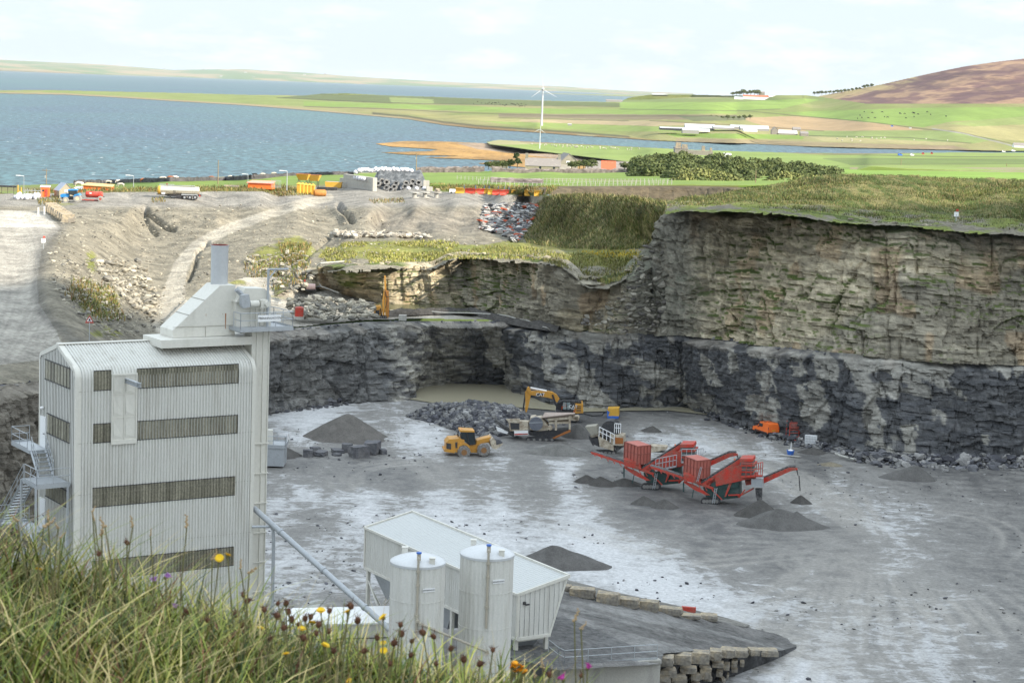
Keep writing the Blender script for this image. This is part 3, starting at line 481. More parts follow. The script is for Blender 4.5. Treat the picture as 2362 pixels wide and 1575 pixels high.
# mud and kelp bars by the far bay
# ---- heather hill
z7=Yl([(1780,256,4600),(1840,258,4300),(1900,256,4000),(2100,250,3600),(2300,245,3500),(2440,244,3500),(1880,222,6200),(1960,209,5400),(2100,180,4800),(2200,158,4600),(2300,142,4500),(2440,126,4450),(2100,225,3900),(2300,190,3950),(1950,235,4400)])
poly7=[(1775,257),(1850,238),(1880,224),(1960,209),(2030,196),(2100,180),(2160,167),(2230,153),(2300,143),(2362,136),(2440,127),(2440,248),(2300,246),(2100,251),(1900,258),(1830,262)]
def c7(px,py,W):
    x,y=W[...,0],W[...,1]; n=fbm((px+py*2.2)*.012,py*.05,s=97); n2=fbm((px+3*py)*.03,py*.18,s=99)
    c=mixc((.13,.075,.07),(.26,.17,.11),ss(.38,.62,n2)); c=mixc(c,(.09,.055,.06),ss(.5,.6,n)*.6*ss(1900,2100,px))
    c=mixc(c,(.33,.27,.12),ss(22,0,pdist(px,py,[(1790,250),(1850,236),(1900,222),(2000,202),(2100,181)]))*ss(.35,.6,n2)*.8)
    return mixc(c,(.06,.08,.03),np.exp(-(pdist(px,py,[(1760,258),(1850,246),(1900,228)])/3)**2)*.8)
patch('heather_hill',poly7,(3,1),z7,'y',M_HEATH,c7,zmin=.5,lam=5e-3)
# ---- far islands along the horizon
def isl(name,wl,sky_,Y,colA,colB,seed):
    xs=np.arange(wl[0][0],wl[-1][0]+1,4.); b0=np.interp(xs,[p[0] for p in wl],[p[1] for p in wl]); t0=np.interp(xs,[p[0] for p in sky_],[p[1] for p in sky_])
    t0=t0+.9*(fbm(xs*.02,xs*0,s=seed)-.5); rows=12; V=[];C=[]
    for i in range(rows+1):
        f_=i/rows; py=b0+(t0-b0)*f_; yy=Y*(1+.5*f_); V.append(D(xs,py,np.full_like(xs,yy)))
        n=ss(.35,.6,vn(xs*.016+i*.3,xs*0+i*.9,s=seed+1))[...,None]; c=tone(np.array(colA)*(1-n)+np.array(colB)*n)
        if i==0: c=c*.25+np.array((.08,.07,.06))
        C.append(c)
    back=V[-1].copy(); back[:,1]*=1.3; back[:,2]-=200; V.append(back); C.append(C[-1])
    V[0][:,2]=0.
    V.insert(0,V[0]-np.array([0,0,30.])); C.insert(0,C[0])
    npmesh(name,np.array(V).reshape(-1,3),gridF(len(V),len(xs)),M_FIELD,np.array(C).reshape(-1,3))
# the island stands far out; its lowest row is at the water
isl('far_island',[(-80,156),(0,160),(200,171),(374,184),(500,190),(640,193),(800,196),(1000,205),(1124,210),(1250,213),(1400,216),(1500,219),(1600,221)],[(-80,135),(0,138),(100,143),(250,150),(400,162),(560,160),(700,168),(860,180),(1060,191),(1300,200),(1450,210),(1600,216)],36000,(.36,.27,.13),(.10,.20,.05),201)
isl('low_island',[(1180,214),(1300,217),(1430,222),(1560,225)],[(1180,213),(1300,214.5),(1430,218),(1560,221.5)],20000,(.28,.30,.10),(.18,.24,.09),205)
isl('sand_bar',[(-80,181),(100,188),(160,190)],[(-80,179),(100,187),(160,189.6)],10500,(.5,.4,.28),(.45,.36,.24),207)
# ---- sea
M_SEA,t,b=newmat('sea_water'); Lk=t.links
tc=nd(t,'TexCoord'); mp=nd(t,'Mapping'); mp.inputs['Scale'].default_value=(1,.42,1); mp.inputs['Rotation'].default_value=(0,0,R(12)); Lk.new(tc.outputs['Object'],mp.inputs[0])
nA=nd(t,'TexNoise',i_Scale=.002,i_Detail=6.,i_Roughness=.6); Lk.new(mp.outputs[0],nA.inputs['Vector'])
rA=nd(t,'ValToRGB'); rA.color_ramp.elements[0].position=.35; rA.color_ramp.elements[0].color=(.045,.08,.115,1); rA.color_ramp.elements[1].position=.65; rA.color_ramp.elements[1].color=(.05,.112,.115,1); Lk.new(nA.outputs['Fac'],rA.inputs[0])
nW=nd(t,'TexNoise',i_Scale=.17,i_Detail=7.,i_Roughness=.62,i_Distortion=.4); Lk.new(mp.outputs[0],nW.inputs['Vector'])
nV=nd(t,'TexNoise',i_Scale=.035,i_Detail=8.,i_Roughness=.6,i_Distortion=.6); Lk.new(mp.outputs[0],nV.inputs['Vector'])
mrw=nd(t,'MapRange',i_From_Min=.38,i_From_Max=.64,i_To_Min=.45,i_To_Max=1.6); Lk.new(nW.outputs['Fac'],mrw.inputs[0])
vs=nd(t,'VectorMath',operation='SCALE'); Lk.new(rA.outputs[0],vs.inputs[0]); Lk.new(mrw.outputs[0],vs.inputs['Scale'])
cap=nd(t,'TexVoronoi',i_Scale=.09); Lk.new(mp.outputs[0],cap.inputs['Vector'])
c1_=nd(t,'MapRange',i_From_Min=.12,i_From_Max=.06,i_To_Min=0,i_To_Max=1); Lk.new(cap.outputs['Distance'],c1_.inputs[0])
nC=nd(t,'TexNoise',i_Scale=.4,i_Detail=3.); Lk.new(mp.outputs[0],nC.inputs['Vector']); c2_=nd(t,'MapRange',i_From_Min=.48,i_From_Max=.56,i_To_Min=0,i_To_Max=1); Lk.new(nC.outputs['Fac'],c2_.inputs[0])
mc=nd(t,'Math',operation='MULTIPLY'); Lk.new(c1_.outputs[0],mc.inputs[0]); Lk.new(c2_.outputs[0],mc.inputs[1])
mxs=nd(t,'Mix',data_type='RGBA'); mxs.inputs['B'].default_value=(.75,.77,.78,1); Lk.new(vs.outputs[0],mxs.inputs['A']); Lk.new(mc.outputs[0],mxs.inputs['Factor'])
Lk.new(mxs.outputs['Result'],b.inputs['Base Color']); b.inputs['Roughness'].default_value=.45; b.inputs['Specular IOR Level'].default_value=.2
adb=nd(t,'Math',operation='ADD'); Lk.new(nW.outputs['Fac'],adb.inputs[0]); Lk.new(nV.outputs['Fac'],adb.inputs[1])
bp=nd(t,'Bump',i_Strength=.9,i_Distance=1.6); Lk.new(adb.outputs[0],bp.inputs['Height']); Lk.new(bp.outputs[0],b.inputs['Normal'])
yy=np.array([480,800,1200,1800,2600,4000,7000,12000,25000,60000.]); xx=np.linspace(-1,1,9)
Vs=np.array([[x_*max(900,y_*.55)*1.5,y_,0] for y_ in yy for x_ in xx]); npmesh('sea',Vs,gridF(len(yy),9),M_SEA)
# base land under everything, down to the waterline
def slab(name,pts,m,c): npmesh(name,np.array(pts,float),[list(range(len(pts)))],m,np.array([c]*len(pts)))
V=[];xs=np.linspace(-320,500,42); prof=[(300,18.),(330,20),(420,25),(470,24),(560,20),(700,12),(860,8),(950,-1.5)]
for y_,z_ in prof:
    for x_ in xs: V.append((x_*(.55+y_/600.),y_,z_-(9 if (y_<440 and abs(x_)<110) else 0)-2))
npmesh('coastal_slope',np.array(V),gridF(len(prof),len(xs)),M_GRASSG,np.array([(.12,.18,.05)]*len(V)))
# ---- ponds
def pond(name,poly,z,c):
    P=np.array([G(a,b_,z) for a,b_ in poly]); m,t,b=newmat(name+'_water'); b.inputs['Base Color'].default_value=(*c,1); b.inputs['Roughness'].default_value=.2; b.inputs['Specular IOR Level'].default_value=.1
    tc=nd(t,'TexCoord'); n=nd(t,'TexNoise',i_Scale=1.6,i_Detail=3.); t.links.new(tc.outputs['Object'],n.inputs['Vector']); bp=nd(t,'Bump',i_Strength=.18,i_Distance=.05); t.links.new(n.outputs['Fac'],bp.inputs['Height']); t.links.new(bp.outputs[0],b.inputs['Normal'])
    npmesh(name,P,[list(range(len(P)))],m)
pond('pond',[(905,880),(1000,872),(1200,876),(1240,915),(1330,925),(1450,930),(1580,932),(1660,945),(1690,965),(1640,957),(1540,946),(1440,947),(1330,950),(1180,938),(1000,929),(930,918),(918,900)],12.12,(.33,.30,.215))
pond('upper_pool',[(855,705),(890,693),(1040,696),(1110,722),(1090,724),(1000,716),(890,716)],22.55,(.10,.10,.055))
# ---- unseen cloud added towards the sun, outlined to shade the near half of the pit
M_CLOUD,t,b=newmat('cloud_white'); b.inputs['Base Color'].default_value=(.9,.9,.9,1); b.inputs['Roughness'].default_value=1
def shade_cloud(name,poly,zg,alt,thick=70,seed=1,st=12.):
    P=np.array(poly,float); off=np.array([SD.x,SD.y])/SD.z*(alt-zg); x0,y0=P.min(0)-30; x1,y1=P.max(0)+30
    xs=np.arange(x0,x1,st); ys=np.arange(y0,y1,st); X,Y=np.meshgrid(xs,ys)
    jx=X+24*(fbm(X*.03,Y*.03,s=seed)-.5); jy=Y+16*(fbm(X*.03,Y*.03,s=seed+3)-.5); ins=inpoly(jx,jy,poly)
    dist=pdist(jx,jy,[tuple(p) for p in P]+[tuple(P[0])]); h=np.where(ins,np.sqrt(np.clip(dist,0,80)/80),0)
    n=fbm(X*.02,Y*.02,s=seed+5); top=alt+thick*h*(.5+n); bot=alt-thick*.15*h
    V=np.concatenate([np.stack([X+off[0],Y+off[1],bot],-1).reshape(-1,3),np.stack([X+off[0],Y+off[1],top],-1).reshape(-1,3)]); ms=(ins[:-1,:-1]|ins[1:,1:]|ins[1:,:-1]|ins[:-1,1:])
    F=gridF(len(ys),len(xs),ms); npmesh(name,V,np.concatenate([F,F[:,::-1]+X.size]),M_CLOUD)
shade_cloud('shade_cloud',[(-260,-120),(420,-120),(420,350),(150,335),(85,312),(60,298),(42,292),(25,286),(12,276),(2,268),(-6,258),(-20,252),(-45,244),(-70,232),(-260,225)],22,430)

hm,ht,hb__=newmat('haze_air'); ht.nodes.remove(hb__); pv=nd(ht,'VolumePrincipled'); pv.inputs['Color'].default_value=(.86,.92,1,1); pv.inputs['Density'].default_value=1.0e-5; pv.inputs['Anisotropy'].default_value=.2; ht.links.new(pv.outputs[0],ht.nodes['Material Output'].inputs['Volume'])
x0,x1,y0,y1,zz0,zz1=-41000,41000,-900,61000,-60,330
V=[(x,y,z) for x in (x0,x1) for y in (y0,y1) for z in (zz0,zz1)]; npmesh('haze',V,[(0,1,3,2),(4,6,7,5),(0,4,5,1),(2,3,7,6),(0,2,6,4),(1,5,7,3)],hm,kind='stuff',smooth=False)
# ================================================================ object building kit
class MB:
    def __init__(s): s.v=[]; s.f=[]
    def add(s,V,F):
        n=len(s.v); s.v+= [tuple(p) for p in V]; s.f+=[tuple(i+n for i in f) for f in F]; return s
    def box(s,c,d,rz=0,ry=0,rx=0):
        M=Matrix.Rotation(rz,3,'Z')@Matrix.Rotation(ry,3,'Y')@Matrix.Rotation(rx,3,'X'); c=Vector(c)
        V=[c+M@Vector((d[0]/2*i,d[1]/2*j,d[2]/2*k)) for i in (-1,1) for j in (-1,1) for k in (-1,1)]
        return s.add(V,[(0,1,3,2),(4,6,7,5),(0,4,5,1),(2,3,7,6),(0,2,6,4),(1,5,7,3)])
    def ext(s,P,vec):
        n=len(P); vec=Vector(vec); V=[Vector(p) for p in P]+[Vector(p)+vec for p in P]
        return s.add(V,[tuple(range(n))[::-1],tuple(range(n,2*n))]+[(i,(i+1)%n,n+(i+1)%n,n+i) for i in range(n)])
    def cyl(s,a,b,r0,r1=None,n=10,caps=True):
        a,b=Vector(a),Vector(b); r1=r0 if r1 is None else r1; d=(b-a)
        if d.length<1e-6: return s
        q=d.to_track_quat('Z','Y'); V=[]
        for p,r in ((a,r0),(b,r1)):
            for i in range(n): V.append(p+q@Vector((r*math.cos(2*math.pi*i/n),r*math.sin(2*math.pi*i/n),0)))
        F=[(i,(i+1)%n,n+(i+1)%n,n+i) for i in range(n)]
        if caps: F+=[tuple(range(n))[::-1],tuple(range(n,2*n))]
        return s.add(V,F)
    def tube(s,P,r,n=6):
        for a,b in zip(P[:-1],P[1:]): s.cyl(a,b,r,n=n)
        return s
    def lathe(s,prof,c=(0,0,0),n=24,ax='Z'):
        V=[];c=Vector(c); m=len(prof)
        for r,z in prof:
            for i in range(n):
                a=2*math.pi*i/n; p=(r*math.cos(a),r*math.sin(a),z)
                if ax=='Y': p=(p[0],p[2],p[1])
                if ax=='X': p=(p[2],p[0],p[1])
                V.append(c+Vector(p))
        F=[(k*n+i,k*n+(i+1)%n,(k+1)*n+(i+1)%n,(k+1)*n+i) for k in range(m-1) for i in range(n)]
        return s.add(V,F+[tuple(range(n))[::-1],tuple(range((m-1)*n,m*n))])
    def ball(s,c,r,n=10,m=6,sq=(1,1,1)):
        V=[];c=Vector(c)
        for j in range(m+1):
            t=math.pi*j/m
            for i in range(n): a=2*math.pi*i/n; V.append(c+Vector((r*sq[0]*math.sin(t)*math.cos(a),r*sq[1]*math.sin(t)*math.sin(a),r*sq[2]*math.cos(t))))
        return s.add(V,[(j*n+i,(j+1)*n+i,(j+1)*n+(i+1)%n,j*n+(i+1)%n) for j in range(m) for i in range(n)])
    def mesh(s,name,mat,smooth=False):
        me=bpy.data.meshes.new(name); me.from_pydata(s.v,[],s.f)
        import bmesh
        b=bmesh.new(); b.from_mesh(me); bmesh.ops.recalc_face_normals(b,faces=b.faces); b.to_mesh(me); b.free()
        if smooth: me.polygons.foreach_set('use_smooth',[True]*len(me.polygons)); 
        if smooth=='auto': me.set_sharp_from_angle(angle=R(35))
        me.materials.append(mat); return me
    def build(s,name,mat,parent=None,label=None,smooth=False):
        o=bpy.data.objects.new(name,s.mesh(name,mat,smooth)); sc.collection.objects.link(o)
        if parent: o.parent=parent
        if label: o['label']=label
        return o
def thing(name,label,cat,loc=(0,0,0),rz=0,group=None):
    o=bpy.data.objects.new(name,None); sc.collection.objects.link(o); o.location=loc; o.rotation_euler=(0,0,rz); o.empty_display_size=.5
    return tag(o,label,cat,group)
def link(name,me,parent=None,loc=(0,0,0),rz=0,label=None,cat=None,group=None,scale=None):
    o=bpy.data.objects.new(name,me); sc.collection.objects.link(o); o.location=loc; o.rotation_euler=(0,0,rz)
    if parent: o.parent=parent
    if scale: o.scale=scale
    return tag(o,label,cat,group)
def copytree(o,parent=None,**k):
    c=o.copy(); sc.collection.objects.link(c); c.parent=parent
    for ch in list(o.children): copytree(ch,c)
    return c
def children_of(o): return o.children
class Rig:                     # a thing measured in the photograph on a vertical plane of its own: origin on the ground, yaw
    def __init__(s,name,label,cat,zm,x,y,z0,yaw,group=None):
        s.zm=zm; s.z0=z0; px,py=s.px(x,y); s.o=g(px,py,z0); s.yaw=R(yaw); s.e=np.array([math.cos(s.yaw),math.sin(s.yaw),0]); s.n=np.array([-math.sin(s.yaw),math.cos(s.yaw),0])
        s.root=thing(name,label,cat,s.o,s.yaw,group); s.mb=None
    def px(s,x,y): return s.zm[0]+x/s.zm[2], s.zm[1]+y/s.zm[2]
    def P(s,x,y,v=0):
        px,py=s.px(x,y); d=rays(px,py); o=np.array(s.o)+s.n*v; t=((o-C0)@s.n)/(d@s.n); p=C0+t*d-np.array(s.o)
        return Vector((p@s.e,v,p[2]))
    def m(s,n): return n/s.zm[2]*s.o.y/FPX          # zoomed pixels to metres
    def begin(s): s.mb=MB(); return s
    def pr(s,pts,v0,v1): s.mb.ext([s.P(x,y,v0) for x,y in pts],(0,v1-v0,0)); return s
    def bar(s,a,b,r,v=0,v2=None,n=6): s.mb.cyl(s.P(*a,v),s.P(*b,v if v2 is None else v2),r,n=n); return s
    def bars(s,pts,r,v=0):
        for a,b in zip(pts[:-1],pts[1:]): s.bar(a,b,r,v)
        return s
    def disc(s,c,rr,v0,v1,n=18): p=s.P(*c,v0); s.mb.cyl(p,p+Vector((0,v1-v0,0)),rr,n=n); return s
    def bx(s,c,v,d,**k): s.mb.box(s.P(*c,v),d,**k); return s
    def rail(s,pts,v,h=1.05,r=.035,posts=6):
        Q=[s.P(x,y,v) for x,y in pts]
        for k in (h,h*.55): s.mb.tube([q+Vector((0,0,k)) for q in Q],r,5)
        for a,b in zip(Q[:-1],Q[1:]):
            for i in range(posts+1): q=a.lerp(b,i/posts); s.mb.cyl(q,q+Vector((0,0,h)),r,n=5)
        return s
    def end(s,name,mat,label=None,smooth=False,parent=None): return s.mb.build(name,mat,parent or s.root,label,smooth)
def text_part(txt,size,mat,parent,M,name='lettering',ext=.004):
    c=bpy.data.curves.new('t','FONT'); c.body=txt; c.size=size; c.extrude=ext; c.align_x='CENTER'; c.align_y='CENTER'
    o=bpy.data.objects.new('t',c); sc.collection.objects.link(o); dg=bpy.context.evaluated_depsgraph_get(); me=bpy.data.meshes.new_from_object(o.evaluated_get(dg)); me.name=name
    bpy.data.objects.remove(o); me.materials.clear(); me.materials.append(mat); t_=bpy.data.objects.new(name,me); sc.collection.objects.link(t_); t_.parent=parent; t_.matrix_local=M; return t_
# paints
P_CLAD=paint('cladding_grey',(.60,.59,.55),.45,0,.05,1.2,dirt=(.42,.40,.35),dirtamt=.35,streak=True)
P_CLAD2=paint('panel_grey',(.63,.61,.55),.5,0,.04,.8,dirt=(.40,.38,.32),dirtamt=.2,streak=True)
P_WHITE=paint('white_paint',(.78,.78,.78),.4,0,.04,1.5,dirt=(.5,.48,.45),dirtamt=.1)
P_WIN=paint('translucent_sheet',(.30,.28,.215),.35,0,.3,1.1,dirt=(.15,.14,.105),dirtamt=.7,streak=True)
P_GALV=paint('galvanised_steel',(.40,.42,.44),.45,.3,.12,3,dirt=(.26,.27,.28),dirtamt=.3)
P_DARK=paint('dark_steel',(.05,.05,.055),.5,.3,.2,3,dirt=(.12,.11,.10),dirtamt=.4)
P_RUST=paint('rust',(.35,.13,.04),.9,0,.3,6)
P_RED=paint('red_machine_paint',(.50,.04,.025),.5,0,.15,1.2,dirt=(.24,.11,.08),dirtamt=.6)
P_REDD=paint('faded_red_box',(.42,.13,.10),.6,0,.08,.8,dirt=(.30,.10,.08),dirtamt=.3)
P_YEL=paint('yellow_machine_paint',(.55,.27,.045),.42,0,.12,1.5,dirt=(.33,.20,.09),dirtamt=.35)
P_YELP=paint('yellow_paint',(.62,.35,.05),.5,0,.12,1.5,dirt=(.4,.24,.06),dirtamt=.3)
P_ORG=paint('orange_paint',(.80,.16,.03),.45,0,.06,1.5,dirt=(.5,.13,.05),dirtamt=.2)
P_CREAM=paint('cream_crusher_paint',(.52,.46,.36),.6,0,.2,1.4,dirt=(.22,.16,.11),dirtamt=.6)
P_TYRE=paint('dusty_tyre',(.12,.115,.11),.9,0,.2,4,dirt=(.28,.26,.24),dirtamt=.7)
P_BLK=paint('black_rubber',(.025,.025,.027),.7,0,.2,4,dirt=(.10,.10,.10),dirtamt=.4)
P_GLASS=paint('dark_glass',(.02,.03,.035),.08,0,.05,1,dirtamt=0,spec=.6)
P_CONC=paint('concrete',(.40,.385,.35),.9,0,.1,1.2,dirt=(.26,.25,.23),dirtamt=.4,bump=.3,streak=True)
P_BLUE=paint('blue_paint',(.04,.14,.50),.45,0,.1,1.5,dirt=(.1,.14,.25),dirtamt=.3)
P_STONE=paint('boulder_stone',(.42,.34,.225),.95,0,.25,.8,dirt=(.22,.20,.17),dirtamt=.8,bump=.8)
P_SLATE=paint('dark_boulder_stone',(.10,.10,.11),.95,0,.22,.8,dirt=(.17,.165,.165),dirtamt=.6,bump=.8)
# ================================================================ mixing tower
BE=np.array([math.cos(.58),math.sin(.58),0]); BG=np.array([-math.sin(.58),math.cos(.58),0]); B0=np.array([-28.05,127.28,12.]); BL=12.72; BW=6.8; ZE=26.1; ZR=27.08
tower=thing('asphalt_mixing_tower','tall grey ribbed metal tower building with four dusty window bands and a round stack','industrial building',B0,.58)
def hitb(px,py,b=0.):
    o=B0+BG*b; d=rays(px,py); t=((o-C0)@BG)/(d@BG); p=C0+t*d-B0; return p@BE,p[2]
def hita(px,py,a=0.):
    o=B0+BE*a; d=rays(px,py); t=((o-C0)@BE)/(d@BE); p=C0+t*d-B0; return p@BG,p[2]
def ribbed(path,x0,x1,pitch,dep,horizontal_normal=None,axis='x'):
    """trapezoid-ribbed sheet swept along path [(b,z)], ribs side by side along the length"""
    prof=[];x=x0
    while x<x1-1e-6:
        for f_,h in ((0,0),(.38,0),(.5,dep),(.88,dep)): prof.append((min(x+f_*pitch,x1),h))
        x+=pitch
    prof.append((x1,0)); V=[];F=[]; m=len(path)
    for k,(b,z) in enumerate(path):
        p0=path[max(k-1,0)]; p1=path[min(k+1,m-1)]; db,dz=p1[0]-p0[0],p1[1]-p0[1]; l=math.hypot(db,dz); nb,nz=-dz/l,db/l
        for x_,h in prof:
            V.append((x_,b+nb*h,z+nz*h) if axis=='x' else (-h if True else 0,x_,z))
    n=len(prof)
    for k in range(m-1):
        for i in range(n-1): F.append((k*n+i,k*n+i+1,(k+1)*n+i+1,(k+1)*n+i))
    return V,F
sl_=(ZR-ZE)/(BW/2); rr=.85
def eave(sgn):
    pts=[(0,0),(0,ZE-rr-.1)]; ang=math.pi/2-math.atan(sl_)
    for i in range(1,7):
        a=ang*i/6; pts.append((rr*(1-math.cos(a)),ZE-rr-.1+rr*math.sin(a)))
    pts.append((BW/2,ZR)); 
    if sgn<0:
        pts=[(0,0),(0,ZE-.35),(.10,ZE-.1),(.35,ZE+.05),(BW/2,ZR)]
    return pts if sgn>0 else [(BW-b,z) for b,z in pts][::-1]
mb=MB(); mb.add(*ribbed(eave(1),0.3,BL-.25,.213,.075)); mb.build('front_cladding',P_CLAD,tower)
mb=MB(); mb.add(*ribbed(eave(-1),0,BL,.425,.05)); mb.build('rear_cladding',P_CLAD,tower)
# gable end with vertical ribs
mb=MB()
for a_,sg in ((0,-1),(BL,1)):
    nb=48
    for i in range(nb):
        b0,b1=BW*i/nb,BW*(i+1)/nb
        zt=lambda b: min(ZE-rr*.2+min(b,BW-b)*sl_,ZE-rr-.1+math.sqrt(max(0,rr*rr-max(0,rr-min(b,BW-b))**2))) if min(b,BW-b)<rr*.8 else ZE+min(b,BW-b)*sl_-.12
        h=.03*sg*(i%2); mb.add([(a_+h,b0,0),(a_+h,b1,0),(a_+h,b1,zt(b1)),(a_+h,b0,zt(b0))],[(0,1,2,3)])
mb.build('gable_wall',P_CLAD,tower)
mb=MB()
for a_ in (-.06,BL+.06):
    P=[(a_,b,z+.03) for b,z in eave(1)]+[(a_,b,z+.03) for b,z in eave(-1)][1:]
    for p,q in zip(P[:-1],P[1:]):
        p,q=Vector(p),Vector(q); d=(q-p).normalized(); c=(p+q)/2; nrm=Vector((0,-d.z,d.y)); w_=.38 if a_<0 else .3
        s_=1 if a_<0 else -1
        mb.add([p+Vector((0,0,0))-nrm*-.02,q+nrm*.02,q+nrm*.02+Vector((s_*w_,0,0)),p+nrm*.02+Vector((s_*w_,0,0)),p-nrm*.25,q-nrm*.25],[(0,1,2,3),(0,1,5,4)])
mb.build('corner_trim',P_CLAD2,tower)
mb=MB(); mb.box((BL/2,BW/2,ZR+.04),(BL+.1,.5,.05)); mb.build('ridge_cap',P_CLAD2,tower)
for z_ in (3.6,7.2,10.6,14.0,17.6,21.,24.4): MB().box((BL/2,-.052,z_),(BL-.3,.012,.022)).build('sheet_joint',paint('joint',(.33,.31,.26),.7),tower)
# window bands of ribbed translucent sheet
def band(a0,a1,z0,z1,name='window_band'):
    V,F=ribbed([(-.012,z0),(-.012,z1)],a0,a1,.213,.075); 
    off=(a0-.3)%.213; MB().add(V,F).build(name,P_WIN,tower)
    [MB().box(((a0+a1)/2,-.05,z_),(a1-a0,.06,.05)).build('window_flashing',P_DARK,tower) for z_ in (z1+.02,z0-.02)]
aL_,_=hitb(219,880); aR_,_=hitb(549,870); dL,_=hitb(253,880); dR,_=hitb(313,870)
dpl,dpr=hitb(256,1000)[0],hitb(312,1000)[0]
zs=[(hitb(380,py0)[1],hitb(380,py1)[1]) for py0,py1 in ((891,848),(1009,968),(1154,1112),(1319,1277))]
for i,(z0_,z1_) in enumerate(zs):
    if i<2: band(.3+.213*round((aL_-.3)/.213),dpl-.05,z0_,z1_); band(dpr+.06,aR_,z0_,z1_)
    else: band(.3+.213*round((aL_-.3)/.213),aR_-.1,z0_,z1_)
# hoist door
zt_=hitb(285,861)[1]; zb_=hitb(285,1022)[1]; ac=(dpl+dpr)/2; dw=dpr-dpl
mb=MB(); mb.box((ac,-.06,(zt_+zb_)/2),(dw,.10,zt_-zb_)); d_=mb.build('hoist_door',P_CLAD2,tower)
mb=MB()
for x_ in (-dw/2,0,dw/2): mb.box((ac+x_,-.14,(zt_+zb_)/2),(.10 if x_ else .05,.07,zt_-zb_))
mb.box((ac,-.14,zb_+.12),(dw+.1,.08,.28)); mb.box((ac,-.14,zt_-.05),(dw+.1,.1,.12))
for k in (1,2): mb.box((ac,-.125,zb_+.2+(zt_-zb_)*k/3),(dw,.03,.035))
mb.build('door_frame',P_CLAD2,d_)
mb=MB()
for k in range(3):
    for s_ in (-1,1):
        zz=zb_+.3+(zt_-zb_-.2)*(k+.5)/3; hh=(zt_-zb_)/3-.25
        mb.add([(ac+s_*dw/4-dw*.2,-.125,zz+hh/2),(ac+s_*dw/4+dw*.2,-.125,zz-hh/2),(ac+s_*dw/4-dw*.2,-.125,zz-hh/2),(ac+s_*dw/4-dw*.17,-.16,zz-hh*.3)],[(0,1,3),(1,2,3),(2,0,3)])
mb.build('door_crease',P_CLAD2,d_)
mb=MB(); zb2=hitb(283,868)[1]
for dz in (-.13,.13): mb.box((ac+.1,-1.2,zb2-.25+dz),(.22,2.6,.04))
mb.box((ac+.1,-1.2,zb2-.25),(.04,2.6,.26)); mb.box((ac+.1,-2.2,zb2-.25),(.3,.12,.3)); mb.build('hoist_beam',P_GALV,tower)
# gable windows, doors, lamp
def gb(px,py): return hita(px,py,-.05)
for (x0,y0),(x1,y1),(x2,y2),(x3,y3) in (((104,829),(161,851),(161,895),(104,872)),((109,955),(160,975),(160,1019),(109,998)),((105,1113),(158,1128),(158,1164),(105,1148))):
    q=[gb(x0,y0),gb(x1,y1),gb(x2,y2),gb(x3,y3)]; b0=(q[0][0]+q[3][0])/2; b1=(q[1][0]+q[2][0])/2; z1_=(q[0][1]+q[1][1])/2; z0_=(q[2][1]+q[3][1])/2
    mb=MB(); n=16
    for i in range(n):
        ba,bb=b0+(b1-b0)*i/n,b0+(b1-b0)*(i+1)/n; h=-.05-.03*(i%2); mb.add([(h,ba,z0_),(h,bb,z0_),(h,bb,z1_),(h,ba,z1_)],[(0,1,2,3)])
    mb.build('side_window',P_WIN,tower); [MB().box((-.06,(b0+b1)/2,z_),(.08,abs(b0-b1),.06)).build('window_flashing',P_DARK,tower) for z_ in (z1_+.03,z0_-.03)]
bd0,zd1=gb(93,951); bd1,zd0=gb(107,1040); 
for dz in (0,-5.6):
    mb=MB(); mb.box((-.06,(bd0+bd1)/2,zd1-1.15+dz-.1),(.08,1.0,2.15)); d_=mb.build('door',P_WHITE,tower); MB().box((-.14,(bd0+bd1)/2-.3,zd1-1.3+dz),(.06,.16,.05)).build('handle',P_DARK,d_)
mb=MB(); b_,z_=gb(100,940); mb.ball((-.15,b_,z_),.14,8,6,(1,1.3,.7)); mb.build('wall_lamp',P_WHITE,tower,smooth=True)
# ---- roof housing with the sloping hood
bf=1.9; bw=2.15
def hb(x,y,b=bf): return hitb(340+x/5.88,550+y/5.88,b)
P=[hb(345,1350),hb(345,1245),hb(985,642),hb(1198,632),hb(1192,1310)]
P[0]=(P[1][0],P[0][1]); P[4]=(P[3][0],P[4][1])
MB().ext([(a,bf,z) for a,z in P],(0,bw,0)).build('hood',P_CLAD2,tower,smooth=False)
a0=P[0][0]; a1=P[4][0]; zb3=(P[0][1]+P[4][1])/2
mb=MB(); mb.box(((a0+a1)/2-.1,bf+bw/2-.3,zb3-.30),(a1-a0+2.1,bw+1.,.55)); mb.build('roof_curb',P_CLAD2,tower)
mb=MB()
for a_ in (a0+(a1-a0)*.52,): mb.box((a_,bf-.015,P[0][1]+.35),(.03,.03,.75))
mb.box(((a0+a1)/2,bf-.015,P[0][1]+.72),(a1-a0,.03,.03))
for k in (1,2):
    f_=k/3; aa=P[1][0]+(P[2][0]-P[1][0])*f_; zz=P[1][1]+(P[2][1]-P[1][1])*f_; mb.box((aa,bf+bw/2,zz+.015),(.04,bw,.04))
mb.build('panel_joint',paint('joint',(.33,.31,.26),.7),tower)
for x,y0,y1,w_ in ((1062,1015,1225,.09),(795,1022,1060,.035),(1020,1018,1035,.03)):
    a_,z0_=hb(x,y0); _,z1_=hb(x,y1); n=5
    mb=MB(); mb.add([(a_-w_/2,bf-.008,z0_),(a_+w_/2,bf-.008,z0_),(a_+w_*.2,bf-.008,z1_),(a_-w_*.2,bf-.008,z1_)],[(0,1,2,3)]); mb.build('rust_stain',P_RUST,tower)
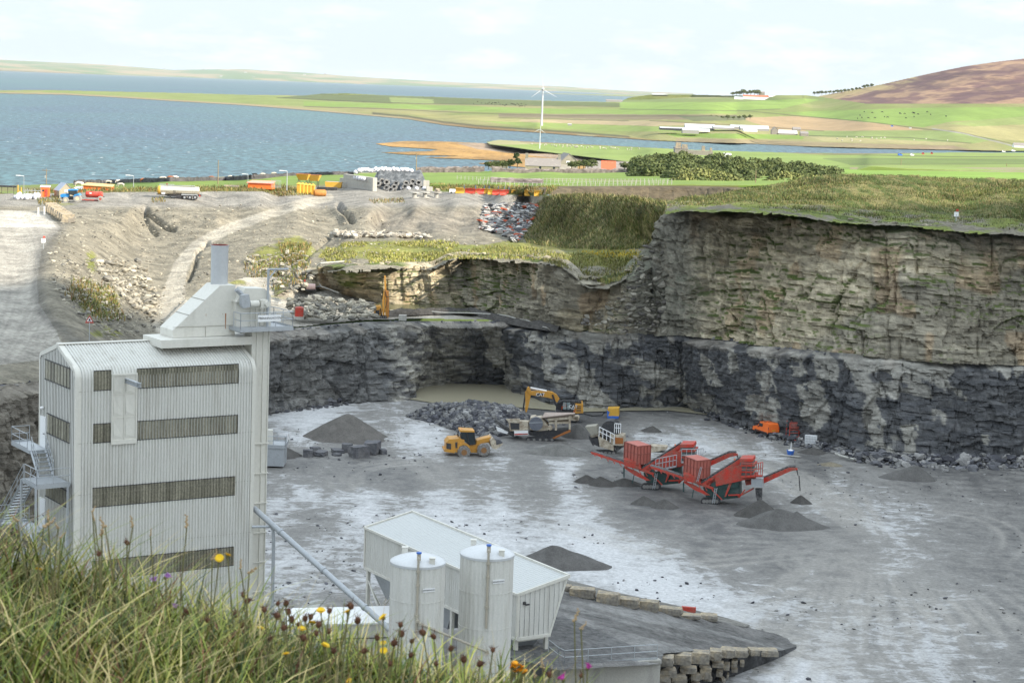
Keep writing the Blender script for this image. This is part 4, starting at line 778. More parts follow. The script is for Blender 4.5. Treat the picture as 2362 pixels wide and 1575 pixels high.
# stack
bs=bf+bw*.62; ac_,zc1=hitb(507,567,bs); _,zc0=hitb(507,652,bs); rs=.60
st_=MB().lathe([(rs*.98,zc0-.6),(rs*.98,zc1-.35),(rs,zc1-.34),(rs,zc1-.02),(rs*1.03,zc1-.02),(rs*1.03,zc1+.05),(rs*.9,zc1+.05),(rs*.9,zc1-.6)],(ac_,bs,0),36).build('stack',paint('stack_grey',(.47,.48,.49),.4,.1,.04,.8,dirt=(.4,.4,.4),dirtamt=.1),tower,smooth='auto')
MB().lathe([(rs*.86,zc1-.1),(rs*.86,zc1+.07),(rs*.99,zc1+.07),(rs*.99,zc1-.1)],(ac_,bs,0),36).build('red_rim',paint('rim_red',(.25,.06,.05),.7),st_)
# ---- bucket elevator casing on the right and its machinery platform
bc=1.2
aA=hitb(588,900,bc)[0]; aB=hitb(619,900,bc)[0]; ztc=hitb(600,755,bc)[1]
mb=MB(); mb.box(((aA+aB)/2-.15,bc+.6,ztc/2),(aB-aA+.3,1.2,ztc)); el=mb.build('elevator_casing',P_CLAD2,tower)
mb=MB()
for k in range(9): mb.box(((aA+aB)/2,bc+.55,1.+k*2.1+2.1),(aB-aA+.12,1.35,.07))
for a_ in (aA+.06,(aA*.45+aB*.55),aB-.04): mb.box((a_,bc-.03,ztc/2),(.07,.08,ztc))
mb.build('casing_flange',P_CLAD2,el)
def hp(x,y,b): return hitb(340+x/5.88,550+y/5.88,b)
def poly_part(name,pts,b0,b1,mat,parent=tower,**k): return MB().ext([(hp(x,y,b0)[0],b0,hp(x,y,b0)[1]) for x,y in pts],(0,b1-b0,0)).build(name,mat,parent,**k)
hd=poly_part('elevator_head',[(1205,865),(1330,675),(1590,680),(1672,770),(1672,1215),(1205,1215)],bc+.2,bc+1.5,P_CLAD2)
poly_part('head_flange',[(1195,850),(1680,850),(1680,870),(1195,870)],bc+.1,bc+1.6,P_CLAD2,hd)
mb=MB()
for x in (1400,1470,1530,1590): 
    a_,z_=hp(x,1100,bc+.15); mb.box((a_,bc+.12,z_),(.05,.12,1.5))
mb.build('head_rib',P_CLAD2,hd)
gm=poly_part('drive_cover',[(1285,770),(1380,760),(1400,870),(1395,930),(1300,950),(1280,900)],bc-.5,bc-.1,P_GALV,smooth=False)
a_,z_=hp(1440,885,bc-.2); MB().cyl((a_-.35,bc-.3,z_),(a_+.3,bc-.3,z_),.24,n=16).build('motor',P_CLAD2,tower,smooth='auto')
a_,z_=hp(1560,880,bc-.2); mb=MB(); mb.box((a_,bc-.3,z_),(.5,.5,.55)); mb.cyl((a_+.15,bc-.75,z_),(a_+.15,bc-.5,z_),.18,n=14); mb.build('gearbox',P_CLAD2,tower,smooth='auto')
mb=MB(); p0=hp(1205,690,bc+.3);p1=hp(1290,770,bc+.3); mb.cyl((p0[0],bc+.3,p0[1]),(p1[0],bc+.3,p1[1]),.17,n=12); mb.build('vent_duct',P_GALV,tower,smooth='auto')
# jib
mb=MB(); a_,z0_=hp(1625,1230,bc); _,z1_=hp(1625,420,bc); a2,z2_=hp(1910,432,bc)
mb.cyl((a_,bc,z0_),(a_,bc,z1_),.085,n=10); mb.cyl((a_-.05,bc,z1_),(a2,bc,z1_),.07,n=8); mb.cyl((a_,bc,z1_-.7),(a_+.6,bc,z1_),.05,n=6); mb.build('jib_crane',P_GALV,tower,smooth='auto')
# platform deck, rails, sign
zdk=hp(1640,1225,bc-1.0)[1]; A0=hp(1225,1215,bc-.6)[0]; A1=hp(1965,1200,bc-1.0)[0]; bA=bc-1.05; bB=bc+1.9
mb=MB(); mb.box(((A0+A1)/2,(bA+bB)/2,zdk),(A1-A0,bB-bA,.07)); pf=mb.build('platform',P_GALV,tower)
mb=MB()
for b_ in (bA,bB): mb.box(((A0+A1)/2,b_,zdk-.05),(A1-A0+.1,.08,.24))
for a_ in (A0,A1): mb.box((a_,(bA+bB)/2,zdk-.05),(.08,bB-bA,.24))
mb.build('edge_beam',P_GALV,pf)
def railing(pts,h,parent,mat=P_GALV,r=.03,sp=1.3,name='railing'):
    mb=MB()
    for p,q in zip(pts[:-1],pts[1:]):
        p,q=Vector(p),Vector(q); n=max(1,round((q-p).length/sp))
        for k in (h,h*.55): mb.cyl(p+Vector((0,0,k)),q+Vector((0,0,k)),r,n=6)
        mb.box((p+q)/2+Vector((0,0,.08)),((q-p).length if abs((q-p).x)>abs((q-p).y) else .02,(q-p).length if abs((q-p).y)>=abs((q-p).x) else .02,.14)) if abs((q-p).z)<.05 and parent is not None and (abs((q-p).x)<.05 or abs((q-p).y)<.05) else None
        for i in range(n+1): s_=p.lerp(q,i/n); mb.cyl(s_,s_+Vector((0,0,h)),r,n=6)
    return mb.build(name,mat,parent)
railing([(A0,bB*.4,zdk),(A0,bA,zdk),(A1,bA,zdk),(A1,bB,zdk),(A0+1.5,bB,zdk)],1.12,pf)
x0,zs1=hp(1497,1045,bA-.05); x1,zs0=hp(1808,1125,bA-.05)
mb=MB(); mb.box(((x0+x1)/2,bA-.07,(zs0+zs1)/2+.02),(x1-x0,.03,.46)); sg=mb.build('sign_board',P_WHITE,tower)
Mt=Matrix.Translation(((x0+x1)/2+.09,bA-.09,(zs0+zs1)/2+.02))@Matrix.Rotation(R(90),4,'X')
text_part('BENNINGHOVEN',.20,P_DARK,sg,Mt)
mb=MB(); mb.box((x0+.13,bA-.09,(zs0+zs1)/2+.02),(.15,.01,.02)); mb.box((x0+.13,bA-.09,(zs0+zs1)/2+.10),(.15,.01,.02)); mb.box((x0+.06,bA-.09,(zs0+zs1)/2+.06),(.02,.01,.1)); mb.box((x0+.2,bA-.09,(zs0+zs1)/2+.06),(.02,.01,.1));mb.box((x0+.13,bA-.09,(zs0+zs1)/2+.06),(.06,.01,.02)); mb.build('emblem',P_DARK,sg)
# ---- stair tower on the gable side
stt=thing('steel_stair_tower','galvanised zigzag stairs with railed landings against the gable of the tall tower','staircase',B0,.58)
zA=zd1-2.3   # upper door sill
def landing(zc,b0,b1,a0_,a1_,rails):
    mb=MB(); mb.box(((a0_+a1_)/2,(b0+b1)/2,zc),(a1_-a0_,b1-b0,.06))
    for b_ in (b0,b1): mb.box(((a0_+a1_)/2,b_,zc-.06),(a1_-a0_,.06,.22))
    for a_ in (a0_,a1_): mb.box((a_,(b0+b1)/2,zc-.06),(.06,b1-b0,.22))
    l=mb.build('landing',P_GALV,stt); railing(rails,1.1,l,r=.025)
def flight(p,q,w_,n,axis='y'):
    mb=MB(); p,q=Vector(p),Vector(q); d=q-p
    for i in range(n): c=p+d*((i+.5)/n); mb.box(c,(w_,abs(d.y)/n*1.05,.04))
    for s_ in (-1,1):
        o=Vector((s_*w_/2,0,0)); 
        for k in range(2): mb.cyl(p+o+Vector((0,0,1.0-k*.45)),q+o+Vector((0,0,1.0-k*.45)),.025,n=5)
        mb.cyl(p+o,q+o,.09,n=4)
        for i in range(5): c=p.lerp(q,i/4)+o; mb.cyl(c,c+Vector((0,0,1.)),.022,n=5)
    mb.build('stair_flight',P_GALV,stt)
for k in range(4):
    z_=zA-k*5.6
    landing(z_,BW-1.9,BW+1.7,-1.35,-.1,[(-1.35,BW-1.4,z_),(-1.35,BW+1.7,z_),(-.1,BW+1.7,z_)])
    flight((-.75,BW-1.9,z_),(-.75,BW-3.4,z_-1.5),1.0,6)
    landing(z_-1.5,BW-6.2,BW-3.4,-2.4,-.15,[(-.15,BW-6.2,z_-1.5),(-2.4,BW-6.2,z_-1.5),(-2.4,BW-3.9,z_-1.5)])
    flight((-1.9,BW-3.5,z_-1.5),(-1.9,BW+1.3,z_-5.6),.9,16)
    landing(z_-5.62,BW+1.2,BW+2.6,-2.5,-.1,[(-2.5,BW+1.2,z_-5.6),(-2.5,BW+2.6,z_-5.6),(-.1,BW+2.6,z_-5.6)])
mb=MB()
for a_,b_ in ((-2.45,BW-6.2),(-2.45,BW+2.6),(-2.45,BW-3.4),(-.3,BW-6.2)): mb.cyl((a_,b_,0),(a_,b_,zA-1.5),.09,n=6)
mb.build('support_post',P_GALV,stt)
# ---- side platform beyond the tower at its right foot
sp=thing('service_platform','small railed service platform with a white cabinet right of the tower','platform',g(640,1025,14.5)+Vector((0,0,0)))
zz=0; mb=MB(); mb.box((-1,0,0),(4.2,3.4,.3)); mb.box((-1,0,-1.2),(3.9,3.1,2.2)); dk=mb.build('deck',P_GALV,sp)
railing([(-3,-1.7,.1),(1.1,-1.7,.1),(1.1,1.7,.1),(-3,1.7,.1)],1.15,dk,r=.035)
MB().box((-.9,-.6,1.),(.8,.6,1.7)).build('cabinet',P_CLAD2,sp); MB().box((1.16,.4,.85),(.04,1.5,.8)).build('notice_board',P_WHITE,sp)
for o in [x for x in sc.objects if x is sp]: pass
# ================================================================ tanks, hopper building
def tank(cx,ytop,d,r,label):
    p=dd(cx,ytop,d); zt=p.z; root=thing('bitumen_tank',label,'silo',(p.x,p.y,12.),0,'round ribbed tanks'); h=zt-12
    n=132; V=[];F=[]
    for k in range(2):
        for i in range(n):
            rr_=r+(.0,.0,.035,.035)[i%4]; a=2*math.pi*i/n; V.append((rr_*math.cos(a),rr_*math.sin(a),k*h))
    F=[(i,(i+1)%n,n+(i+1)%n,n+i) for i in range(n)]; MB().add(V,F).build('shell',P_CLAD,root)
    MB().lathe([(r+.07,h-.16),(r+.08,h),(r+.02,h+.06),(r*.85,h+.20),(r*.6,h+.36),(r*.3,h+.46),(.02,h+.5)],n=48).build('domed_roof',paint('dome_grey',(.56,.57,.58),.35,.1,.04,1.,dirt=(.45,.44,.42),dirtamt=.15),root,smooth='auto')
    for a,b in ((-.55,1.05),(.55,-.72)): mb=MB(); mb.box((a*r,b*r*.9,h+.28),(.36,.36,.42)); mb.box((a*r,b*r*.9,h+.5),(.42,.42,.04)); mb.build('vent_box',P_CLAD2,root)
    x_=r*.06; mb=MB(); yy=-r-.14
    mb.tube([(x_,yy+.75,h+.55),(x_,yy,h+.55),(x_,yy,h-4.6)],.075,8); mb.cyl((x_,yy+.55,h+.35),(x_,yy+.55,h+.8),.13,n=10)
    for zz in (h-.3,h-1.2,h-3.2): mb.cyl((x_,yy,zz),(x_,yy,zz+.12),.13,n=10)
    pp=mb.build('fill_pipe',paint('pipe_beige',(.42,.38,.31),.5,.1,.1,2),root,smooth='auto'); MB().cyl((x_,yy+.55,h+.8),(x_,yy+.55,h+.9),.17,n=10).build('valve',P_BLUE,pp)
    a=math.atan2(-1,.52); q=Vector((r*math.cos(a),r*math.sin(a),h-1.5)); mb=MB(); mb.box(q*1.0+Vector((.04*math.cos(a),.04*math.sin(a),0)),(.85,.03,.26),rz=a+math.pi/2); s_=mb.build('name_plate',P_WHITE,root)
    for k in range(1,6): MB().lathe([(r+.036,h*k/6),(r+.05,h*k/6),(r+.05,h*k/6+.03),(r+.036,h*k/6+.03)],n=48).build('seam_ring',P_CLAD,root)
    M=Matrix.Translation(q+Vector((.075*math.cos(a),.075*math.sin(a),0)))@Matrix.Rotation(a+math.pi/2,4,'Z')@Matrix.Rotation(R(90),4,'X'); text_part('BENNINGHOVEN',.105,P_DARK,s_,M)
    return root,p
t1_,pt1=tank(964.5,1293,126,1.74,'left and shorter looking round ribbed tank with a domed roof'); t2_,pt2=tank(1124,1275,129,1.74,'right round ribbed tank, standing nearest the hopper building')
# pipe linking the two tanks
def ploc(x,y,d): return dd(600+x/3.136,1150+y/3.136,d)
lp=[ploc(1133,850,124.1),ploc(1138,885,124.0),ploc(1160,905,124.0),ploc(1640,1105,127.0)]
mb=MB(); o_=lp[0].copy(); mb.tube([p-o_ for p in lp],.085,8); [mb.cyl(p-o_-Vector((0,0,.08)),p-o_+Vector((0,0,.08)),.15,n=10) for p in lp[1:]]
o=mb.build('link_pipe',paint('pipe_beige',()),None,smooth='auto'); o.location=o_; tag(o,'thin sloping pipe joining the two round tanks','pipe')
# long sloping pipe from the tower down to the tanks
a=dd(586,1172,135); b_=dd(900,1452,127.5); mb=MB(); mb.cyl((0,0,0),b_-a,.20,n=14)
for f_ in (.2,.52,.82): c=(b_-a)*f_; mb.cyl(c-(b_-a).normalized()*.08,c+(b_-a).normalized()*.08,.25,n=14)
o=mb.build('transfer_pipe',P_GALV,None,smooth='auto'); o.location=a; tag(o,'long thick galvanised pipe sloping down from the tower to the left tank','pipe')
c=a.lerp(b_,.12); mb=MB(); mb.tube([(0,0,-.1),(.25,0,-.5),(.3,0,-1.2),(.3,0,-(c.z-12))],.12,8); mb.cyl((0,0,-.3),(-1.2,0,-.35),.1,n=6); mb.cyl((.3,0,-6),(.3,0,-6.6),.15,n=8)
o=mb.build('pipe_support',P_GALV,None,smooth='auto'); o.location=c; tag(o,'upright steel support post under the upper end of the long sloping pipe','pipe support')
# hopper building
HY0=138.; hA=dd(1195,1371,HY0); hfar=dd(845,1217,157.5)
hv=(hfar-hA); hv.z=0; HL=hv.length; hyaw=math.atan2(hv.y,hv.x)-math.pi   # local +x runs from the far end to the near end
hop=thing('feed_hopper_building','long grey ribbed bin cover with a sloping roof, on steel legs behind the tanks','industrial building',(hfar.x,hfar.y,12.),hyaw)
HZ=hA.z-12; HZf=hfar.z-12; HZ=(HZ+HZf)/2; hz0=HZ-3.25; wd=4.1
V,F=ribbed([(0,hz0),(0,HZ)],0,HL,.3,.05); MB().add(V,F).build('front_wall',P_CLAD,hop)
n=20
for xx in (0,HL):
  mb=MB()
  for i in range(n):
    y0,y1=wd*i/n,wd*(i+1)/n; zb=lambda y: hz0+max(0,(y-wd*.66)/(wd*.34))*(3.25+.6)*1.0
    mb.add([(xx+.05*(i%2)*(1 if xx else -1),y0,min(zb(y0),HZ+.9*y0/wd)),(xx+.05*(i%2)*(1 if xx else -1),y1,min(zb(y1),HZ+.9*y1/wd)),(xx+.05*(i%2)*(1 if xx else -1),y1,HZ+.9*y1/wd),(xx+.05*(i%2)*(1 if xx else -1),y0,HZ+.9*y0/wd)],[(0,1,2,3)])
  mb.build('end_wall',P_CLAD,hop)
V=[];F=[];k=0; x=0; prof=[]
while x<HL: 
    for f_,h in ((0,0),(.5,0),(.6,.04),(.9,.04)): prof.append((x+f_*.33,h))
    x+=.33
m=len(prof); V=[(p,-.1,HZ-.02+h) for p,h in prof]+[(p,wd+.1,HZ+.92+h) for p,h in prof]; F=[(i,i+1,m+i+1,m+i) for i in range(m-1)]; MB().add(V,F).build('roof',paint('roof_grey',(.50,.51,.50),.45,0,.04,1,dirt=(.42,.42,.4),dirtamt=.15),hop)
mb=MB(); mb.box((HL/2,-.12,HZ),(HL+.3,.10,.18)); mb.box((HL/2,wd+.12,HZ+.95),(HL+.3,.14,.26)); 
for xx in (-.1,HL+.1): mb.ext([(xx-.07,-.15,HZ-.1),(xx-.07,wd+.2,HZ+.82),(xx-.07,wd+.2,HZ+1.08),(xx-.07,-.15,HZ+.12)],(.14,0,0))
for xx in (-.08,HL+.06): mb.box((xx,0,HZ-1.6),(.16,.22,3.3)); mb.cyl((xx,wd,HZ+.8),(xx,wd*.68,hz0),.09,n=4); mb.box((xx,wd*.34,hz0),(.16,wd*.7,.2))
mb.box((HL/2,0,hz0-.05),(HL,.18,.2)); mb.build('white_trim',P_CLAD2,hop)
mb=MB()
for i in range(6):
    xx=.3+(HL-.6)*i/5
    for yy in (.15,wd*.66): MB().box((xx,yy,hz0/2),(.26,.26,hz0)).build('steel_leg',P_CLAD2,hop)
    MB().box((xx,wd*.33,hz0-.15),(.2,wd*.55,.3)).build('cross_beam',P_CLAD2,hop)
mb=MB()
for i in (0,4,5):
    xx=.3+(HL-.6)*i/5; mb.cyl((xx,.15,.4),(xx,wd*.66,hz0-1.2),.07,n=4); mb.cyl((xx,.15,hz0-1.2),(xx,wd*.66,.4),.07,n=4)
for i in (0,): 
    xx=.3+(HL-.6)/5*i; x2=xx+(HL-.6)/5; mb.cyl((xx,.1,.6),(x2,.1,hz0-.9),.08,n=4); mb.cyl((xx,.1,hz0-.9),(x2,.1,.6),.08,n=4)
mb.build('cross_brace',P_CLAD2,hop)
for i in range(5):
    xx=.3+(HL-.6)*(i+.5)/5; w2=(HL-.6)/10-.15; mb=MB(); mb.add([(xx-w2,.3,hz0),(xx+w2,.3,hz0),(xx+w2,wd*.64,hz0),(xx-w2,wd*.64,hz0),(xx-.4,wd*.2,hz0-2.2),(xx+.4,wd*.2,hz0-2.2),(xx+.4,wd*.45,hz0-2.2),(xx-.4,wd*.45,hz0-2.2)],[(0,1,5,4),(1,2,6,5),(2,3,7,6),(3,0,4,7),(4,5,6,7)]); mb.build('bin',P_GALV,hop)
mb=MB(); mb.box((HL+.12,.5,HZ-.65),(.14,.18,.2)); mb.box((HL+.2,.7,HZ-.75),(.1,.3,.1)); mb.build('flood_lamp',P_DARK,hop)
# pale container stack left of the tanks
cp=g(760,1443,12+4.3); cp=dd(800,1440,150); zt=cp.z-12
ct=thing('plant_container','low grey container with a white sheeted roof beside the left tank','container',(cp.x,cp.y,12.),R(13))
mb=MB(); mb.box((0,1.3,zt/2),(9,2.6,zt)); cb=mb.build('body',P_CLAD2,ct)
mb=MB(); mb.ext([(-4.6,-.12,zt),(-4.6,2.7,zt+.55),(-4.6,2.7,zt+.7),(-4.6,-.12,zt+.12)],(9.2,0,0)); mb.build('sheeted_roof',P_WHITE,ct)
mb=MB(); mb.box((0,-.02,zt-1.1),(9,.06,.07))
for i in range(6): mb.box((-3.7+i*1.5,-.02,(zt-1.1)/2),(.06,.06,zt-1.1))
mb.build('body_rib',P_DARK,ct)
# ================================================================ ramp beside the hopper, its boulders and the concrete end wall
rz=[(1180,1480,17.2),(1290,1500,16.9),(1400,1420,16.3),(1300,1360,16.6),(1500,1400,15.2),(1650,1440,13.6),(1750,1460,12.5),(1820,1475,11.98),(1520,1500,16.2),(1600,1500,15.4),(1700,1498,14.2),(1800,1500,12.4),(1200,1350,17),(1280,1530,16.9)]
def rc(px,py,W):
    n=fbm(W[...,0]*.5,W[...,1]*.5,s=301); c=mixc((.13,.128,.125),(.21,.20,.19),n); sr=vn((py-.25*px)*.11,px*.004,s=303); c=mixc(c,(.27,.265,.255),ss(.5,.75,sr)*.6)
    gv=inpoly(px,py,[(1180,1430),(1300,1420),(1420,1470),(1500,1510),(1280,1545),(1180,1520)]); return np.where(gv[...,None],mixc((.11,.11,.11),(.20,.195,.19),fbm(W[...,0]*3,W[...,1]*3,s=305)),c)
patch('ramp',[(1120,1340),(1290,1352),(1400,1378),(1560,1408),(1660,1432),(1780,1458),(1830,1472),(1838,1490),(1810,1500),(1700,1500),(1600,1500),(1530,1506),(1525,1530),(1290,1545),(1120,1500)],(2,1),rz,'z',M_EARTH,rc,lambda px,py,W:.12*(fbm(W[...,0]*.8,W[...,1]*.8,s=307)-.5))
fr=tps(rz); fz=lambda x,y: float(fr(np.array(x),np.array(y)))
# side slope of the ramp (dark fines) on the near side and gravel edge on the far side
def slope(name,tops,foots,col,seed,nv=18):
    n=140; A=interp_line(tops,n)[0]; B=interp_line(foots,n)[0]; v=np.linspace(0,1,nv)[:,None,None]; X=A[None]*(1-v)+B[None]*v
    X[...,2]+=.35*(fbm(X[...,0]*.7,X[...,1]*.7,X[...,2]*.5,s=seed)-.5)*np.sin(np.pi*np.clip(v[...,0],0,1)); nn=fbm(X[...,0],X[...,1],X[...,2],s=seed+1)
    npmesh(name,X.reshape(-1,3),gridF(nv,n),M_EARTH,mixc(np.array(col)*.75,np.array(col)*1.25,nn))
slope('ramp_side_slope',[G(1526,1506,16.1),G(1600,1503,15.3),G(1700,1500,14.1),G(1800,1500,12.5),G(1838,1490,12.)],[G(1500,1640,12),G(1590,1592,12),G(1700,1555,12),G(1790,1520,12),G(1836,1496,11.97)],(.085,.085,.088),311)
slope('ramp_gravel_edge',[G(1280,1356,16.7),G(1400,1382,16.2),G(1560,1410,14.4),G(1660,1434,13.4),G(1720,1446,12.8)],[G(1285,1330,12),G(1400,1360,12),G(1560,1395,12),G(1680,1425,12),G(1730,1440,12)],(.22,.21,.19),313)
def boulder(w_,d_,h_,seed,rough=.16):
    rn=random.Random(seed); import bmesh
    b=bmesh.new(); bmesh.ops.create_cube(b,size=1); bmesh.ops.subdivide_edges(b,edges=b.edges,cuts=3,use_grid_fill=True)
    for v in b.verts:
        c=v.co; n=float(fbm(c.x*1.7+seed,c.y*1.7,c.z*1.7,s=seed)); k=1-.10*(abs(c.x)+abs(c.y)+abs(c.z)-.8)
        v.co=Vector((c.x*w_*k,c.y*d_*k,(c.z+.5)*h_*(1+.0*k)))+Vector((rn.uniform(-1,1)*w_,rn.uniform(-1,1)*d_,rn.uniform(-1,1)*h_))*.018+Vector((c.x*w_,c.y*d_,c.z*h_))*(n-.5)*rough*2
    me=bpy.data.meshes.new('boulder'); b.to_mesh(me); b.free(); me.materials.append(P_STONE); return me
wall=thing('boulder_retaining_wall','rough wall of stacked buff stone blocks along the near edge of the ramp','retaining wall',g(1530,1560,12))
wo_=wall.location.copy(); rn=random.Random(4)
rows=[[(1530,1508,50,22),(1575,1502,44,24),(1617,1497,42,26),(1652,1494,28,22),(1680,1491,34,18),(1708,1492,34,16),(1738,1490,22,14),(1770,1492,44,14)],
[(1545,1535,40,18),(1592,1530,38,12),(1634,1532,26,26),(1660,1522,26,9),(1683,1525,14,14),(1700,1517,13,12),(1718,1520,10,9)],
[(1535,1552,34,14),(1572,1552,36,20),(1610,1548,22,14),(1640,1552,20,10),(1668,1540,14,13),(1703,1536,14,6)],
[(1545,1575,34,26),(1580,1572,22,14),(1614,1568,20,14),(1678,1556,10,10),(1690,1549,4,10)]]
ti=0
for ri,row in enumerate(rows):
    for x,y,w_,h_ in row:
        a_=G(x,1503,fz(x,1503)); q_=G(x-14,1503+max(20,(1840-x)*.44),12.); vs_=np.linspace(0,1,40)[:,None]; ln=a_*(1-vs_)+q_*vs_; pj=proj(ln)[1]; p=ln[int(np.argmin(np.abs(pj-(y+h_*.9))))]; m_=p[1]/FPX
        me=boulder(w_*m_*1.05,1.15 if ri<2 else .9,h_*m_*1.0,50+ti); ti+=1; link('stone_block',me,wall,Vector(p)-wo_+Vector((0,-.1,-.15)),R(rn.uniform(-12,12)))
for i,(x,y,w_,h_,ld) in enumerate(((1306,1352,22,12,'half hidden boulder on the far ramp edge, touching the hopper building'),(1343,1363,56,20,'long boulder, second from the hopper building on the far ramp edge'),(1402,1376,50,26,'tall slanted boulder, third from the hopper building on the far ramp edge'),(1451,1386,44,20,'boulder in the middle of the row on the far ramp edge'),(1497,1393,42,24,'pointed boulder right of the middle on the far ramp edge'),(1546,1405,54,16,'pale flat boulder left of the red steel piece'),(1593,1418,46,8,'very low flat stone in front of the red steel piece'),(1635,1420,40,13,'last boulder at the low right end of the ramp edge row'))):
    p=G(x,y+h_/2+2,fz(x,y+10)+.0); m_=p[1]/FPX; o=link('edge_boulder',boulder(w_*m_*1.05,1.1,h_*m_,90+i),None,p,R(-12+rn.uniform(-8,8)),ld,'boulder','boulders on the far edge of the ramp')
o=MB().box((0,0,.2),(1.2,.3,.6),ry=.05).build('steel_offcut',P_RED); o.location=g(1588,1412,13.2); tag(o,'red steel plate lying behind the boulders at the ramp edge','steel plate')
# concrete end wall with railing, ladder and red box
cw=thing('concrete_end_wall','pale concrete retaining wall with a steel handrail at the head of the ramp','retaining wall',g(1293,1540,16.6))
q0=Vector(cw.location); q1=g(1524,1524,16.6)
ev=(q1-q0); ev.z=0; Lw=ev.length; yw=math.atan2(ev.y,ev.x); cw.rotation_euler=(0,0,yw); cw.location=(q0.x,q0.y,12); hw=4.6
mb=MB(); mb.box((Lw/2,.2,hw/2),(Lw,.4,hw)); mb.box((.2,1.9,hw/2),(.4,3.2,hw+.0)); mb.box((Lw/2,.2,hw+.05),(Lw+.06,.5,.1)); mb.build('wall_body',P_CONC,cw)
railing([(.2,3.,hw+.1),(.2,1.,hw+.1),(.35,.2,hw+.1),(Lw-.2,.2,hw+.1)],1.1,cw,sp=1.9,name='handrail')
mb=MB(); x0=Lw*.35
for yy in (.7,1.15): mb.cyl((x0,yy,hw+.05),(x0+2.6,yy,hw+.08),.03,n=5)
for i in range(9): mb.cyl((x0+.1+i*.3,.7,hw+.06),(x0+.1+i*.3,1.15,hw+.06),.02,n=5)
o=mb.build('ladder',P_GALV); o.parent=None; o.location=cw.location; o.rotation_euler=cw.rotation_euler; tag(o,'aluminium ladder lying flat behind the handrail of the concrete wall','ladder')
mb=MB(); mb.box((Lw*.62,-.12,1.95),(.55,.2,.5)); o=mb.build('call_box',P_RED); o.location=cw.location; o.rotation_euler=cw.rotation_euler; tag(o,'small red box fixed on the concrete wall','wall box'); MB().box((Lw*.62,-.24,1.98),(.22,.03,.1)).build('display',P_DARK,o)
o=MB().ext([(-1.5,0,0),(1.4,0,0),(1.4,0,.9),(.9,0,1.3),(-1.5,0,.8)],(0,1.4,0)).build('site_dumper',P_YELP); o.location=g(1440,1580,13.2); o.rotation_euler=(0,0,R(20)); tag(o,'orange metal cover low beneath the red box','metal cover')
mb=MB(); mb.lathe([(.02,0),(.6,.05),(.7,.3),(.7,4.6),(.6,4.9),(.02,5)],n=20,ax='X'); o=mb.build('pressure_vessel',P_GALV,smooth='auto'); o.location=g(1215,1580,13.5); o.rotation_euler=(0,R(8),R(-30)); tag(o,'grey horizontal round vessel at the foot of the hopper legs','vessel')
# ================================================================ machines on the quarry floor
ZS=(1330,950,4.3556); ZL=(930,880,4.704); ZX=(1140,880,5.169)
P_BELT=paint('conveyor_belt',(.035,.035,.037),.8,0,.25,3,dirt=(.16,.155,.15),dirtamt=.6)
P_TEAL=paint('dark_green_steel',(.03,.07,.065),.5,0,.2,2,dirt=(.1,.1,.1),dirtamt=.4)
def crawler(r,x0,x1,y0,y1,v,w_=.5):
    """track: rounded loop between pixel columns x0..x1, rows y0..y1"""
    h=(y1-y0)/2; c0=(x0+h,(y0+y1)/2); c1=(x1-h,(y0+y1)/2); n=6
    pts=[(c0[0]-h*math.sin(math.pi*i/n),c0[1]-h*math.cos(math.pi*i/n)) for i in range(n+1)]+[(c1[0]+h*math.sin(math.pi*i/n),c1[1]+h*math.cos(math.pi*i/n)) for i in range(n+1)]
    r.begin().pr(pts,v,v+w_); 
    m=26
    for i in range(m):
        f_=i/m; x=x0+h+(x1-x0-2*h)*f_
        for y in (y0,y1): r.bx((x,y),v+w_/2,(.10,w_+.06,.10))
    t_=r.end('crawler_track',P_DARK)
    r.begin()
    for i in range(5): x=c0[0]+(c1[0]-c0[0])*i/4; r.disc((x,c0[1]),r.m(h)*.55,v-.04,v+.02,12)
    r.end('track_roller',paint('roller_grey',(.2,.19,.18),.7),parent=t_)
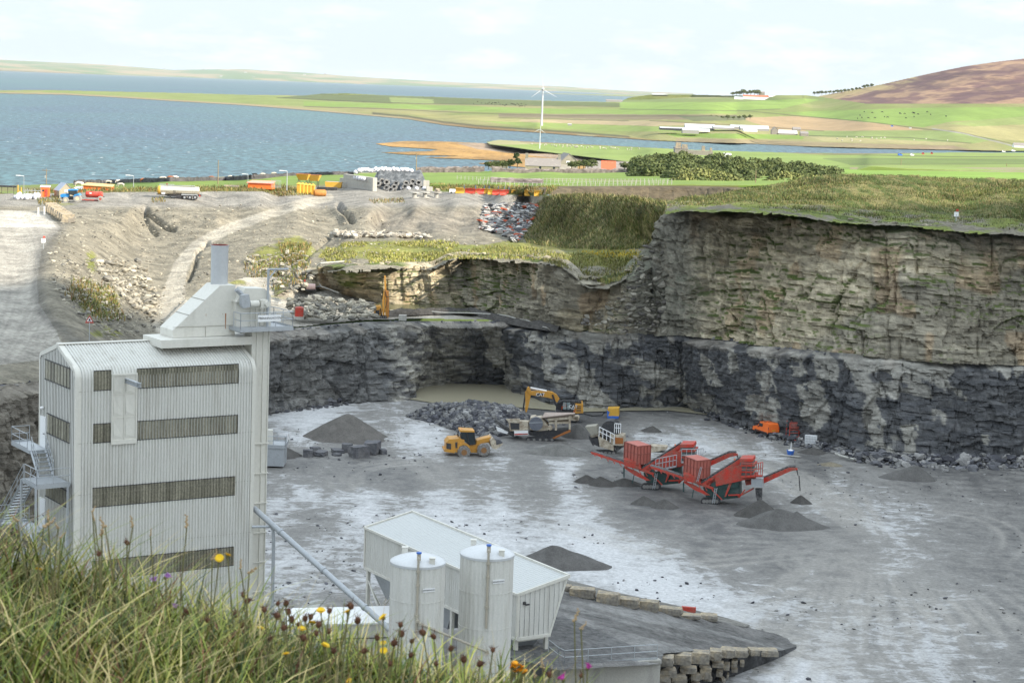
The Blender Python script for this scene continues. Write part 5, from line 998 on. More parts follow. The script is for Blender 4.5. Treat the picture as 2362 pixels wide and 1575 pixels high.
def screener(name,label,dx,dy,grey):
    r=Rig('tracked_screener',label,'screening machine',ZS,1440+dx,928+dy,12.02,-13,'red tracked screening machines'); o=lambda *p:[(x+dx,y+dy) for x,y in p]
    q=lambda x,y:(x+dx,y+dy)
    for v in (-.2,2.2): crawler(r,1245+dx,1440+dx,862+dy,932+dy,v,.45); crawler(r,1420+dx,1640+dx,870+dy,922+dy,v+.1,.45) if v>3 else None
    r.begin().pr(o((1270,760),(1640,700),(1640,860),(1460,880),(1300,850)),.3,2.2); r.pr(o((1320,690),(1640,690),(1610,760),(1380,770)),.1,2.4); r.end('chassis',P_TEAL)
    r.begin().pr(o((740,545),(800,560),(1380,760),(1372,780),(1240,737),(1060,668),(750,568)),.0,.12); r.pr(o((740,545),(800,560),(1380,760),(1372,780),(1240,737),(1060,668),(750,568)),1.15,1.27)
    r.pr(o((1075,690),(1200,740),(1340,835),(1300,835),(1180,780),(1080,712)),0,.12)
    for i in range(9): a=q(770+i*65,562+i*24); b=q(790+i*65,592+i*25); r.bar(a,b,.05)
    f_=r.end('tail_conveyor',P_RED); r.begin().pr(o((735,538),(810,558),(1390,752),(1390,764),(800,570),(735,552)),.14,1.13).end('belt',P_BELT,parent=f_)
    r.begin().bar(q(1075,700),q(1075,800),.09,.1).bar(q(1180,760),q(1160,860),.06,.1).bar(q(1180,760),q(1160,860),.06,1.1); r.end('prop_leg',P_TEAL)
    # hopper body carrying the tall ribbed box
    r.begin().pr(o((1072,620),(1235,665),(1245,725),(1080,690)),-.3,2.3); h_=r.end('feed_hopper',P_RED)
    T_=[r.P(*q(1085,450),1.9),r.P(*q(1215,490),-.45),r.P(*q(1345,487),1.0)]; T_.append(T_[0]+T_[2]-T_[1]); zb_=r.P(*q(1215,672),-.45).z; tz_=T_[1].z
    T_=[Vector((v.x,v.y,tz_)) for v in T_]; Bm=[Vector((v.x,v.y,zb_)) for v in T_]
    r.begin(); r.mb.add(T_+Bm,[(0,1,2,3),(7,6,5,4),(0,4,5,1),(1,5,6,2),(2,6,7,3),(3,7,4,0)]); b_=r.end('ribbed_box',P_REDD)
    r.begin()
    for k in (0,1):
        for i_ in range(5): a=T_[k].lerp(T_[k+1],i_/4); c=Bm[k].lerp(Bm[k+1],i_/4); d_=Vector((-.04 if k==0 else .02,-.05,0)); r.mb.cyl(a+d_,c+d_,.05,n=4)
        for f_ in (0.,.45,1.): r.mb.cyl(T_[k].lerp(Bm[k],f_)+Vector((0,-.05,0)),T_[k+1].lerp(Bm[k+1],f_)+Vector((0,-.05,0)),.05,n=4)
    r.end('box_rib',paint('rib_red',(.30,.09,.07),.6),parent=b_)
    # main belt rising to the screen box
    r.begin().pr(o((1262,715),(1640,470),(1665,500),(1300,745)),.1,.22); r.pr(o((1262,715),(1640,470),(1665,500),(1300,745)),1.5,1.62); r.pr(o((1300,720),(1650,495),(1660,515),(1320,745)),.1,1.6); m_=r.end('main_conveyor',P_RED); r.begin().pr(o((1250,700),(1630,462),(1640,476),(1262,716)),.2,1.5).end('belt',P_BELT,parent=m_)
    r.begin().pr(o((1390,640),(1500,560),(1650,535),(1655,690),(1400,745)),-.15,0); r.pr(o((1390,640),(1500,560),(1650,535),(1655,690),(1400,745)),2.1,2.25); r.end('side_frame',P_RED)
    r.begin().pr(o((1640,470),(1772,470),(1775,500),(1640,505)),-.2,2.2); r.pr(o((1655,530),(1790,530),(1790,548),(1655,548)),-.3,2.3); r.pr(o((1645,595),(1775,598),(1775,612),(1645,608)),-.2,2.2); r.pr(o((1640,650),(1800,640),(1800,665),(1650,690)),-.2,2.2); s_=r.end('screen_box',P_RED)
    r.begin().pr(o((1640,500),(1772,498),(1772,650),(1650,655)),0,2.); r.end('screen_deck',paint('screen_grey_green',(.14,.18,.17),.6,0,.2,3),parent=s_)
    r.begin().pr(o((1530,720),(1562,712),(1500,850),(1485,850)),.0,.2); r.pr(o((1520,830),(1640,825),(1640,838),(1525,842)),.0,.15); r.bar(q(1780,765),q(1620,850),.10,.2); r.bar(q(1690,780),q(1630,860),.08,.2); r.bar(q(1360,780),q(1460,880),.08,0); r.end('red_strut',P_RED)
    # side conveyor to the right
    r.begin().pr(o((1690,690),(1880,665),(2130,560),(2215,560),(2220,580),(2140,598),(1890,712),(1700,735)),.9,1.0); r.pr(o((1690,690),(1880,665),(2130,560),(2215,560),(2220,580),(2140,598),(1890,712),(1700,735)),1.9,2.); c_=r.end('side_conveyor',P_RED)
    r.begin().pr(o((1690,680),(1880,655),(2120,548),(2190,545),(2200,560),(2130,566),(1885,680),(1695,705)),1.,1.9).end('belt',P_BELT,parent=c_)
    r.begin().pr(o((2205,580),(2218,580),(2228,640),(2222,640)),1.3,1.5); r.bar(q(2235,640),q(2245,790),.07,1.4); r.end('stone_stream',P_BELT)
    # walkway rail
    r.begin().rail(o((1650,650),(1800,650),(1865,640)),-.9,1.5,.045,3); r.pr(o((1650,650),(1865,640),(1865,650),(1650,660)),-.9,-.2); r.end('walkway',P_RED if grey else P_GALV)
    if not grey: r.begin().rail(o((1390,730),(1600,690)),-.8,1.3,.045,6); r.pr(o((1390,730),(1600,690),(1600,700),(1390,742)),-.8,-.2); r.end('side_walkway',P_GALV)
    r.begin()
    for d_ in (0,22): r.bar(q(1390+d_,760),q(1362+d_,920),.035,-.35)
    for i in range(9): r.bar(q(1388-i*3,775+i*16),q(1410-i*3,775+i*16),.025,-.35)
    r.end('ladder',P_GALV)
    r.begin().bx(q(1588,490),.8,(.12,.12,.5)).end('beacon',P_ORG)
    if grey:
        r.begin().pr(o((1755,672),(1868,675),(1868,755),(1755,750)),-.6,.6); g_=r.end('discharge_box',P_GALV); r.begin().pr(o((1795,770),(1862,770),(1862,880),(1815,890),(1800,850)),-.2,.3).end('falling_grit',P_BELT,parent=g_)
        r.begin()
        for d_ in (0,16): r.bar(q(1245+d_,550),q(1205+d_,700),.03,-.5)
        for i in range(8): r.bar(q(1243-i*5,560+i*18),q(1259-i*5,560+i*18),.025,-.5)
        r.end('box_ladder',P_GALV)
    return r
screener('s','nearer red tracked screener, to the right, with a grey discharge box dropping grit',0,0,True)
s1=screener('s','farther red tracked screener with the tall dull red box, left of the other one',-625,-118-70+0,False) if False else None
r=None
def screener2():
    # the farther machine stands up and to the left of the first: same build, measured on its own base point
    global ZS; z=ZS; ZS=(1330-137.5,950-33.5,4.3556*1.0); k=screener('s','farther red tracked screener, left of and behind the other one',0,0,False); ZS=z; return k
s2_=screener2()
# ---- cone crusher, cream, behind the farther screener
r=Rig('cone_crusher','cream cone crusher with white railings between the jaw crusher and the red screener','crusher',ZS,300,420,12.02,-10)
crawler(r,180,400,385,440,.3)
r.begin().pr([(215,260),(370,330),(372,390),(240,350)],0,.15); r.pr([(215,240),(330,300),(372,340),(372,390),(230,345)],.3,2.4); r.pr([(330,225),(380,225),(470,240),(470,340),(375,335),(335,300)],0,2.2); r.end('body',P_CREAM)
r.begin().pr([(388,255),(468,262),(468,318),(388,322)],-.05,.02); r.end('grille',P_RUST)
r.begin().disc((335,180),1.15,.3,2.4,20); r.pr([(285,160),(390,165),(390,205),(285,205)],.2,2.3); r.end('crusher_bowl',P_DARK)
r.begin().rail([(225,250),(375,325)],-.6,1.25,.05,4).rail([(380,210),(440,215)],.1,1.2,.05,3); r.end('railing',P_WHITE)
r.begin().pr([(130,240),(330,130),(345,142),(215,240),(140,262)],.6,.7); r.pr([(130,240),(330,130),(345,142),(215,240),(140,262)],1.7,1.8); r.end('feed_conveyor',P_CREAM)
r.begin().pr([(140,235),(320,128),(330,140),(150,250)],.7,1.7); r.end('belt',P_BELT)
r.begin().pr([(85,150),(195,140),(215,215),(150,240)],.2,2.); r.end('feed_chute',paint('ribbed_chute',(.30,.28,.23),.7,0,.2,2))
r.begin().pr([(120,262),(215,262),(230,350),(180,330)],.3,1.6); r.pr([(120,235),(150,260),(175,340),(160,335),(125,270)],.1,.3); r.end('tail_frame',P_DARK)
r.begin().pr([(380,340),(500,300),(500,330),(400,400)],.4,1.5); r.end('discharge_conveyor',P_BELT)
r.begin().pr([(730,340),(900,352),(905,375),(790,400),(740,410)],3.5,5.2); r.end('engine_cover',P_CREAM)
# ---- jaw crusher
r=Rig('jaw_crusher','weathered cream jaw crusher on crawler tracks with an open hopper, under the excavator bucket','crusher',ZX,540,705,12.02,-4)
crawler(r,375,720,662,722,0); crawler(r,375,720,662,722,2.2)
r.begin().pr([(405,600),(905,565),(910,600),(700,690),(420,640)],.4,2.2); r.end('chassis',P_DARK)
r.begin().pr([(690,672),(905,570),(912,598),(715,680)],-.05,.12); r.end('rusty_beam',P_RUST)
r.begin().pr([(135,445),(300,440),(310,470),(405,478),(410,575),(185,590),(170,480)],.0,.15); r.pr([(170,480),(405,490),(405,575),(185,580)],.3,2.3); e_=r.end('power_pack',P_CREAM)
r.begin().pr([(190,490),(300,495),(300,570),(200,570)],-.06,.0); r.end('grille',P_DARK,parent=e_)
r.begin().pr([(238,590),(402,585),(402,635),(238,645)],-.3,-.1); w_=r.end('side_panel',P_WHITE); r.begin().pr([(240,622),(400,616),(400,630),(240,638)],-.33,-.3).end('red_stripe',P_RED,parent=w_)
c_=r.P(498,505,-.1); k=r.begin(); r.disc((498,505),r.m(83),-.25,.15,28); fl=r.end('flywheel_guard',paint('guard_grey',(.16,.17,.20),.4,.2,.08,2)); r.begin().pr([(415,487),(580,482),(580,490),(415,496)],-.28,-.25).end('guard_strap',P_GALV,parent=fl)
r.begin().pr([(415,475),(430,430),(480,422),(500,440),(560,430),(640,520),(640,580),(500,590),(420,570)],.2,2.2); r.end('jaw_body',P_CREAM)
r.begin().disc((665,550),r.m(30),-.1,.3,16); r.pr([(630,440),(930,420),(930,445),(640,470)],.1,.25); r.pr([(720,430),(750,430),(748,580),(722,580)],0,.25); r.pr([(890,405),(915,405),(910,570),(888,570)],0,.25); r.pr([(650,485),(890,480),(890,500),(650,505)],.1,.25); r.end('feeder_frame',P_CREAM)
r.begin().pr([(640,440),(900,425),(890,480),(660,490)],.4,2.2); r.end('vibrating_feeder',paint('feeder_brown',(.22,.17,.12),.8,0,.3,3))
V=[r.P(565,430,-.2),r.P(965,385,-.2),r.P(965,375,3.4),r.P(600,372,3.4)]; lo=[r.P(640,445,.5),r.P(900,428,.5),r.P(900,420,2.2),r.P(650,432,2.2)]
mb=MB()
for i in range(4):
    a,b_,c,d_=V[i],V[(i+1)%4],lo[(i+1)%4],lo[i]; nrm=(b_-a).cross(d_-a).normalized()*.08; mb.add([a,b_,c,d_,a+nrm,b_+nrm,c+nrm,d_+nrm],[(0,1,2,3),(4,5,6,7),(0,1,5,4),(1,2,6,5),(2,3,7,6),(3,0,4,7)])
mb.build('hopper',paint('hopper_pinkish',(.36,.29,.25),.7,0,.2,1.5,dirt=(.2,.15,.12)),r.root)
r.begin().disc((985,440),r.m(28),.6,1.9,14); r.pr([(915,415),(1000,412),(1000,468),(915,462)],.6,1.9); r.end('rear_drum',P_CREAM)
r.begin().pr([(20,540),(70,560),(165,605),(155,625),(40,590)],.6,1.2); r.end('side_chute',P_WHITE)
r.begin().pr([(0,470),(20,455),(140,540),(250,640),(380,700),(380,735),(220,660),(100,560)],1.,1.9); r.end('discharge_conveyor',P_BELT)
# ---- excavator
r=Rig('excavator','yellow and black tracked excavator reaching over the jaw crusher with its bucket down','excavator',ZX,930,470,12.02,0)
ro=r.root
r.begin().pr([(960,262),(1060,265),(1062,375),(935,378)],-1.3,1.5); bd=r.end('engine_house',P_YEL)
r.begin()
for i in range(4): r.pr([(980,290+i*20),(1036,290+i*20),(1034,299+i*20),(979,299+i*20)],-1.34,-1.3)
r.end('vent_slot',P_DARK,parent=bd)
r.begin().pr([(918,262),(968,264),(940,375),(915,360)],-1.33,1.5); bb=r.end('black_panel',P_BLK,parent=bd)
r.begin().pr([(938,375),(968,318),(968,345),(950,378)],-1.36,-1.33).end('red_flash',P_RED,parent=bd)
r.begin().pr([(735,345),(960,350),(1062,378),(1062,395),(740,365)],-1.2,1.4); r.end('slew_deck',P_DARK)
r.begin().pr([(750,258),(815,235),(815,345),(735,345)],.2,1.4); r.pr([(740,270),(800,240),(810,345),(735,350)],-.2,.2); r.end('boom_mount',P_BLK)
r.begin().pr([(812,228),(918,232),(922,248),(812,244)],-1.3,-.1); r.pr([(812,330),(915,335),(915,350),(812,346)],-1.3,-.1)
for x in (812,862,910): r.pr([(x,240),(x+8,240),(x+8,345),(x,345)],-1.3,-1.22); r.pr([(x,240),(x+8,240),(x+8,345),(x,345)],-.2,-.12)
cb=r.end('cab',P_BLK); m_,t,b=newmat('clear_cab_glass'); b.inputs['Base Color'].default_value=(.35,.42,.42,1); b.inputs['Alpha'].default_value=.45; b.inputs['Roughness'].default_value=.05
r.begin().pr([(820,246),(905,248),(905,332),(820,330)],-1.28,-1.26).end('window',m_,parent=cb)
r.begin().pr([(925,240),(1035,245),(1035,262),(925,258)],-.9,1.3); r.rail([(970,262),(1035,266)],-1.1,.5,.04,3); r.end('engine_hood',P_BLUE if False else P_DARK)
# boom as a tapered curved box
P1=[(778,205),(745,160),(700,130),(640,118),(560,120),(440,118),(415,68),(400,68),(385,100),(440,160),(560,178),(650,192),(700,210),(750,250)]
r.begin().pr(P1,-.05,.75); bo=r.end('boom',P_YEL)
r.begin().pr([(500,165),(520,140),(590,140),(575,172)],-.08,-.05); lg=r.end('black_label',P_BLK,parent=bo)
def put(txt,x,y,v,s,par,name='lettering',mat=P_WHITE): p=r.P(x,y,v); text_part(txt,s,mat,par,Matrix.Translation(p)@Matrix.Rotation(R(90),4,'X'),name,.01)
put('CAT',550,156,-.12,.62,bo); put('CAT',941,300,-1.38,.6,bb); put('336',935,325,-1.38,.32,bb)
r.begin().pr([(405,72),(440,130),(435,170),(400,330),(385,365),(368,362),(372,240),(368,130)],.1,.65); st_=r.end('stick',P_YEL)
r.begin().bar((432,72),(625,112),.14,.35); r.bar((432,80),(520,100),.09,.35); r.end('stick_cylinder',P_WHITE)
r.begin().bar((695,155),(740,290),.13,-.15); r.bar((695,155),(740,290),.13,.85); r.end('boom_cylinder',P_DARK)
r.begin().bar((375,140),(350,290),.13,.35); r.bar((350,290),(345,350),.1,.35); r.end('bucket_cylinder',P_DARK)
r.begin().pr([(235,365),(300,350),(362,375),(360,400),(325,450),(295,440),(265,405),(232,395)],-.6,1.3); r.pr([(325,445),(345,410),(362,372),(372,380),(355,430),(332,458)],-.6,1.3); r.end('bucket',P_CREAM)
for v in (-1.3,1.0):
    crawler(r,760,1010,395,470,v,.6)
r.begin().pr([(810,400),(960,400),(960,450),(810,450)],-.8,1.).end('undercarriage',P_DARK)
# operator: one continuous seated figure grown with a skin modifier
def skinfig(name,verts,edges,radii,mat,sub=1):
    me=bpy.data.meshes.new(name); me.from_pydata([v for v in verts],edges,[]); o=bpy.data.objects.new(name,me); sc.collection.objects.link(o)
    m=o.modifiers.new('s','SKIN'); 
    if not me.skin_vertices: 
        bpy.context.view_layer.objects.active=o
    for i,rr_ in enumerate(radii): me.skin_vertices[0].data[i].radius=(rr_,rr_) if not isinstance(rr_,tuple) else rr_
    me.skin_vertices[0].data[0].use_root=True
    s=o.modifiers.new('u','SUBSURF'); s.levels=sub; s.render_levels=sub
    dg=bpy.context.evaluated_depsgraph_get(); m2=bpy.data.meshes.new_from_object(o.evaluated_get(dg)); bpy.data.objects.remove(o); m2.name=name; m2.materials.clear(); m2.materials.append(mat)
    m2.polygons.foreach_set('use_smooth',[True]*len(m2.polygons)); return m2
HV=paint('hi_vis_orange',(.85,.13,.02),.7)
try:
    pm=skinfig('person',[(0,0,.5),(0,0,.8),(0,0,1.02),(0,0,1.12),(0,0,1.28),(.2,0,.98),(.33,.12,.8),(.3,.4,.78),(-.2,0,.98),(-.33,.12,.8),(-.3,.4,.78),(.1,.05,.48),(.14,.45,.5),(.14,.5,.1),(-.1,.05,.48),(-.14,.45,.5),(-.14,.5,.1)],[(0,1),(1,2),(2,3),(3,4),(2,5),(5,6),(6,7),(2,8),(8,9),(9,10),(0,11),(11,12),(12,13),(0,14),(14,15),(15,16)],[.15,.15,.13,.055,.10,.07,.05,.035,.07,.05,.035,.09,.07,.05,.09,.07,.05],HV)
    pp=r.P(855,335,-.7); Mw=Matrix.Rotation(r.yaw,4,'Z'); link('person',pm,None,Vector(r.o)+Mw@pp-Vector((0,0,.1)),R(90),'operator in an orange jacket sitting in the excavator cab','person',scale=(1.1,1.1,1.1))
except Exception as ex: print('SKIN FAIL',ex)
# ---- wheel loader
r=Rig('wheel_loader','yellow wheel loader with a raised cab driving right, bucket in front','wheel loader',ZL,760,805,12.02,8)
def wheel(r,x,y,rad,v0,v1,mat=P_TYRE,rim=P_YEL,name='wheel'):
    p=r.P(x,y,v0); w_=v1-v0; root=bpy.data.objects.new(name,None); sc.collection.objects.link(root); root.parent=r.root; root.location=p+Vector((0,w_/2,0))
    MB().lathe([(rad*.42,-w_/2),(rad*.86,-w_/2),(rad*.97,-w_*.38),(rad,-w_*.2),(rad,w_*.2),(rad*.97,w_*.38),(rad*.86,w_/2),(rad*.42,w_/2)],n=28,ax='Y').build('tyre',mat,root,smooth='auto')
    mb=MB(); mb.lathe([(.02,-w_*.36),(rad*.42,-w_*.36),(rad*.45,-w_*.52),(rad*.42,-w_*.52)],n=20,ax='Y'); mb.lathe([(.02,-w_*.5),(rad*.2,-w_*.5),(rad*.22,-w_*.3)],n=12,ax='Y'); mb.build('rim',rim,root,smooth='auto')
    mb=MB()
    for i in range(22):
        a=2*math.pi*i/22; mb.box((rad*math.cos(a)*1.0,(.22 if i%2 else -.22)*w_,rad*math.sin(a)*1.0),(.10*rad,w_*.5,.09*rad),ry=-a)
    mb.build('tread',mat,root); return root
P_RIMB=paint('dusty_brown_rim',(.26,.13,.05),.7,0,.2,3)
for x_,y_ in ((662,768),(876,745)): wheel(r,x_,y_,.80,-.55,.1,P_TYRE,P_RIMB); wheel(r,x_,y_,.80,1.8,2.5,P_TYRE,P_RIMB)
r.begin().pr([(465,665),(500,625),(610,618),(665,635),(665,690),(600,700),(590,770),(468,745)],-.2,2.2); r.pr([(445,735),(560,745),(560,775),(445,760)],-.3,2.3); r.pr([(590,700),(620,670),(680,668),(725,700),(735,760),(715,760),(700,700),(650,685),(610,705),(598,760)],-.4,.2); b_=r.end('rear_body',P_YEL)
r.begin().pr([(470,665),(520,672),(520,735),(470,728)],-.24,-.2); r.pr([(565,660),(590,655),(585,720),(568,720)],-.24,-.2); r.end('radiator_grille',P_DARK,parent=b_)
r.begin().pr([(700,690),(790,680),(800,640),(860,620),(950,600),(970,640),(900,660),(860,690),(800,770),(720,770)],.3,1.8); r.pr([(800,740),(830,690),(880,680),(925,705),(935,740),(920,740),(900,700),(850,700),(815,745)],-.35,.2); r.end('front_frame',P_YEL)
r.begin().pr([(618,525),(775,535),(775,550),(615,545)],-.1,1.9); r.end('cab_roof',P_YEL)
r.begin().pr([(625,545),(770,550),(790,680),(720,690),(630,620)],.05,1.75); cb=r.end('cab',P_GLASS)
r.begin()
for x0,x1 in ((625,630),(690,715),(768,785)): r.bar((x0,545),(x1,680),.06,0); r.bar((x0,545),(x1,680),.06,1.8)
r.end('cab_pillar',P_BLK,parent=cb)
r.begin().pr([(880,630),(940,605),(960,625),(985,700),(1000,735),(975,725),(930,660),(890,665)],.5,.75); r.pr([(880,630),(940,605),(960,625),(985,700),(1000,735),(975,725),(930,660),(890,665)],1.35,1.6); r.end('lift_arm',P_YEL)
r.begin().pr([(945,640),(975,610),(1005,640),(1010,690),(1085,672),(1060,700),(1005,738),(960,715)],-.6,2.6); r.end('bucket',P_CREAM)
r.begin().pr([(985,615),(1040,630),(1085,665),(1010,685),(1000,640)],-.4,2.4); r.end('load',P_SLATE)
r.begin().bar((595,620),(595,560),.09,1.4); r.end('exhaust',P_DARK); r.begin().bx((635,518),.8,(.16,.16,.2)).end('beacon',P_ORG)
r.begin().pr([(455,690),(500,640),(600,560),(610,600),(520,650)],2.8,3.);r.end('access_steps',P_DARK)
# ---- compressor, van, cage, water tank, bucket
r=Rig('compressor','yellow and blue wheeled generator box with a black hose','generator',ZL,2275,400,12.02,-6)
r.begin().pr([(2215,295),(2340,292),(2340,375),(2215,372)],0,2.0); b_=r.end('canopy',P_YELP); r.begin().pr([(2212,372),(2340,376),(2335,402),(2215,398)],-.05,2.05); r.pr([(2212,310),(2240,330),(2225,372),(2212,370)],-.04,0); r.end('base',P_BLUE); r.begin().pr([(2213,295),(2216,295),(2216,372),(2213,372)],-.03,2.03).end('end_panel',P_BLUE)
r.begin().bars([(2215,330),(2175,340),(2160,365),(2050,370),(1950,345)],.09,1.); r.end('hose',P_BLK)
ZV=(1700,950,7.84)
r=Rig('orange_van','small orange van seen from behind with dark bumpers','van',ZV,655,465,12.02,6)
V=[];prof=[(0,.55),(0,1.1),(.06,1.75),(.2,1.86),(1.2,1.9),(2.3,1.86),(2.9,1.2),(3.9,.98),(4.0,.5)]
mb=MB(); W2=.86
sec=[(y,z) for y,z in prof]; L_=[Vector((-W2*(.86 if z>1.1 else 1),y,z)) for y,z in sec]; Rr=[Vector((W2*(.86 if z>1.1 else 1),y,z)) for y,z in sec]; n=len(sec)
mb.add(L_+Rr,[tuple(range(n)),tuple(range(n,2*n))[::-1]]+[(i,(i+1)%n,n+(i+1)%n,n+i) for i in range(n)]); bd=mb.build('body',P_ORG,r.root,smooth='auto')
MB().box((0,-.05,.55),(1.74,.16,.34)).build('rear_bumper',P_DARK,r.root); mb=MB(); mb.box((0,-.02,.95),(.52,.05,.13)); mb.build('number_plate',P_YELP,r.root)
mb=MB(); mb.box((-.80,2.0,1.45),(.06,.9,.42)); mb.build('side_window',P_GLASS,r.root)
MB().box((-.87,1.8,.62),(.03,3.2,.14)).build('side_strip',P_DARK,r.root)
for x_ in (-.82,.82): MB().box((x_,-.0,1.25),(.1,.05,.32)).build('tail_light',P_RED,r.root); MB().box((x_*1.15,2.4,1.2),(.16,.1,.14)).build('mirror',P_DARK,r.root)
for x_ in (-.78,.78):
    for y_ in (.6,3.2): mb=MB(); mb.lathe([(.02,-.1),(.3,-.1),(.31,-.05),(.31,.1),(.02,.1)],(x_,y_,.31),16,'X'); mb.build('wheel',P_BLK,r.root)
MB().cyl((-.3,1.2,1.88),(-.3,1.2,2.05),.07).build('beacon',P_ORG,r.root); MB().box((0,1.4,1.93),(1.3,.06,.06)).build('roof_bar',P_DARK,r.root)
r.root.rotation_euler=(0,0,R(24))
r=Rig('man_cage','red steel mesh lifting cage with one tall side','cage',ZV,1100,518,12.02,10)
mb=MB(); a,b_,h_,H_=2.0,1.5,1.1,2.4; x0,x1=-.9,.6
mb.box((.1,.7,.06),(2.6,1.5,.1))
for x,y,h in ((-1.2,0,H_),(-1.2,1.4,H_),(.1,0,H_),(.1,1.4,H_),(1.4,0,1.4),(1.4,1.4,1.4)): mb.cyl((x,y,0),(x,y,h),.06,n=4)
for z in (.5,1.0,1.4): 
    for y in (0,1.4): mb.cyl((-1.2,y,z),(1.4,y,z),.045,n=4)
for z in (1.7,H_):
    for y in (0,1.4): mb.cyl((-1.2,y,z),(.1,y,z),.045,n=4)
mb.build('frame',P_RED,r.root); mb=MB()
for i in range(14): mb.cyl((-1.2+i*.1,0,1.6),(-1.2+i*.1,0,H_),.018,n=4)
for i in range(8): mb.cyl((-1.2,0,1.6+i*.1),(.1,0,1.6+i*.1),.018,n=4)
mb.build('mesh_panel',P_REDD,r.root)
r=Rig('water_tank','white plastic cube tank in a wire cage on the quarry floor','cube tank',ZV,1330,622,12.02,-8)
mb=MB(); mb.box((0,.6,.75),(1.5,1.1,1.15)); mb.build('plastic_bottle',P_WHITE,r.root); mb=MB(); mb.box((0,.6,.08),(1.6,1.2,.14)); 
for i in range(9): x=-.8+i*.2; mb.cyl((x,.0,.1),(x,.0,1.4),.02,n=4); mb.cyl((x,1.2,.1),(x,1.2,1.4),.02,n=4)
for z in (.3,.65,1.0,1.38): mb.cyl((-.8,0,z),(.8,0,z),.025,n=4)
mb.build('wire_cage',P_GALV,r.root)
r=Rig('blue_bucket','small blue tub with a pole standing in it','tub',ZV,965,770,12.02,0)
MB().lathe([(.38,0),(.5,.55),(.44,.55),(.34,.05)],n=16).build('tub',P_BLUE,r.root); MB().cyl((0,0,.1),(.05,0,1.6),.04).build('pole',P_WHITE,r.root); MB().ball((0,0,.55),.36,8,4,(1,1,.4)).build('lime_fill',P_WHITE,r.root)
def hose(label,pts,r_,mat,z=12.12,nm='hose',zm=None):
    P=[g((zm[0]+x/zm[2]) if zm else x,(zm[1]+y/zm[2]) if zm else y,z) for x,y in pts]; o_=P[0].copy(); Q=[]
    for i in range(len(P)-1):                              # Catmull-Rom
        p0=P[max(i-1,0)];p1=P[i];p2=P[i+1];p3=P[min(i+2,len(P)-1)]
        for k in range(6): t_=k/6; Q.append(.5*((2*p1)+(p2-p0)*t_+(2*p0-5*p1+4*p2-p3)*t_**2+(3*p1-p0-3*p2+p3)*t_**3)-o_)
    Q.append(P[-1]-o_); o=MB().tube(Q,r_,6).build(nm,mat,None,smooth='auto'); o.location=o_; return tag(o,label,'hose')
hose('black hose lying left of the orange van',[(130,295),(250,325),(380,355),(480,380)],.16,P_BLK,zm=ZV)
hose('black hose between the van and the red cage',[(780,350),(900,370),(1030,385)],.09,P_BLK,zm=ZV)
P_HOSE=paint('pale_hose',(.45,.44,.40),.6)
hose('long pale hose looped beside the white cube tank',[(1280,380),(1400,440),(1500,480),(1620,520),(1760,585),(1900,580),(2010,600),(1880,600),(1700,600)],.10,P_HOSE,zm=ZV)
hose('pale hose loop closest to the cliff foot',[(1340,390),(1450,415),(1550,430),(1555,480),(1600,530),(1500,520),(1460,545),(1560,570)],.09,P_HOSE,zm=ZV)
hose('short straight pale pipe near the cliff foot',[(1590,465),(1710,505)],.10,P_HOSE,zm=ZV,nm='pipe')
hose('long pale bent pipe on the rubble right of the small heap',[(1780,745),(1880,790),(2110,850)],.13,P_HOSE,z=12.4,zm=ZV,nm='pipe')
for (x,y,w_,d_,yw,l) in ((960,805,2.6,.4,-20,'pale plank lying in front of the blue tub'),): o=MB().box((0,0,.08),(w_,d_,.1)).build('plank',P_CONC); o.location=g(ZV[0]+x/ZV[2],ZV[1]+y/ZV[2],12.05); o.rotation_euler=(0,0,R(yw)); tag(o,l,'plank')
# ---- heaps
M_GRIT=vcmat('grit_heap',.8,7.,.34,.95,.9,8.,bdist=.12)
def heap(label,apex,w_px,basey,col,seed,ridge=None,sq=.8,rock=0):
    """apex pixel, half widths in px left/right, base row -> conical pile with slumped flanks"""
    c=g(apex[0],basey,12.); mpp=c.y/FPX; rl,rr_=w_px[0]*mpp,w_px[1]*mpp; R0=(rl+rr_)/2*sq; cy=c.y+R0*.75
    zt=(dd(apex[0],apex[1],cy).z-12.)*1.04; n=72; V=[];C=[]
    rings=26
    for k in range(rings+1):
        f_=k/rings
        for i in range(n):
            a=2*math.pi*i/n; rx=(rr_ if math.cos(a)>0 else rl); rad=f_*(1+.28*(float(vn(math.cos(a)*2+5,math.sin(a)*2+5,seed,s=seed))-.5))
            x=rx*rad*math.cos(a); y=R0*rad*math.sin(a)*1.; 
            h=zt*(max(0,1-(math.sqrt(f_*f_+.006)-.04)*1.06)**.97 if not rock else (1-f_)**.8)
            V.append([x,y,h])
    V=np.array(V); V[:,2]=zt*(np.clip(V[:,2]/zt,0,1)); V[:,2]=np.where(V[:,2]/zt>.96,zt*.96+(V[:,2]-zt*.96)*.5,V[:,2])
    V[:,2]+= .12*zt*(fbm(V[:,0]*.6,V[:,1]*.6,s=seed+2)-.5)*np.clip(V[:,2]/zt*3,0,1); V[:,2]-=.03
    if ridge is not None:
        rx,ry,rh=ridge; d=np.hypot((V[:,0]-rx)/max(rl,rr_)*2.0,(V[:,1]-ry)/R0*1.5); V[:,2]=np.maximum(V[:,2],zt*rh*np.clip(1-d,0,1))
    nz_=fbm(V[:,0]*2,V[:,1]*2,V[:,2]*2,s=seed+4); C=mixc(np.array(col)*.85,np.array(col)*1.15,nz_)
    F=[(k*n+i,k*n+(i+1)%n,(k+1)*n+(i+1)%n,(k+1)*n+i) for k in range(rings) for i in range(n)]
    o=npmesh('gravel_heap',V,F,M_GRIT,C,kind=None); o.location=(c.x,cy,12.0); return tag(o,label,'gravel heap')
K=(.085,.08,.075); K2=(.095,.09,.085); K3=(.12,.115,.11)
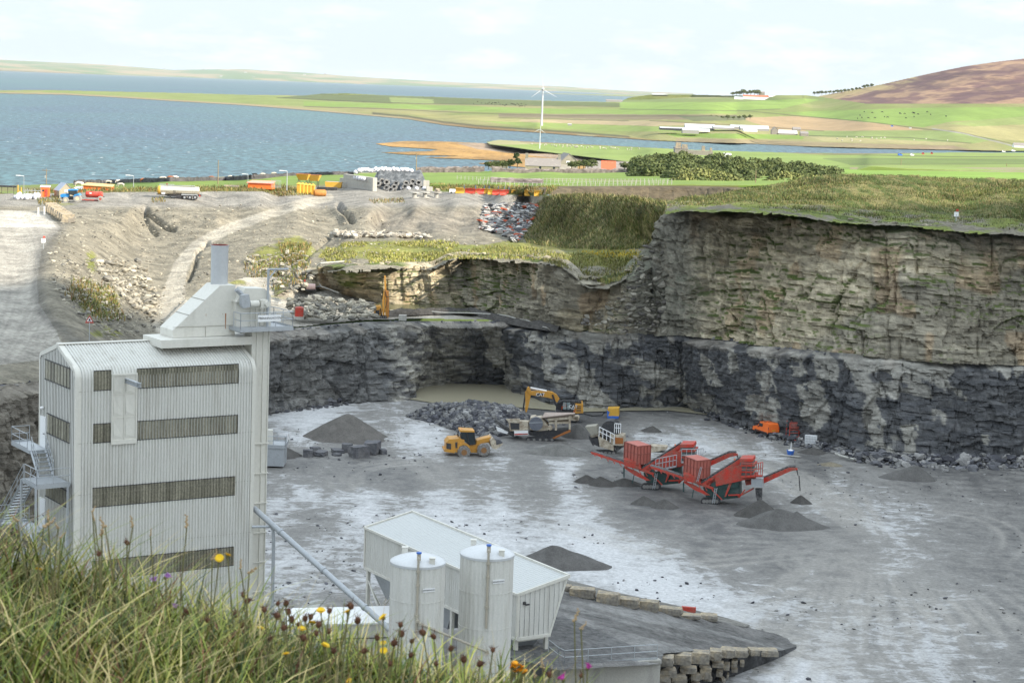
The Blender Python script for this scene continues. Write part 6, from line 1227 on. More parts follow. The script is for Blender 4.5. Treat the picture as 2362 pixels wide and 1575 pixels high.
heap('tall dark gravel cone behind the row of dark boulders',(797,953),(105,100),1020,(.135,.125,.115),401)
heap('low dark heap against the foot of the plant, left of the dark boulders',(632,1022),(70,65),1057,K,403)
heap('rounded grit heap between the hopper building and the pale floor',(1275,1257),(88,140),1313,K3,405,sq=.6)
heap('fresh grit cone under the grey discharge box',(1757,1152),(62,60),1196,K,407)
heap('long slumped grit heap right of the fresh cone',(1800,1172),(95,110),1222,K3,409,ridge=(2.,.5,.8),sq=.6)
heap('small grit cone under the right tip of the nearer conveyor',(1848,1141),(26,30),1163,K,411)
heap('left one of two small cones in front of the nearer screener',(1486,1143),(36,36),1166,K2,413)
heap('right one of two small cones in front of the nearer screener',(1533,1150),(38,38),1174,K2,415)
heap('leftmost small dark cone by the white puddle',(1353,1094),(30,34),1116,K,417)
heap('small dark heap just right of the cone by the puddle',(1385,1098),(30,50),1122,K,419)
heap('lowest dark heap beneath the farther screener conveyor',(1440,1102),(38,46),1122,K2,421)
heap('small dark heap behind the tall red box',(1506,982),(32,22),997,K,423)
heap('low broad heap just below the white cube tank',(1878,1031),(36,34),1048,K,425)
heap('broad pale heap near the rubble at the foot of the right cliff',(2118,1072),(80,48),1110,K3,427,sq=.7)
heap('brown heap between the jaw crusher and the cone crusher',(1330,975),(35,62),1012,K3,429)
heap('low long heap with wheel marks beside the wheel loader',(1290,1022),(90,90),1052,(.16,.155,.145),431,sq=.5)
heap('low tan mound close to the cliff rubble on the right',(1920,1065),(34,30),1076,(.20,.175,.13),433)
# ---- rock piles and rubble: uncountable stones in one body each
def rockmesh(seed):
    rn=np.random.RandomState(seed); t=(1+5**.5)/2; v=np.array([(-1,t,0),(1,t,0),(-1,-t,0),(1,-t,0),(0,-1,t),(0,1,t),(0,-1,-t),(0,1,-t),(t,0,-1),(t,0,1),(-t,0,-1),(-t,0,1)])/1.9
    F=np.array([(0,11,5),(0,5,1),(0,1,7),(0,7,10),(0,10,11),(1,5,9),(5,11,4),(11,10,2),(10,7,6),(7,1,8),(3,9,4),(3,4,2),(3,2,6),(3,6,8),(3,8,9),(4,9,5),(2,4,11),(6,2,10),(8,6,7),(9,8,1)])
    return v*(1+rn.uniform(-.35,.25,(12,1))),F
RK=[rockmesh(i) for i in range(8)]
def scatter(name,P,size,cols,seed,label,cat,flat=.6,kind='stuff',mat=None):
    rn=np.random.RandomState(seed); n=len(P); V=[];F=[];C=[]; k=0
    for i in range(n):
        v,f_=RK[rn.randint(8)]; s=size[0]*(size[1]/size[0])**(rn.rand()**2.2); a,b_=rn.rand()*6.28,rn.uniform(-.6,.6); sc_=np.array([s,s*rn.uniform(.5,1),s*flat*rn.uniform(.5,1.1)])
        w_=v*sc_; ca,sa=math.cos(b_),math.sin(b_); w_=np.stack([w_[:,0]*ca-w_[:,2]*sa,w_[:,1],w_[:,0]*sa+w_[:,2]*ca],1); ca,sa=math.cos(a),math.sin(a); w_=np.stack([w_[:,0]*ca-w_[:,1]*sa,w_[:,0]*sa+w_[:,1]*ca,w_[:,2]],1)
        V.append(w_+P[i]); F.append(f_+k); k+=12; c=cols[rn.randint(len(cols))]; C.append(np.tile(np.array(c)*rn.uniform(.75,1.25),(12,1)))
    o=npmesh(name,np.concatenate(V),np.concatenate(F),mat or M_ROCK,np.concatenate(C),smooth=False,kind=kind); return tag(o,label,cat)
SL=[(.10,.10,.11),(.14,.14,.15),(.07,.07,.08),(.20,.195,.19)]
def moundpts(n,seed,outline,zfun,z0=12):
    rn=np.random.RandomState(seed); o=np.array(outline,float); out=[]
    while len(out)<n:
        x,y=rn.uniform(o[:,0].min(),o[:,0].max(),n*2),rn.uniform(o[:,1].min(),o[:,1].max(),n*2); m=inpoly(x,y,outline); out+=list(zip(x[m],y[m]))
    return np.array(out[:n])
# blasted pile: ridge running left-right in plan
A=g(955,965,12); B=g(1180,985,12); Cc=[tuple(g(x,y,12)[:2]) for x,y in ((938,962),(1000,975),(1070,1000),(1130,1008),(1180,1002),(1232,985),(1238,966),(1190,957),(1050,952),(980,945))]
q=moundpts(3600,5,Cc,None); dE=pdist(q[:,0],q[:,1],Cc+[Cc[0]]); hh=np.minimum(dE*.5,1.7)*(.75+.6*fbm(q[:,0]*.2,q[:,1]*.2,s=8)); pp_=np.stack([q[:,0],q[:,1],12+hh],1)
scatter('rock_pile',pp_,(.22,.75),SL+[(.24,.235,.23)],6,'big heap of blue black blasted rock between the pond and the crushers','rock pile',.8)
xg=np.linspace(min(c[0] for c in Cc)-1,max(c[0] for c in Cc)+1,70); yg=np.linspace(min(c[1] for c in Cc)-1,max(c[1] for c in Cc)+1,60); X,Y=np.meshgrid(xg,yg); ins=inpoly(X,Y,Cc); dE=np.where(ins,pdist(X,Y,Cc+[Cc[0]]),0); Z=12-.1+np.minimum(dE*.46,1.5)*(.75+.6*fbm(X*.2,Y*.2,s=8))
V,F,_c=compact(np.stack([X,Y,Z],-1).reshape(-1,3),gridF(60,70,ins[:-1,:-1]|ins[1:,1:]),np.zeros((4200,1))); o=npmesh('rock_pile_core',V,F,M_GRIT,np.tile((.09,.09,.1),(len(V),1)),kind='stuff'); tag(o,'dark fines inside the heap of blasted rock','rock pile')
def along(line,n,seed,wd,up=.0,z=12.):
    rn=np.random.RandomState(seed); L_=interp_line([tuple(p) for p in line],400)[0]; i=rn.randint(0,400,n); o=np.abs(rn.randn(n))*wd; P=L_[i].copy(); P[:,1]-=o; P[:,0]+=rn.randn(n)*.6; P[:,2]=z+np.maximum(0,up-o*.5)+rn.rand(n)*.1; return P
fl=[np.array(a) for a in F1]
scatter('cliff_rubble',along(fl[6:9],500,11,1.6,.9),(.15,.8),SL,12,'broken stones along the foot of the lower left cliff','rubble')
scatter('cliff_rubble',along([G(1640,960,12),G(1800,1012,12),G(1950,1045,12),G(2100,1065,12),G(2400,1068,12)],1100,13,1.3,.7),(.12,.8),SL+[(.30,.29,.28)],14,'scattered pale and dark stones along the foot of the right cliff','rubble')
scatter('cliff_rubble',along([G(1980,1060,12),G(2120,1068,12),G(2400,1072,12)],500,15,1.8,1.0),(.25,1.1),SL+[(.30,.29,.28)],16,'bank of bigger stones below the right cliff','rubble')
# dark boulders, each a thing, left of the loader
ZB8=(600,700,2.851)
for i,(x,y,w_,h_,l) in enumerate(((315,980,60,50,'dark pointed boulder at the left end of the boulder row'),(365,950,60,28,'small slab leaning second from left in the boulder row'),(400,982,90,34,'flat dark slab lying low in the boulder row'),(510,965,90,28,'thin slab in the middle of the boulder row'),(505,990,50,22,'small pale stone lowest in the boulder row'),(573,945,70,60,'upright dark slab left of the biggest boulder'),(650,970,115,75,'biggest dark boulder with a sloping top'),(735,945,120,80,'tilted dark slab, upper right of the biggest boulder'),(808,970,50,36,'last small boulder at the right end of the boulder row'))):
    px,py=ZB8[0]+x/ZB8[2],ZB8[1]+(y+h_/2)/ZB8[2]; p=g(px,py,12); m_=p.y/FPX/ZB8[2]; me=boulder(w_*m_*1.1,w_*m_*.8,h_*m_*1.1,130+i,.22); me.materials[0]=P_SLATE; link('dark_boulder',me,None,p-Vector((0,0,.15)),R(i*37),l,'boulder','dark boulders in front of the tall gravel cone')

rr4=np.random.RandomState(44); n=3200; x=rr4.uniform(-30,66,n); y=rr4.uniform(150,285,n); px_,py_=proj(np.stack([x,y,y*0+12],-1)); kp=(fbm(x*.07,y*.07,s=45)>.5)&~inpoly(px_,py_,[(1700,930),(2440,1010),(2440,800),(1700,800)]); scatter('floor_stones',np.stack([x[kp],y[kp],0*x[kp]+12.05],1),(.06,.3),SL+[(.35,.34,.33),(.28,.27,.26)],46,'small loose stones scattered over the quarry floor','stones',.6)
def tz(px,py): return float(f1(np.array(px),np.array(py)))-.28*.08-.0
def Rigt(name,label,cat,zm,x,y,z,yaw,group=None): return Rig(name,label,cat,zm,x,y,tz(zm[0]+x/zm[2],zm[1]+y/zm[2]),yaw,group)
# ================================================================ yard at the top of the quarry
ZT=(0,380,5.88); ZK=(330,380,5.88); ZY=(670,370,3.92)
# ---- tractor and slurry tanker
P_TBL=paint('tractor_blue',(.03,.22,.52),.4,0,.08,1.5,dirt=(.1,.2,.3),dirtamt=.2)
P_RIM=paint('pale_rim',(.60,.50,.36),.7,0,.1,2)
P_TYP=paint('pale_dusty_tyre',(.30,.29,.27),.95,0,.15,4)
r=Rigt('tractor','blue farm tractor with a cab hitched in front of a red slurry tanker','tractor',ZT,960,512,30.0,4)
wheel(r,888,480,.62,-.2,.2,P_TYP,P_RIM); wheel(r,1048,460,.86,-.25,.35,P_TYP,P_RIM); wheel(r,888,480,.62,1.7,2.1,P_TYP,P_RIM); wheel(r,1048,460,.86,1.6,2.2,P_TYP,P_RIM)
r.begin().pr([(815,410),(835,398),(935,392),(940,430),(900,445),(820,440)],.5,1.5); r.pr([(990,440),(1010,405),(1060,395),(1085,420),(1060,425),(1020,430)],-.25,2.2); r.end('body',P_TBL)
r.begin().pr([(820,430),(990,430),(990,480),(840,470)],.6,1.4); r.end('chassis',P_DARK); r.begin().pr([(920,338),(1035,335),(1048,350),(915,352)],.1,1.9); r.end('cab_roof',P_TBL); r.begin().pr([(920,352),(1042,350),(1050,410),(1000,420),(930,400)],.2,1.8); cb=r.end('cab',P_GLASS)
r.begin().bar((897,400),(897,350),.05,.8); r.end('exhaust',P_DARK)
r=Rigt('slurry_tanker','rusty red round slurry tanker trailer behind the blue tractor','trailer',ZT,1330,500,30.0,4)
r.begin(); a=r.P(1160,400,1.); b_=r.P(1398,398,1.); rad=r.m(42); r.mb.lathe([(.02,0),(rad*.7,.03),(rad,.25),(rad,(b_-a).length-.25),(rad*.7,(b_-a).length-.03),(.02,(b_-a).length)],a,20,'X'); tk=r.end('tank',P_RED,smooth='auto')
r.begin().bx((1228,388),-.0,(.45,.06,.2)).end('sticker',P_WHITE,parent=tk)
r.begin().pr([(1150,470),(1330,478),(1330,490),(1150,484)],.4,1.6); r.bar((1100,478),(1170,478),.1,1.); r.end('drawbar_frame',P_RED); wheel(r,1360,466,.6,-.1,.3,P_TYP,P_RED); wheel(r,1360,466,.6,1.7,2.1,P_TYP,P_RED); r.begin().bar((1157,360),(1157,330),.09,1.).bar((1395,430),(1420,440),.08,1.).end('valve',P_DARK)
# ---- tanker semi trailer
P_CHR=paint('polished_tank',(.75,.68,.55),.22,.85,.04,2,dirt=(.5,.45,.38),dirtamt=.2)
r=Rigt('tanker_trailer','long polished metal tanker semi trailer with a yellow front end and three axles','tanker trailer',ZK,560,475,30.0,2)
r.begin(); a=r.P(215,345,1.25); b_=r.P(770,345,1.25); rad=r.m(62); Lk_=(b_-a).length
r.mb.lathe([(.02,.05),(rad*.9,.05),(rad,.1),(rad,Lk_-.3),(rad*.8,Lk_-.05),(.02,Lk_)],a,28,'X'); tk=r.end('tank',P_CHR,smooth='auto')
r.begin(); r.mb.lathe([(.02,-.35),(rad*.6,-.3),(rad*.93,-.1),(rad*1.01,.05),(rad*1.01,.45),(.02,.45)],a,28,'X'); r.end('front_end',P_YELP,smooth='auto')
r.begin().pr([(180,395),(250,400),(350,412),(780,405),(790,425),(340,430),(300,415),(185,408)],.6,1.9); r.pr([(440,410),(520,410),(520,455),(440,450)],0,2.4); r.end('chassis',P_DARK); r.begin().pr([(520,398),(735,405),(740,425),(725,418),(560,415),(520,415)],-.0,.3).end('mudguard',P_GALV)
r.begin().rail([(225,283),(420,290)],1.2,.35,.03,5); r.pr([(222,280),(700,286),(700,292),(222,288)],1.,1.5); r.end('walkway',P_GALV); r.begin().bx((325,262),1.25,(.3,.3,.3)).end('beacon',P_RED)
r.begin(); 
for d_ in (410,432): r.bar((d_,345),(d_,468),.04,-.1)
for i in range(7): r.bar((410,352+i*18),(432,352+i*18),.03,-.1)
r.end('ladder',P_DARK); r.begin().bx((275,388),-.05,(.75,.05,.4)).end('placard',P_WHITE); r.begin().bar((355,425),(355,468),.09,.3).bar((370,425),(370,468),.09,2.).end('landing_leg',P_DARK)
for x in (562,635,706): wheel(r,x,445,.5,-.05,.35,P_BLK,P_GALV); wheel(r,x,445,.5,2.1,2.5,P_BLK,P_GALV)
r.begin().bx((775,420),1.2,(.2,2.4,.35)).end('rear_light_bar',P_RED)
# ---- shelters and sheds
def shed(name,label,cat,px,py,z,w_,d_,h,ridge,yaw,mw,mr,mono=False,parts=(),grp=None,over=.15):
    p=g(px,py,z) if z is not None else None; root=thing(name,label,cat,p,R(yaw),grp); shedparts(root,w_,d_,h,ridge,mw,mr,mono,parts,over); return root
def shedparts(root,w_,d_,h,ridge,mw,mr,mono=False,parts=(),over=.15):
    mb=MB()                                         # ridge runs along local x; front eave at y=0
    if mono: mb.ext([(-w_/2,0,0),(-w_/2,d_,0),(-w_/2,d_,h+ridge),(-w_/2,0,h)],(w_,0,0))
    else: mb.ext([(-w_/2,0,0),(-w_/2,d_,0),(-w_/2,d_,h),(-w_/2,d_/2,h+ridge),(-w_/2,0,h)],(w_,0,0))
    mb.build('walls',mw,root); mb=MB(); t_=max(.08,h*.03); k=ridge/(d_ if mono else d_/2); L_=w_+2*over
    if mono: mb.ext([(-L_/2,-over,h-over*k+.02),(-L_/2,d_+over,h+ridge+over*k+.02),(-L_/2,d_+over,h+ridge+over*k+t_),(-L_/2,-over,h-over*k+t_)],(L_,0,0))
    else:
        mb.ext([(-L_/2,-over,h-over*k+.02),(-L_/2,d_/2,h+ridge+.02),(-L_/2,d_+over,h-over*k+.02),(-L_/2,d_+over,h-over*k+t_),(-L_/2,d_/2,h+ridge+t_),(-L_/2,-over,h-over*k+t_)],(L_,0,0))
    mb.build('roof',mr,root)
    for nm,x,z0_,ww,hh,mm in parts:
        if nm=='chimney': MB().box((x,d_/2,h+ridge+.5),(ww,.9,hh+1)).build('chimney',mm,root)
        else: MB().box((x,-.03,z0_+hh/2),(ww,.08,hh)).build(nm,mm,root)
P_SLATER=paint('slate_roof',(.22,.20,.19),.8,0,.12,.8,dirt=(.34,.32,.28),dirtamt=.3)
P_SOLAR=paint('grey_sheet_roof',(.36,.40,.47),.5,.1,.05,.5); P_HARL=paint('harled_wall',(.30,.27,.20),.95,0,.1,.8)
r_=shed('stone_shed','small grey gabled shed with a pale sheet roof next to the orange hut','shed',770/5.88,380+445/5.88,30,3.2,3.0,1.6,1.5,-58,P_HARL,P_SOLAR)
MB().box((1.64,1.5,1.5),(.06,.7,.45)).build('notice_board',P_WHITE,r_)
shed('orange_hut','small orange hut with a pale roof left of the grey shed','hut',610/5.88,380+440/5.88,30,1.8,1.6,2.1,.2,8,P_ORG,P_WHITE,True,(('door',.25,.1,.6,1.6,P_RED),('window',-.4,1.2,.45,.4,P_GLASS)))
def sheet_roof_thing(label,x0,y0,x1,y1,zm,yaw,z,h,mroof,tilt):
    px,py=zm[0]+(x0+x1)/2/zm[2],zm[1]+y1/zm[2]; p=dd(px,py,455); h=(y1-y0)/zm[2]*455/FPX*.72; w_=(x1-x0)/zm[2]*p.y/FPX; root=thing('salt_shelter',label,'shelter',p,R(yaw),'orange sheeted shelters')
    mb=MB(); mb.ext([(-w_/2,0,0),(w_/2,0,0),(w_/2,0,h-tilt),(-w_/2,0,h)],(0,3.5,0)); mb.build('side_sheet',P_ORG,root); mb=MB(); mb.ext([(-w_/2-.3,-.3,h),(w_/2+.3,-.3,h-tilt),(w_/2+.1,3.6,h-tilt+.35),(-w_/2+.3,3.6,h+.35)],(0,0,.12)); mb.build('top_sheet',mroof,root); return root
sheet_roof_thing('orange clad shelter with a pale timber top behind the slurry tanker',1130,265,1510,345,ZT,2,30.5,2.8,paint('timber_top',(.6,.40,.18),.8,0,.3,3),.2)
sheet_roof_thing('orange shelter with a faded pink roof and bank before it, right of the tanker trailer',1420,225,1750,330,ZK,-3,30.8,3.2,paint('pink_roof',(.75,.28,.2),.5,0,.1,2),0)
sheet_roof_thing('small red and white sheeted stack behind the tractor cab',990,320,1125,370,ZT,0,30,1.8,P_WHITE,0)
o=MB().box((0,0,.2),(3.2,.6,.3)).build('timber_stack',P_STONE); o.location=dd(330+1200/5.88,380+300/5.88,440); tag(o,'low pale timber stack on the bank behind the tanker trailer','timber stack')
# ---- poles and lamps
P_WOOD=paint('pole_wood',(.25,.19,.12),.9,0,.2,3)
def pole(label,px,py,z,h,arm=True,r_=.13,lamp=False,cat='utility pole',nm='utility_pole',grp='poles'):
    b_=dd(px,py,z); h=h*b_.y/FPX; r_=r_*1.0; root=thing(nm,label,cat,b_,0,grp); MB().cyl((0,0,-.5),(0,0,h),r_,r_*.7,n=8).build('shaft',P_WOOD if not lamp else P_GALV,root)
    if lamp: mb=MB(); mb.cyl((0,0,h),(-1.2,0,h+.1),.06); mb.box((-1.3,0,h+.1),(.9,.3,.14)); mb.build('lamp_head',P_WHITE,root)
    elif arm: mb=MB(); mb.box((0,0,h-.4),(2.4,.12,.12)); mb.build('cross_arm',P_WOOD,root); MB().box((-.25,-.1,h-2.2),(.35,.3,.7)).build('transformer_box',P_GALV,root)
    return root
pole('wooden pole with a cross arm behind the small sheds',628/5.88,380+300/5.88,560,41)
pole('plain wooden pole standing in the grass right of the tanker trailer',330+1016/5.88,380+245/5.88,620,52,False,.16)
pole('wooden pole with a small cross arm on the shore behind the tyre covered heap',750+617/2.94,150+720/2.94,860,41,True,.22)
pole('lamp post left of the tanker trailer',1810/5.88,380+300/5.88,445,25,lamp=True,r_=.08,cat='lamp post',nm='lamp_post',grp='lamp posts')
pole('lamp post nearest the orange pink roofed shelter',330+1422/5.88,380+245/5.88,560,19,lamp=True,r_=.08,cat='lamp post',nm='lamp_post',grp='lamp posts')
pole('tall lamp post left of the yellow machinery',330+1950/5.88,380+320/5.88,450,39,lamp=True,r_=.12,cat='lamp post',nm='lamp_post',grp='lamp posts')
pole('thin grey lamp post among the scaffolding at far left',323/5.88,380+380/5.88,440,38,lamp=True,r_=.07,cat='lamp post',nm='lamp_post',grp='lamp posts')
pole('bare pole at the edge of the wood on the hill track',1500+660/2.7285,120+850/2.7285,560,38,False,.14)
pole('pole standing in the field right of the wood',1500+1577/2.7285,120+720/2.7285,1150,19,False,.2)
pole('pole in the far field at the right edge',1500+2240/2.7285,120+735/2.7285,1150,12,False,.2)
# ---- yard clutter far left: scaffold racks, bags
mb=MB()
for x in range(6): mb.cyl((x*.7,0,0),(x*.7,0,1.9 if x%2 else 1.5),.035,n=4); mb.cyl((x*.7,1,0),(x*.7,1,1.6),.035,n=4)
for z in (.6,1.4): mb.cyl((0,0,z),(3.5,0,z),.035,n=4); mb.cyl((0,1,z),(3.5,1,z),.035,n=4)
o=mb.build('scaffold_rack',P_GALV); o.location=g(330/5.88,380+440/5.88,30); tag(o,'grey tubular racks behind the white bags','rack')
mb=MB(); mb.cyl((0,0,0),(0,0,2.3),.1,n=4); mb.cyl((.7,0,0),(.7,0,1.8),.12,n=4); mb.box((.3,0,1),(.9,.1,.1)); o=mb.build('yellow_mast',P_YELP); o.location=g(243/5.88,380+420/5.88,30); tag(o,'pair of orange yellow masts left of the orange hut','mast')
mb=MB(); 
for i in range(3): mb.box((i*1.3-.6,0,1.7),(1.2,.6,.4)); mb.cyl((i*1.3-.6,0,0),(i*1.3-.6,0,1.5),.05,n=4)
o=mb.build('skip_rack',P_DARK); o.location=g(60/5.88,380+400/5.88,30); tag(o,'dark raised rack at the left edge of the yard','rack')
bagm=MB().ball((0,0,.4),.55,8,6,(1,.9,.95)).mesh('bulk_bag',paint('white_bag',(.62,.62,.66),.8,0,.12,3),True); rn=random.Random(9)
for i in range(16): link('bulk_bag',bagm,None,g((215+i*20+rn.uniform(-8,8))/5.88,380+(462+rn.uniform(-14,14))/5.88,30),rn.uniform(0,6),'white bulk bag in the crowded row left of the small sheds','bag','white bulk bags left of the sheds',scale=(rn.uniform(.8,1.1),)*2+(rn.uniform(.8,1.5),))
# posts and signs along the left road
for x,y0,y1,l in ((88.5,498,478,'left one of two white marker posts at the road end wall'),(102.5,495,478,'right one of two white marker posts at the road end wall')):
    p=g(x,y0,30.); o=MB().box((0,0,.75),(.22,.22,1.6)).build('marker_post',P_WHITE); o.location=p; tag(o,l,'post','white marker posts')
def rsign(label,x,y,z,tri=True,yaw=0,h=2.1):
    root=thing('road_sign',label,'road sign',g(x,y,z),R(yaw)); MB().cyl((0,0,0),(0,0,h),.05).build('post',P_GALV,root)
    if tri:
        k=.5; a=MB().ext([(-k,0,h-.1),(k,0,h-.1),(0,0,h+k*1.6)],(0,.03,0)).build('sign_plate',P_RED,root); MB().ext([(-k*.62,-.015,h+.08),(k*.62,-.015,h+.08),(0,-.015,h+k*1.15)],(0,.01,0)).build('white_field',P_WHITE,a); MB().ext([(-.14,-.025,h+.14),(.16,-.025,h+.14),(.05,-.025,h+.42),(-.04,-.025,h+.40)],(0,.005,0)).build('symbol',P_DARK,a)
    else: MB().box((0,0,h),(.6,.04,.6)).build('sign_plate',P_WHITE,root); MB().box((.1,0,h+.55),(.35,.04,.3)).build('red_plate',P_RED,root)
rsign('red and white triangular warning sign on the bank behind the tower roof',206,787,27.6)
rsign('small white sign on the outer edge of the bend in the left road',100,578,29.8,False,30,1.5)
rsign('tiny red and white sign by the road on top of the right hand cliff',2205,510,41.4,False,0,.9)
# stone block wall at road end
me=None; rn=random.Random(12)
wl=thing('block_wall','short wall of pale stone blocks where the left road meets the bank','retaining wall',g(140,500,29.6)); wo2=wl.location.copy()
for i in range(9):
    f_=i/8; p=g(118+38*f_,487+26*f_,30.2-.3*f_); link('stone_block',boulder(2.4,1.6,1.5,200+i),wl,Vector(p)-wo2,R(20))
# ---- silage heap: concrete block walls, black sheet, tyres, white bags
sh=g(670+990/3.92,370+275/3.92,30); 
def yp(x,y,z=30): return g(670+x/3.92,370+y/3.92,tz(670+x/3.92,370+y/3.92))
cbm=MB().box((0,0,.55),(1.5,1.1,1.08)).mesh('concrete_block',P_CONC)
a=yp(745,280); b_=yp(478,240); rows_=[(a,b_,5),]
n=9; ti=0
for k in range(3):
    for i in range(n-(0 if k<2 else 1)):
        p=a.lerp(b_,(i+.0)/(n-1)); link('concrete_block',cbm,None,p+Vector((0,0,1.1*k)) ,math.atan2((b_-a).y,(b_-a).x),'pale concrete block in the left wall of the tyre covered heap','concrete block','concrete blocks walling the heap',scale=((b_-a).length/(n-1)/1.53,1,1))
for i,(x,y,k) in enumerate(((1255,280,0),(1225,262,0),(1225,262,1))): link('concrete_block',cbm,None,yp(x,y)+Vector((0,0,1.1*k)),.2,('low front concrete block','rear lower concrete block','raised upper concrete block')[i]+' at the right end of the tyre covered heap','concrete block','concrete blocks walling the heap')
hx0,hx1=yp(740,275).x,yp(1215,275).x; hy=yp(990,275).y; hh_=5.4
M_SHEET=paint('black_sheet',(.06,.065,.07),.42,0,.35,.9,dirt=(.20,.21,.22),dirtamt=.5,bump=.6)
xs=np.linspace(-.2,1.05,60); V=[]; vv=[0,.12,.3,.5,.7,.86,1,1.3,1.6]
for v in vv:
    for u_ in xs:
        env=min(1,max(0,(u_+.2)/.22))*min(1,max(0,(1.05-u_)/.2)); x=hx0+(hx1-hx0)*u_; y=hy+1+v*6+.5*float(vn(u_*18,v*1.5,s=8)); z=30+hh_*env*min(1,v*1.05)**.8*(.94+.12*float(vn(u_*9,v*3,s=6)))
        V.append((x,y,z if v<1.2 else 30+hh_*env*(1.6-v)/.6*.8))
root=npmesh('sheeted_heap',V,gridF(len(vv),60),M_SHEET,kind=None); tag(root,'big heap covered in grey black plastic sheet behind the concrete block wall','sheeted heap')
tym=MB().lathe([(.42,-.22),(.78,-.25),(.88,-.12),(.88,.12),(.78,.25),(.42,.22),(.42,-.22)],n=20).mesh('tyre',paint('old_tyre',(.06,.06,.06),.85,0,.2,3,dirt=(.26,.255,.25),dirtamt=.6),'auto')
TP=[(790,212,0),(828,190,0),(868,200,0),(868,250,0),(955,212,0),(937,243,0),(1035,240,0),(1045,210,0),(1105,195,0),(1158,205,0),(1092,235,0),(1188,248,0),(905,268,0),(1135,255,0)]
for i,(x,y,_) in enumerate(TP):
    p=dd(670+x/3.92,370+y/3.92,hy+.2+(268-y)/90*2.6); o=link('tyre',tym,None,p,0,'old tyre standing on the front of the sheeted heap, white wall showing','tyre','tyres on the sheeted heap',scale=(.98,)*3); o.rotation_euler=(R(58),0,R(rn.uniform(-25,25)))
for i in range(30):
    f_=i/29; x=600+f_*500+rn.uniform(-8,8); p=dd(670+x/3.92,370+(105 - 14*math.sin(f_*3.1)+rn.uniform(-9,8))/3.92,hy+7); link('bulk_bag',bagm,None,p-Vector((0,0,.3)),rn.uniform(0,6),'white bulk bag along the crest of the sheeted heap','bag','white bags on the heap',scale=(1.35,1.2,1.1))
for i in range(9): p=yp(510+i*20,160+i*2.4,30)*0+dd(670+(505+i*20)/3.92,370+(152+i*2.6)/3.92,a.lerp(b_,1-i/9).y); link('bulk_bag',bagm,None,p-Vector((0,0,.3)),rn.uniform(0,6),'white bulk bag on top of the left block wall','bag','white bags on the block wall')
for i in range(8): link('bulk_bag',bagm,None,yp(775+i*60+rn.uniform(-15,15),268),rn.uniform(0,6),'white bulk bag at the front foot of the sheeted heap','bag','white bags at the foot of the heap',scale=(1.1,1,.9))
# cable reels used as tables
for i,(x,l) in enumerate(((1120,'left one of three concrete cable reel shapes standing on end'),(1215,'middle one of three concrete cable reel shapes standing on end'),(1318,'right one of three, with flat stones on top'))):
    root=thing('cable_reel',l,'cable reel',yp(x,340,30),0,'cable reels on end'); k=1.0+.05*i
    MB().cyl((0,0,0),(0,0,.12),1.05*k,n=20).build('bottom_disc',P_CONC,root); MB().cyl((0,0,.12),(0,0,1.15*k),.5,n=16).build('core',P_CONC,root); MB().cyl((0,0,1.15*k),(0,0,1.32*k),1.15*k,n=20).build('top_disc',P_CONC,root)
for i in range(3): o=link('flat_stone',boulder(1.3-.2*i,1,.3,240+i),None,yp(1325,340,30)+Vector((0,0,1.4+i*.28)),i,('lowest','middle','topmost')[i]+' flat stone stacked on the right cable reel','stone','stones on the reel')
# row of snow ploughs and gritter bodies
cols=[P_YELP,P_RED,P_RED,P_YELP,P_YELP,P_RED,P_RED,P_YELP,P_YELP,P_YELP]
XS=[1530,1625,1700,1755,1830,1880,1935,2045,2170,2245]
nm_=['first plough at the left end','second plough, red','third plough, small and red','fourth plough, yellow','fifth plough, taller and yellow','sixth plough, red','seventh plough, low and red','eighth plough, yellow, before the gap','ninth plough, yellow, after the gap','last yellow plough at the right end']
for i,x in enumerate(XS):
    root=thing('snow_plough',nm_[i]+' of the row by the grass bank','snow plough',yp(x,300+ i*3,30),R(rn.uniform(-20,20)),'snow ploughs in a row'); w_=2.1+.4*(i%3)
    pts=[(0,-.1,0),(0,.25,.15),(0,.35,.6),(0,.2,1.1),(0,-.1,1.35),(0,-.2,1.3),(0,.05,1.05),(0,.2,.6),(0,.12,.25),(0,-.15,.08)]
    MB().ext([(-w_/2,y,z) for _,y,z in pts],(w_,0,0)).build('blade',cols[i],root)
    mb=MB(); mb.box((0,.8,.5),(.9,1.1,.3)); mb.box((-.5,.7,.9),(.1,1.,.7)); mb.box((.5,.7,.9),(.1,1.,.7)); mb.build('lift_frame',cols[(i+3)%10],root); MB().cyl((w_/2,0,1.2),(w_/2,0,2.1),.04).build('marker_stick',P_BLUE,root)
# yellow gritter hoppers by the grass
for i,(x,y,l,sz) in enumerate(((112,262,'left one of the two big yellow hopper bodies on stilts',1.5),(212,268,'right one of the two big yellow hopper bodies on stilts',1.5))):
    root=thing('gritter_hopper',l,'gritter body',yp(x,y,30),R(-10),'yellow gritter bodies'); s_=sz
    mb=MB(); mb.add([(-1.6*s_/1.5,-1,3.6),(1.6*s_/1.5,-1,3.6),(1.6*s_/1.5,1,3.6),(-1.6*s_/1.5,1,3.6),(-1,-.4,2.2),(1,-.4,2.2),(1,.4,2.2),(-1,.4,2.2)],[(0,1,5,4),(1,2,6,5),(2,3,7,6),(3,0,4,7),(4,5,6,7)]); mb.build('hopper',P_YELP,root); MB().box((0,0,3.62),(3.1,1.9,.12)).build('grating',P_RUST,root)
    for sx in (-1,1):
        for sy in (-.7,.7): MB().box((sx,sy,1.15),(.12,.12,2.3)).build('stilt',P_DARK,root)
